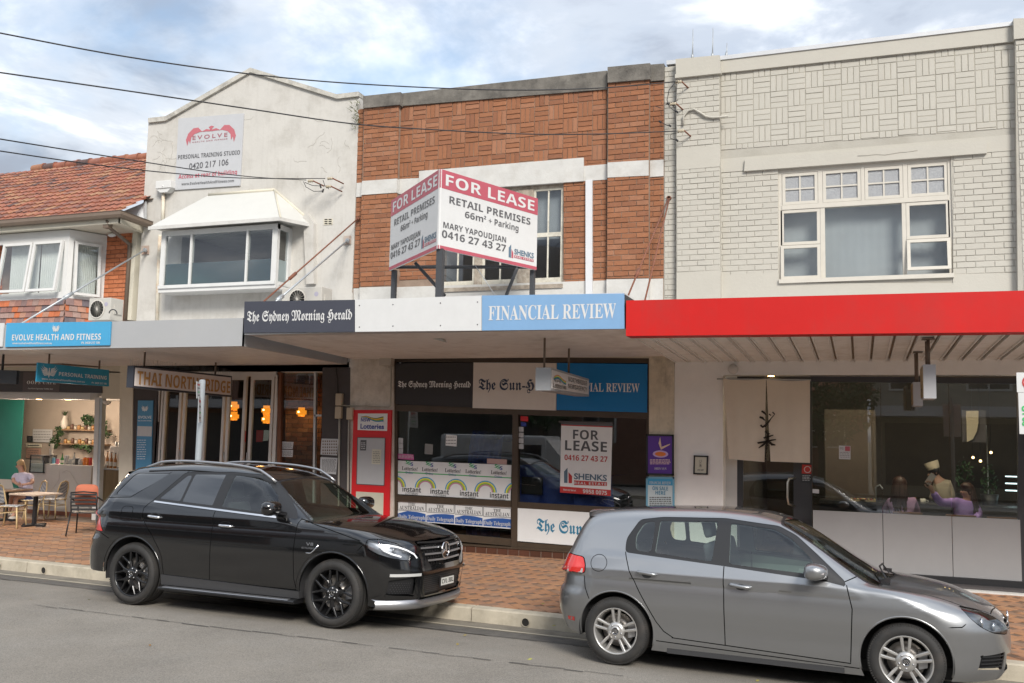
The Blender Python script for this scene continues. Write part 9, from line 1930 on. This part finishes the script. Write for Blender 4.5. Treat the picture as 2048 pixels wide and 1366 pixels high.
c = P(12, 862, 14.8);
# ---------------- footpath furniture
M_CANE = mat('cane_frame', (.60, .45, .24), .5, var=.12, scale=12, bump=.05); M_WEAVE = mat('woven_seat', (.55, .56, .58), .7, var=0, bump=.2)
nt_ = M_WEAVE.node_tree; ck = nt_.nodes.new('ShaderNodeTexChecker'); ck.inputs['Scale'].default_value = 42; ck.inputs[1].default_value = (.66, .66, .64, 1); ck.inputs[2].default_value = (.08, .11, .18, 1); tcx = [n for n in nt_.nodes if n.type == 'TEX_COORD'][0]; mp_ = nt_.nodes.new('ShaderNodeMapping'); mp_.inputs['Rotation'].default_value = (.6, .4, .8); nt_.links.new(tcx.outputs['Object'], mp_.inputs[0]); nt_.links.new(mp_.outputs[0], ck.inputs[0]); nt_.links.new(ck.outputs[0], nt_.nodes['Principled BSDF'].inputs['Base Color'])
def bistro(label):
 t = thing('cafe_chair', label, 'chair', (0, 0, 0), group='woven bistro chairs')
 def p_(n, m, fn): b = MB(); fn(b); return b.build(n, m, t, world=False)
 p_('seat', M_WEAVE, lambda b: b.box(-.21, .21, -.21, .21, .43, .455, .012)); p_('seat_frame', M_CANE, lambda b: b.tube([(-.21, -.21, .44), (.21, -.21, .44), (.21, .21, .44), (-.21, .21, .44)], .017, 8, closed=True))
 for sx, sy in ((-1, -1), (-1, 1), (1, -1), (1, 1)): p_('leg', M_CANE, lambda b: b.tube([(sx*.19, sy*.19, .44), (sx*.235, sy*.225, 0)], .017, 8))
 arch = [(-.19, -.20, .44), (-.25, -.20, .70), (-.27, -.14, .84), (-.28, 0, .88), (-.27, .14, .84), (-.25, .20, .70), (-.19, .20, .44)]
 p_('back_frame', M_CANE, lambda b: b.tube(arch, .017, 8))
 b = MB(); vs = [];
 for j in range(9):
  z = .50+.36*j/8; w = .17*math.sqrt(max(.05, 1-max(0, (z-.68)/.20)**2)); x = -.205-.075*((z-.44)/.44)
  for i in range(7): vs.append((x-.02*(1-((i-3)/3)**2)*.5, -w+2*w*i/6, z))
 b.smooth = True; b.add(vs, [(j*7+i, j*7+i+1, (j+1)*7+i+1, (j+1)*7+i) for j in range(8) for i in range(6)]); b.build('backrest', M_WEAVE, t, world=False)
 p_('stretcher', M_CANE, lambda b: b.tube([(-.2, -.2, .30), (.2, -.2, .34), (.2, .2, .34), (-.2, .2, .30)], .010, 6, closed=True)); return t
z0f = .19
ch0 = bistro('woven bistro chair to the right of the cafe table, facing left')
spots = [((103, 1037), 180+14, None, .87), ((20, 1052), 25, 'woven bistro chair at the left front of the cafe table, partly cut by the frame', .90), ((60, 1038), -112, 'woven bistro chair the seated woman uses, behind the table', .87)]
for i, ((x_, y_), r_, lb, s_) in enumerate(spots):
 o = ch0 if i == 0 else copy_tree(ch0); c = PZ(x_, y_, z0f); o.location = (c.x, c.y, fz(c.y)); o.rotation_euler = (0, 0, R_(r_)); o.scale = (s_,)*3
 if lb: o['label'] = lb
def table(label, x_, y_, m, s, ztop):
 c = PZ(x_, y_, z0f); z = fz(c.y); t = thing('cafe_table', label, 'table', (c.x, c.y, z), group='cafe tables on the footpath')
 part('table_top', m, t, lambda b: b.box(c.x-s, c.x+s, c.y-s, c.y+s, z+ztop-.03, z+ztop, .006)); part('leg', M_BLK, t, lambda b: b.box(c.x-.03, c.x+.03, c.y-.03, c.y+.03, z+.03, z+ztop-.03)); part('base', M_BLK, t, lambda b: (b.box(c.x-.26, c.x+.26, c.y-.035, c.y+.035, z+.0, z+.035), b.box(c.x-.035, c.x+.035, c.y-.26, c.y+.26, z+.002, z+.037))); return c, z
mTT = mat('pale_table_top', (.45, .34, .26), .5, var=.1, scale=3)
c, z = table('square pale-topped cafe table with a black post', 68, 1050, mTT, .33, .62)
c2, z2_ = table('second cafe table at the left frame edge holding a laptop', 10, 1040, mat('brown_table_top', (.30, .19, .12), .5, var=.1), .33, .62)
b = MB(); q = Vector((c2.x+.02, c2.y+.02, z2_+.62)); b.box(q.x-.16, q.x+.16, q.y-.02, q.y+.18, q.z, q.z+.012); b.hexa([q+Vector((-.16, -.03, .012)), q+Vector((.16, -.03, .012)), q+Vector((.16, -.11, .20)), q+Vector((-.16, -.11, .20))], [q+Vector((-.16, -.024, .012)), q+Vector((.16, -.024, .012)), q+Vector((.16, -.104, .20)), q+Vector((-.16, -.104, .20))]); tag(b.build('laptop', FL('laptop_grey', (.45, .42, .38), .35)), 'open grey laptop in front of the seated woman', 'laptop')
Yw = PZ(60, 1038, z0f).y
kk = dict(hip=(56, 990), waist=(53, 976), chest=(46, 957), neck=(43, 942), head0=(40, 934), head1=(40, 925), shL=(61, 951), elL=(66, 965, -.12), wrL=(50, 969, -.22), haL=(43, 969, -.26), shR=(30, 951), elR=(26, 962, -.12), wrR=(36, 969, -.25), haR=(40, 968, -.28), thL=(56, 992), knL=(33, 994, -.25), anL=(28, 1030, -.2), toL=(20, 1036, -.3), thR=(49, 991), knR=(23, 992, -.2), anR=(20, 1024, -.12), toR=(13, 1030, -.2))
t = person('blonde woman in a striped tee and navy shorts typing at the cafe table', J_(kk, Yw), mSTR, legs=(mNVY, .55), hairm=(H_BL, 'pony'), face=(-.55, -.75, -.35), hs=.86, sleeves='short')
b = MB()
for nm_ in ('toL', 'toR'): q = P(*kk[nm_][:2], Yw+kk[nm_][2]); b.ball(q+Vector((.02, .04, -.01)), .055, 8, (1.2, 1.6, .8))
b.build('shoe', FL('shoe_white', (.58, .54, .48)), t)
c = PZ(172, 1066, z0f); t = thing('armchair', 'black slatted metal armchair with a terracotta cushion behind the dark car', 'chair', (c.x, c.y, fz(c.y)), R_(118))
def p_(n, m, fn): b = MB(); fn(b); return b.build(n, m, t, world=False)
for sy in (-.24, .24): p_('leg', M_BLK, lambda b: b.tube([(-.20, sy, .42), (-.30, sy*1.1, 0)], .014, 8)); p_('leg', M_BLK, lambda b: b.tube([(.20, sy, .60), (.22, sy, .42), (.27, sy*1.1, 0)], .014, 8)); p_('armrest', M_BLK, lambda b: b.tube([(-.26, sy, .72), (.0, sy*1.08, .64), (.22, sy*1.05, .60)], .016, 8)); p_('back_post', M_BLK, lambda b: b.tube([(-.20, sy*.95, .42), (-.28, sy*.95, .80)], .013, 8))
for k in range(5): p_('slat', M_BLK, lambda b: b.box(-.225-.016*k, -.205-.016*k, -.22, .22, .47+.07*k, .505+.07*k))
p_('top_rail', M_BLK, lambda b: b.tube([(-.28, -.23, .80), (-.29, 0, .82), (-.28, .23, .80)], .014, 8)); p_('seat', M_BLK, lambda b: b.box(-.21, .23, -.23, .23, .41, .43))
t.scale = (.95,)*3
b = MB(); b.smooth = True; bm = bmesh.new(); bmesh.ops.create_uvsphere(bm, u_segments=24, v_segments=16, radius=1); M_ = Matrix.Translation(Vector((c.x, c.y, fz(c.y))))@Matrix.Rotation(R_(118), 4, 'Z')
bm.verts.index_update()
for v in bm.verts: q = v.co; w = Vector((math.copysign(abs(q.x)**.9, q.x)*.09, math.copysign(abs(q.y)**.45, q.y)*.20, math.copysign(abs(q.z)**.45, q.z)*.20)); w.x *= 1.1-max(abs(w.y), abs(w.z))/.26; v.co = M_ @ (w+Vector((-.10, 0, .70)))
b.add([v.co for v in bm.verts], [[v.index for v in q.verts] for q in bm.faces]); bm.free(); tag(b.build('cushion', mat('terracotta_cloth', (.48, .15, .085), .9, var=.08, bump=.2, bscale=150)), 'terracotta cushion propped on the black armchair', 'cushion')
rr = random.Random(12); mLF = mat('dry_leaf', (.40, .17, .06), .8, rnd=.4, var=.2, rcol=[(.42, .16, .05), (.30, .30, .06), (.22, .10, .05)])
spots = [(62, 1198), (178, 1199), (1108, 1251), (915, 1288), (1095, 1253), (1243, 1337), (1515, 1361), (995, 1243), (1042, 1247), (1060, 1318), (300, 1290), (640, 1330), (1000, 1168), (985, 1196), (1086, 1207), (930, 1270)]
LW_ = ['on the road left of the black car wheel, furthest left', 'on the road just left of the black car rear wheel', 'by the drain hole in the kerb, right one', 'on the road in front of the black car, low', 'by the drain hole in the kerb, left one', 'beside the grey car rear tyre', 'on the road under the grey car door', 'in the gutter right of the black car nose', 'in the gutter midway between the cars', 'on the open road between the cars, lowest', 'on the road before the black car rear wheel', 'on the road below the black car front wheel', 'on the pavers by the shop plinth', 'on the pavers right of the black car plate', 'on the pavers near the grey car tail', 'in the gutter close to the black car bumper']
for i, (x_, y_) in enumerate(spots):
 c = PZ(x_, y_, 0); g_ = roadz(c.y, c.x) if c.y < kb(c.x)-.2 else fz(c.y); c = PZ(x_, y_, g_+.012); a = rr.uniform(0, 6.28); u = Vector((math.cos(a), math.sin(a), .15))*rr.uniform(.018, .032); w = Vector((-u.y, u.x, .008))*.5; b = MB(); b.add([c-u, c-w, c+u, c+w], [(0, 1, 2, 3)]); o = b.build('fallen_leaf', mLF)
 tag(o, 'dry fallen leaf '+LW_[i], 'leaf', 'fallen leaves')
# ================================================================== the far side of the street (seen only in the glass and car paint)
def opp(label, x0, x1, y, h, m, roof=None, awn=True, wins=True):
 t = thing('shop_building', label, 'building', ((x0+x1)/2, y, 0), group='buildings across the street')
 part('wall', m, t, lambda b: b.box(x0, x1, y-8, y, .1, h))
 if awn: part('awning', M_FLASH, t, lambda b: b.box(x0, x1, y, y+2.6, 3.0, 3.35));
 if awn: part('shopfront', mat('far_glass', (.10, .10, .10), .3), t, lambda b: b.box(x0+.4, x1-.4, y, y+.03, .5, 2.8))
 if wins:
  n = int((x1-x0)/2.6)
  for i in range(n):
   xc = x0+(x1-x0)*(i+.5)/n; w = part('window', M_WHITE, t, lambda b: b.box(xc-.75, xc+.75, y, y+.06, h-2.2, h-.9)); part('pane', mat('dark_pane', (.03, .035, .04), .1, var=0, bump=0), w, lambda b: [b.box(xc-.68+k*.7, xc-.05+k*.7, y+.061, y+.07, h-2.13+j*.61, h-1.58+j*.61) for k in (0, 1) for j in (0, 1)])
 if roof: part('roof', roof, t, lambda b: b.hexa([(x0-.3, y+.6, h), (x0-.3, y-8, h), (x0-.3, y-3.5, h+2.6)], [(x1+.3, y+.6, h), (x1+.3, y-8, h), (x1+.3, y-3.5, h+2.6)]))
mO1 = mat('far_cream', (.36, .33, .27), .9, var=.08); mO2 = mat('far_brick', (.26, .14, .10), .9, var=.25, scale=3); mO3 = mat('far_grey', (.24, .23, .21), .9, var=.1)
opp('dark brick shop with a tiled roof across the street, leftmost', -34, -20, -9, 5.6, mO2, mTILE)
opp('grey rendered shop across the street', -19.8, -12, -9, 6.2, mO3)
opp('dark brick house with a terracotta roof across the street', -11.8, .3, -9.5, 4.0, mO2, mTILE, awn=False)
opp('cream shop with white windows across the street', .5, 11, -9, 6.2, mO1)
opp('grey shop across the street, rightmost', 11.2, 26, -9, 5.2, mO3)
t = thing('street_tree', 'leafy dark street tree on the far footpath', 'tree', (-1.3, -6.6, .13)); part('trunk', mat('bark', (.10, .08, .06), .9), t, lambda b: (b.tube([(-1.3, -6.6, .1), (-1.25, -6.6, 1.6), (-1.5, -6.7, 3)], [.16, .13, .08], 10), b.tube([(-1.25, -6.6, 1.6), (-.7, -6.4, 3)], [.08, .04], 8))); foliage('', -1.2, -6.7, 3.6, 1.9, 1.6, 1.7, 2600, M_LEAF, 'crown', .12, 4, t)
t = thing('street_tree', 'second dark leafy tree across the street by the tiled house', 'tree', (-12, -7, .13)); part('trunk', MATS['bark'], t, lambda b: b.tube([(-12, -7, .1), (-12, -7, 3)], [.15, .08], 10)); foliage('', -12, -7, 3.8, 1.6, 1.5, 1.6, 1800, M_LEAF, 'crown', .12, 5, t)
t = thing('parked_van', 'white delivery van parked across the street', 'van', (-11, -1.2, 0));
part('body_shell', FL('van_white', (.55, .56, .56), .3, coat=.6), t, lambda b: (b.box(-13.4, -9.6, -2.0, -.3, .35, 2.05, .12), b.hexa([(-9.62, -1.95, .4), (-9.62, -.35, .4), (-9.62, -.42, 1.95), (-9.62, -1.88, 1.95)], [(-8.5, -1.9, .4), (-8.5, -.4, .4), (-8.9, -.5, 1.1), (-8.9, -1.8, 1.1)])))
part('side_window', mat('dark_pane', (.03, .035, .04), .1), t, lambda b: b.box(-10.6, -9.75, -.302, -.292, 1.15, 1.75))
for x_ in (-12.6, -9.4): part('wheel', C_TYRE, t, lambda b: b.lathe([(.18, -.11), (.33, -.10), (.33, .10), (.18, .11)], (x_, -.45, .33), 24, 'Y'))
# ------------------------------------------------------------------ weatherproof the loose ends
for o in list(SC.objects):
 if o.type == 'MESH' and not o.data.polygons and not o.data.vertices: bpy.data.objects.remove(o)
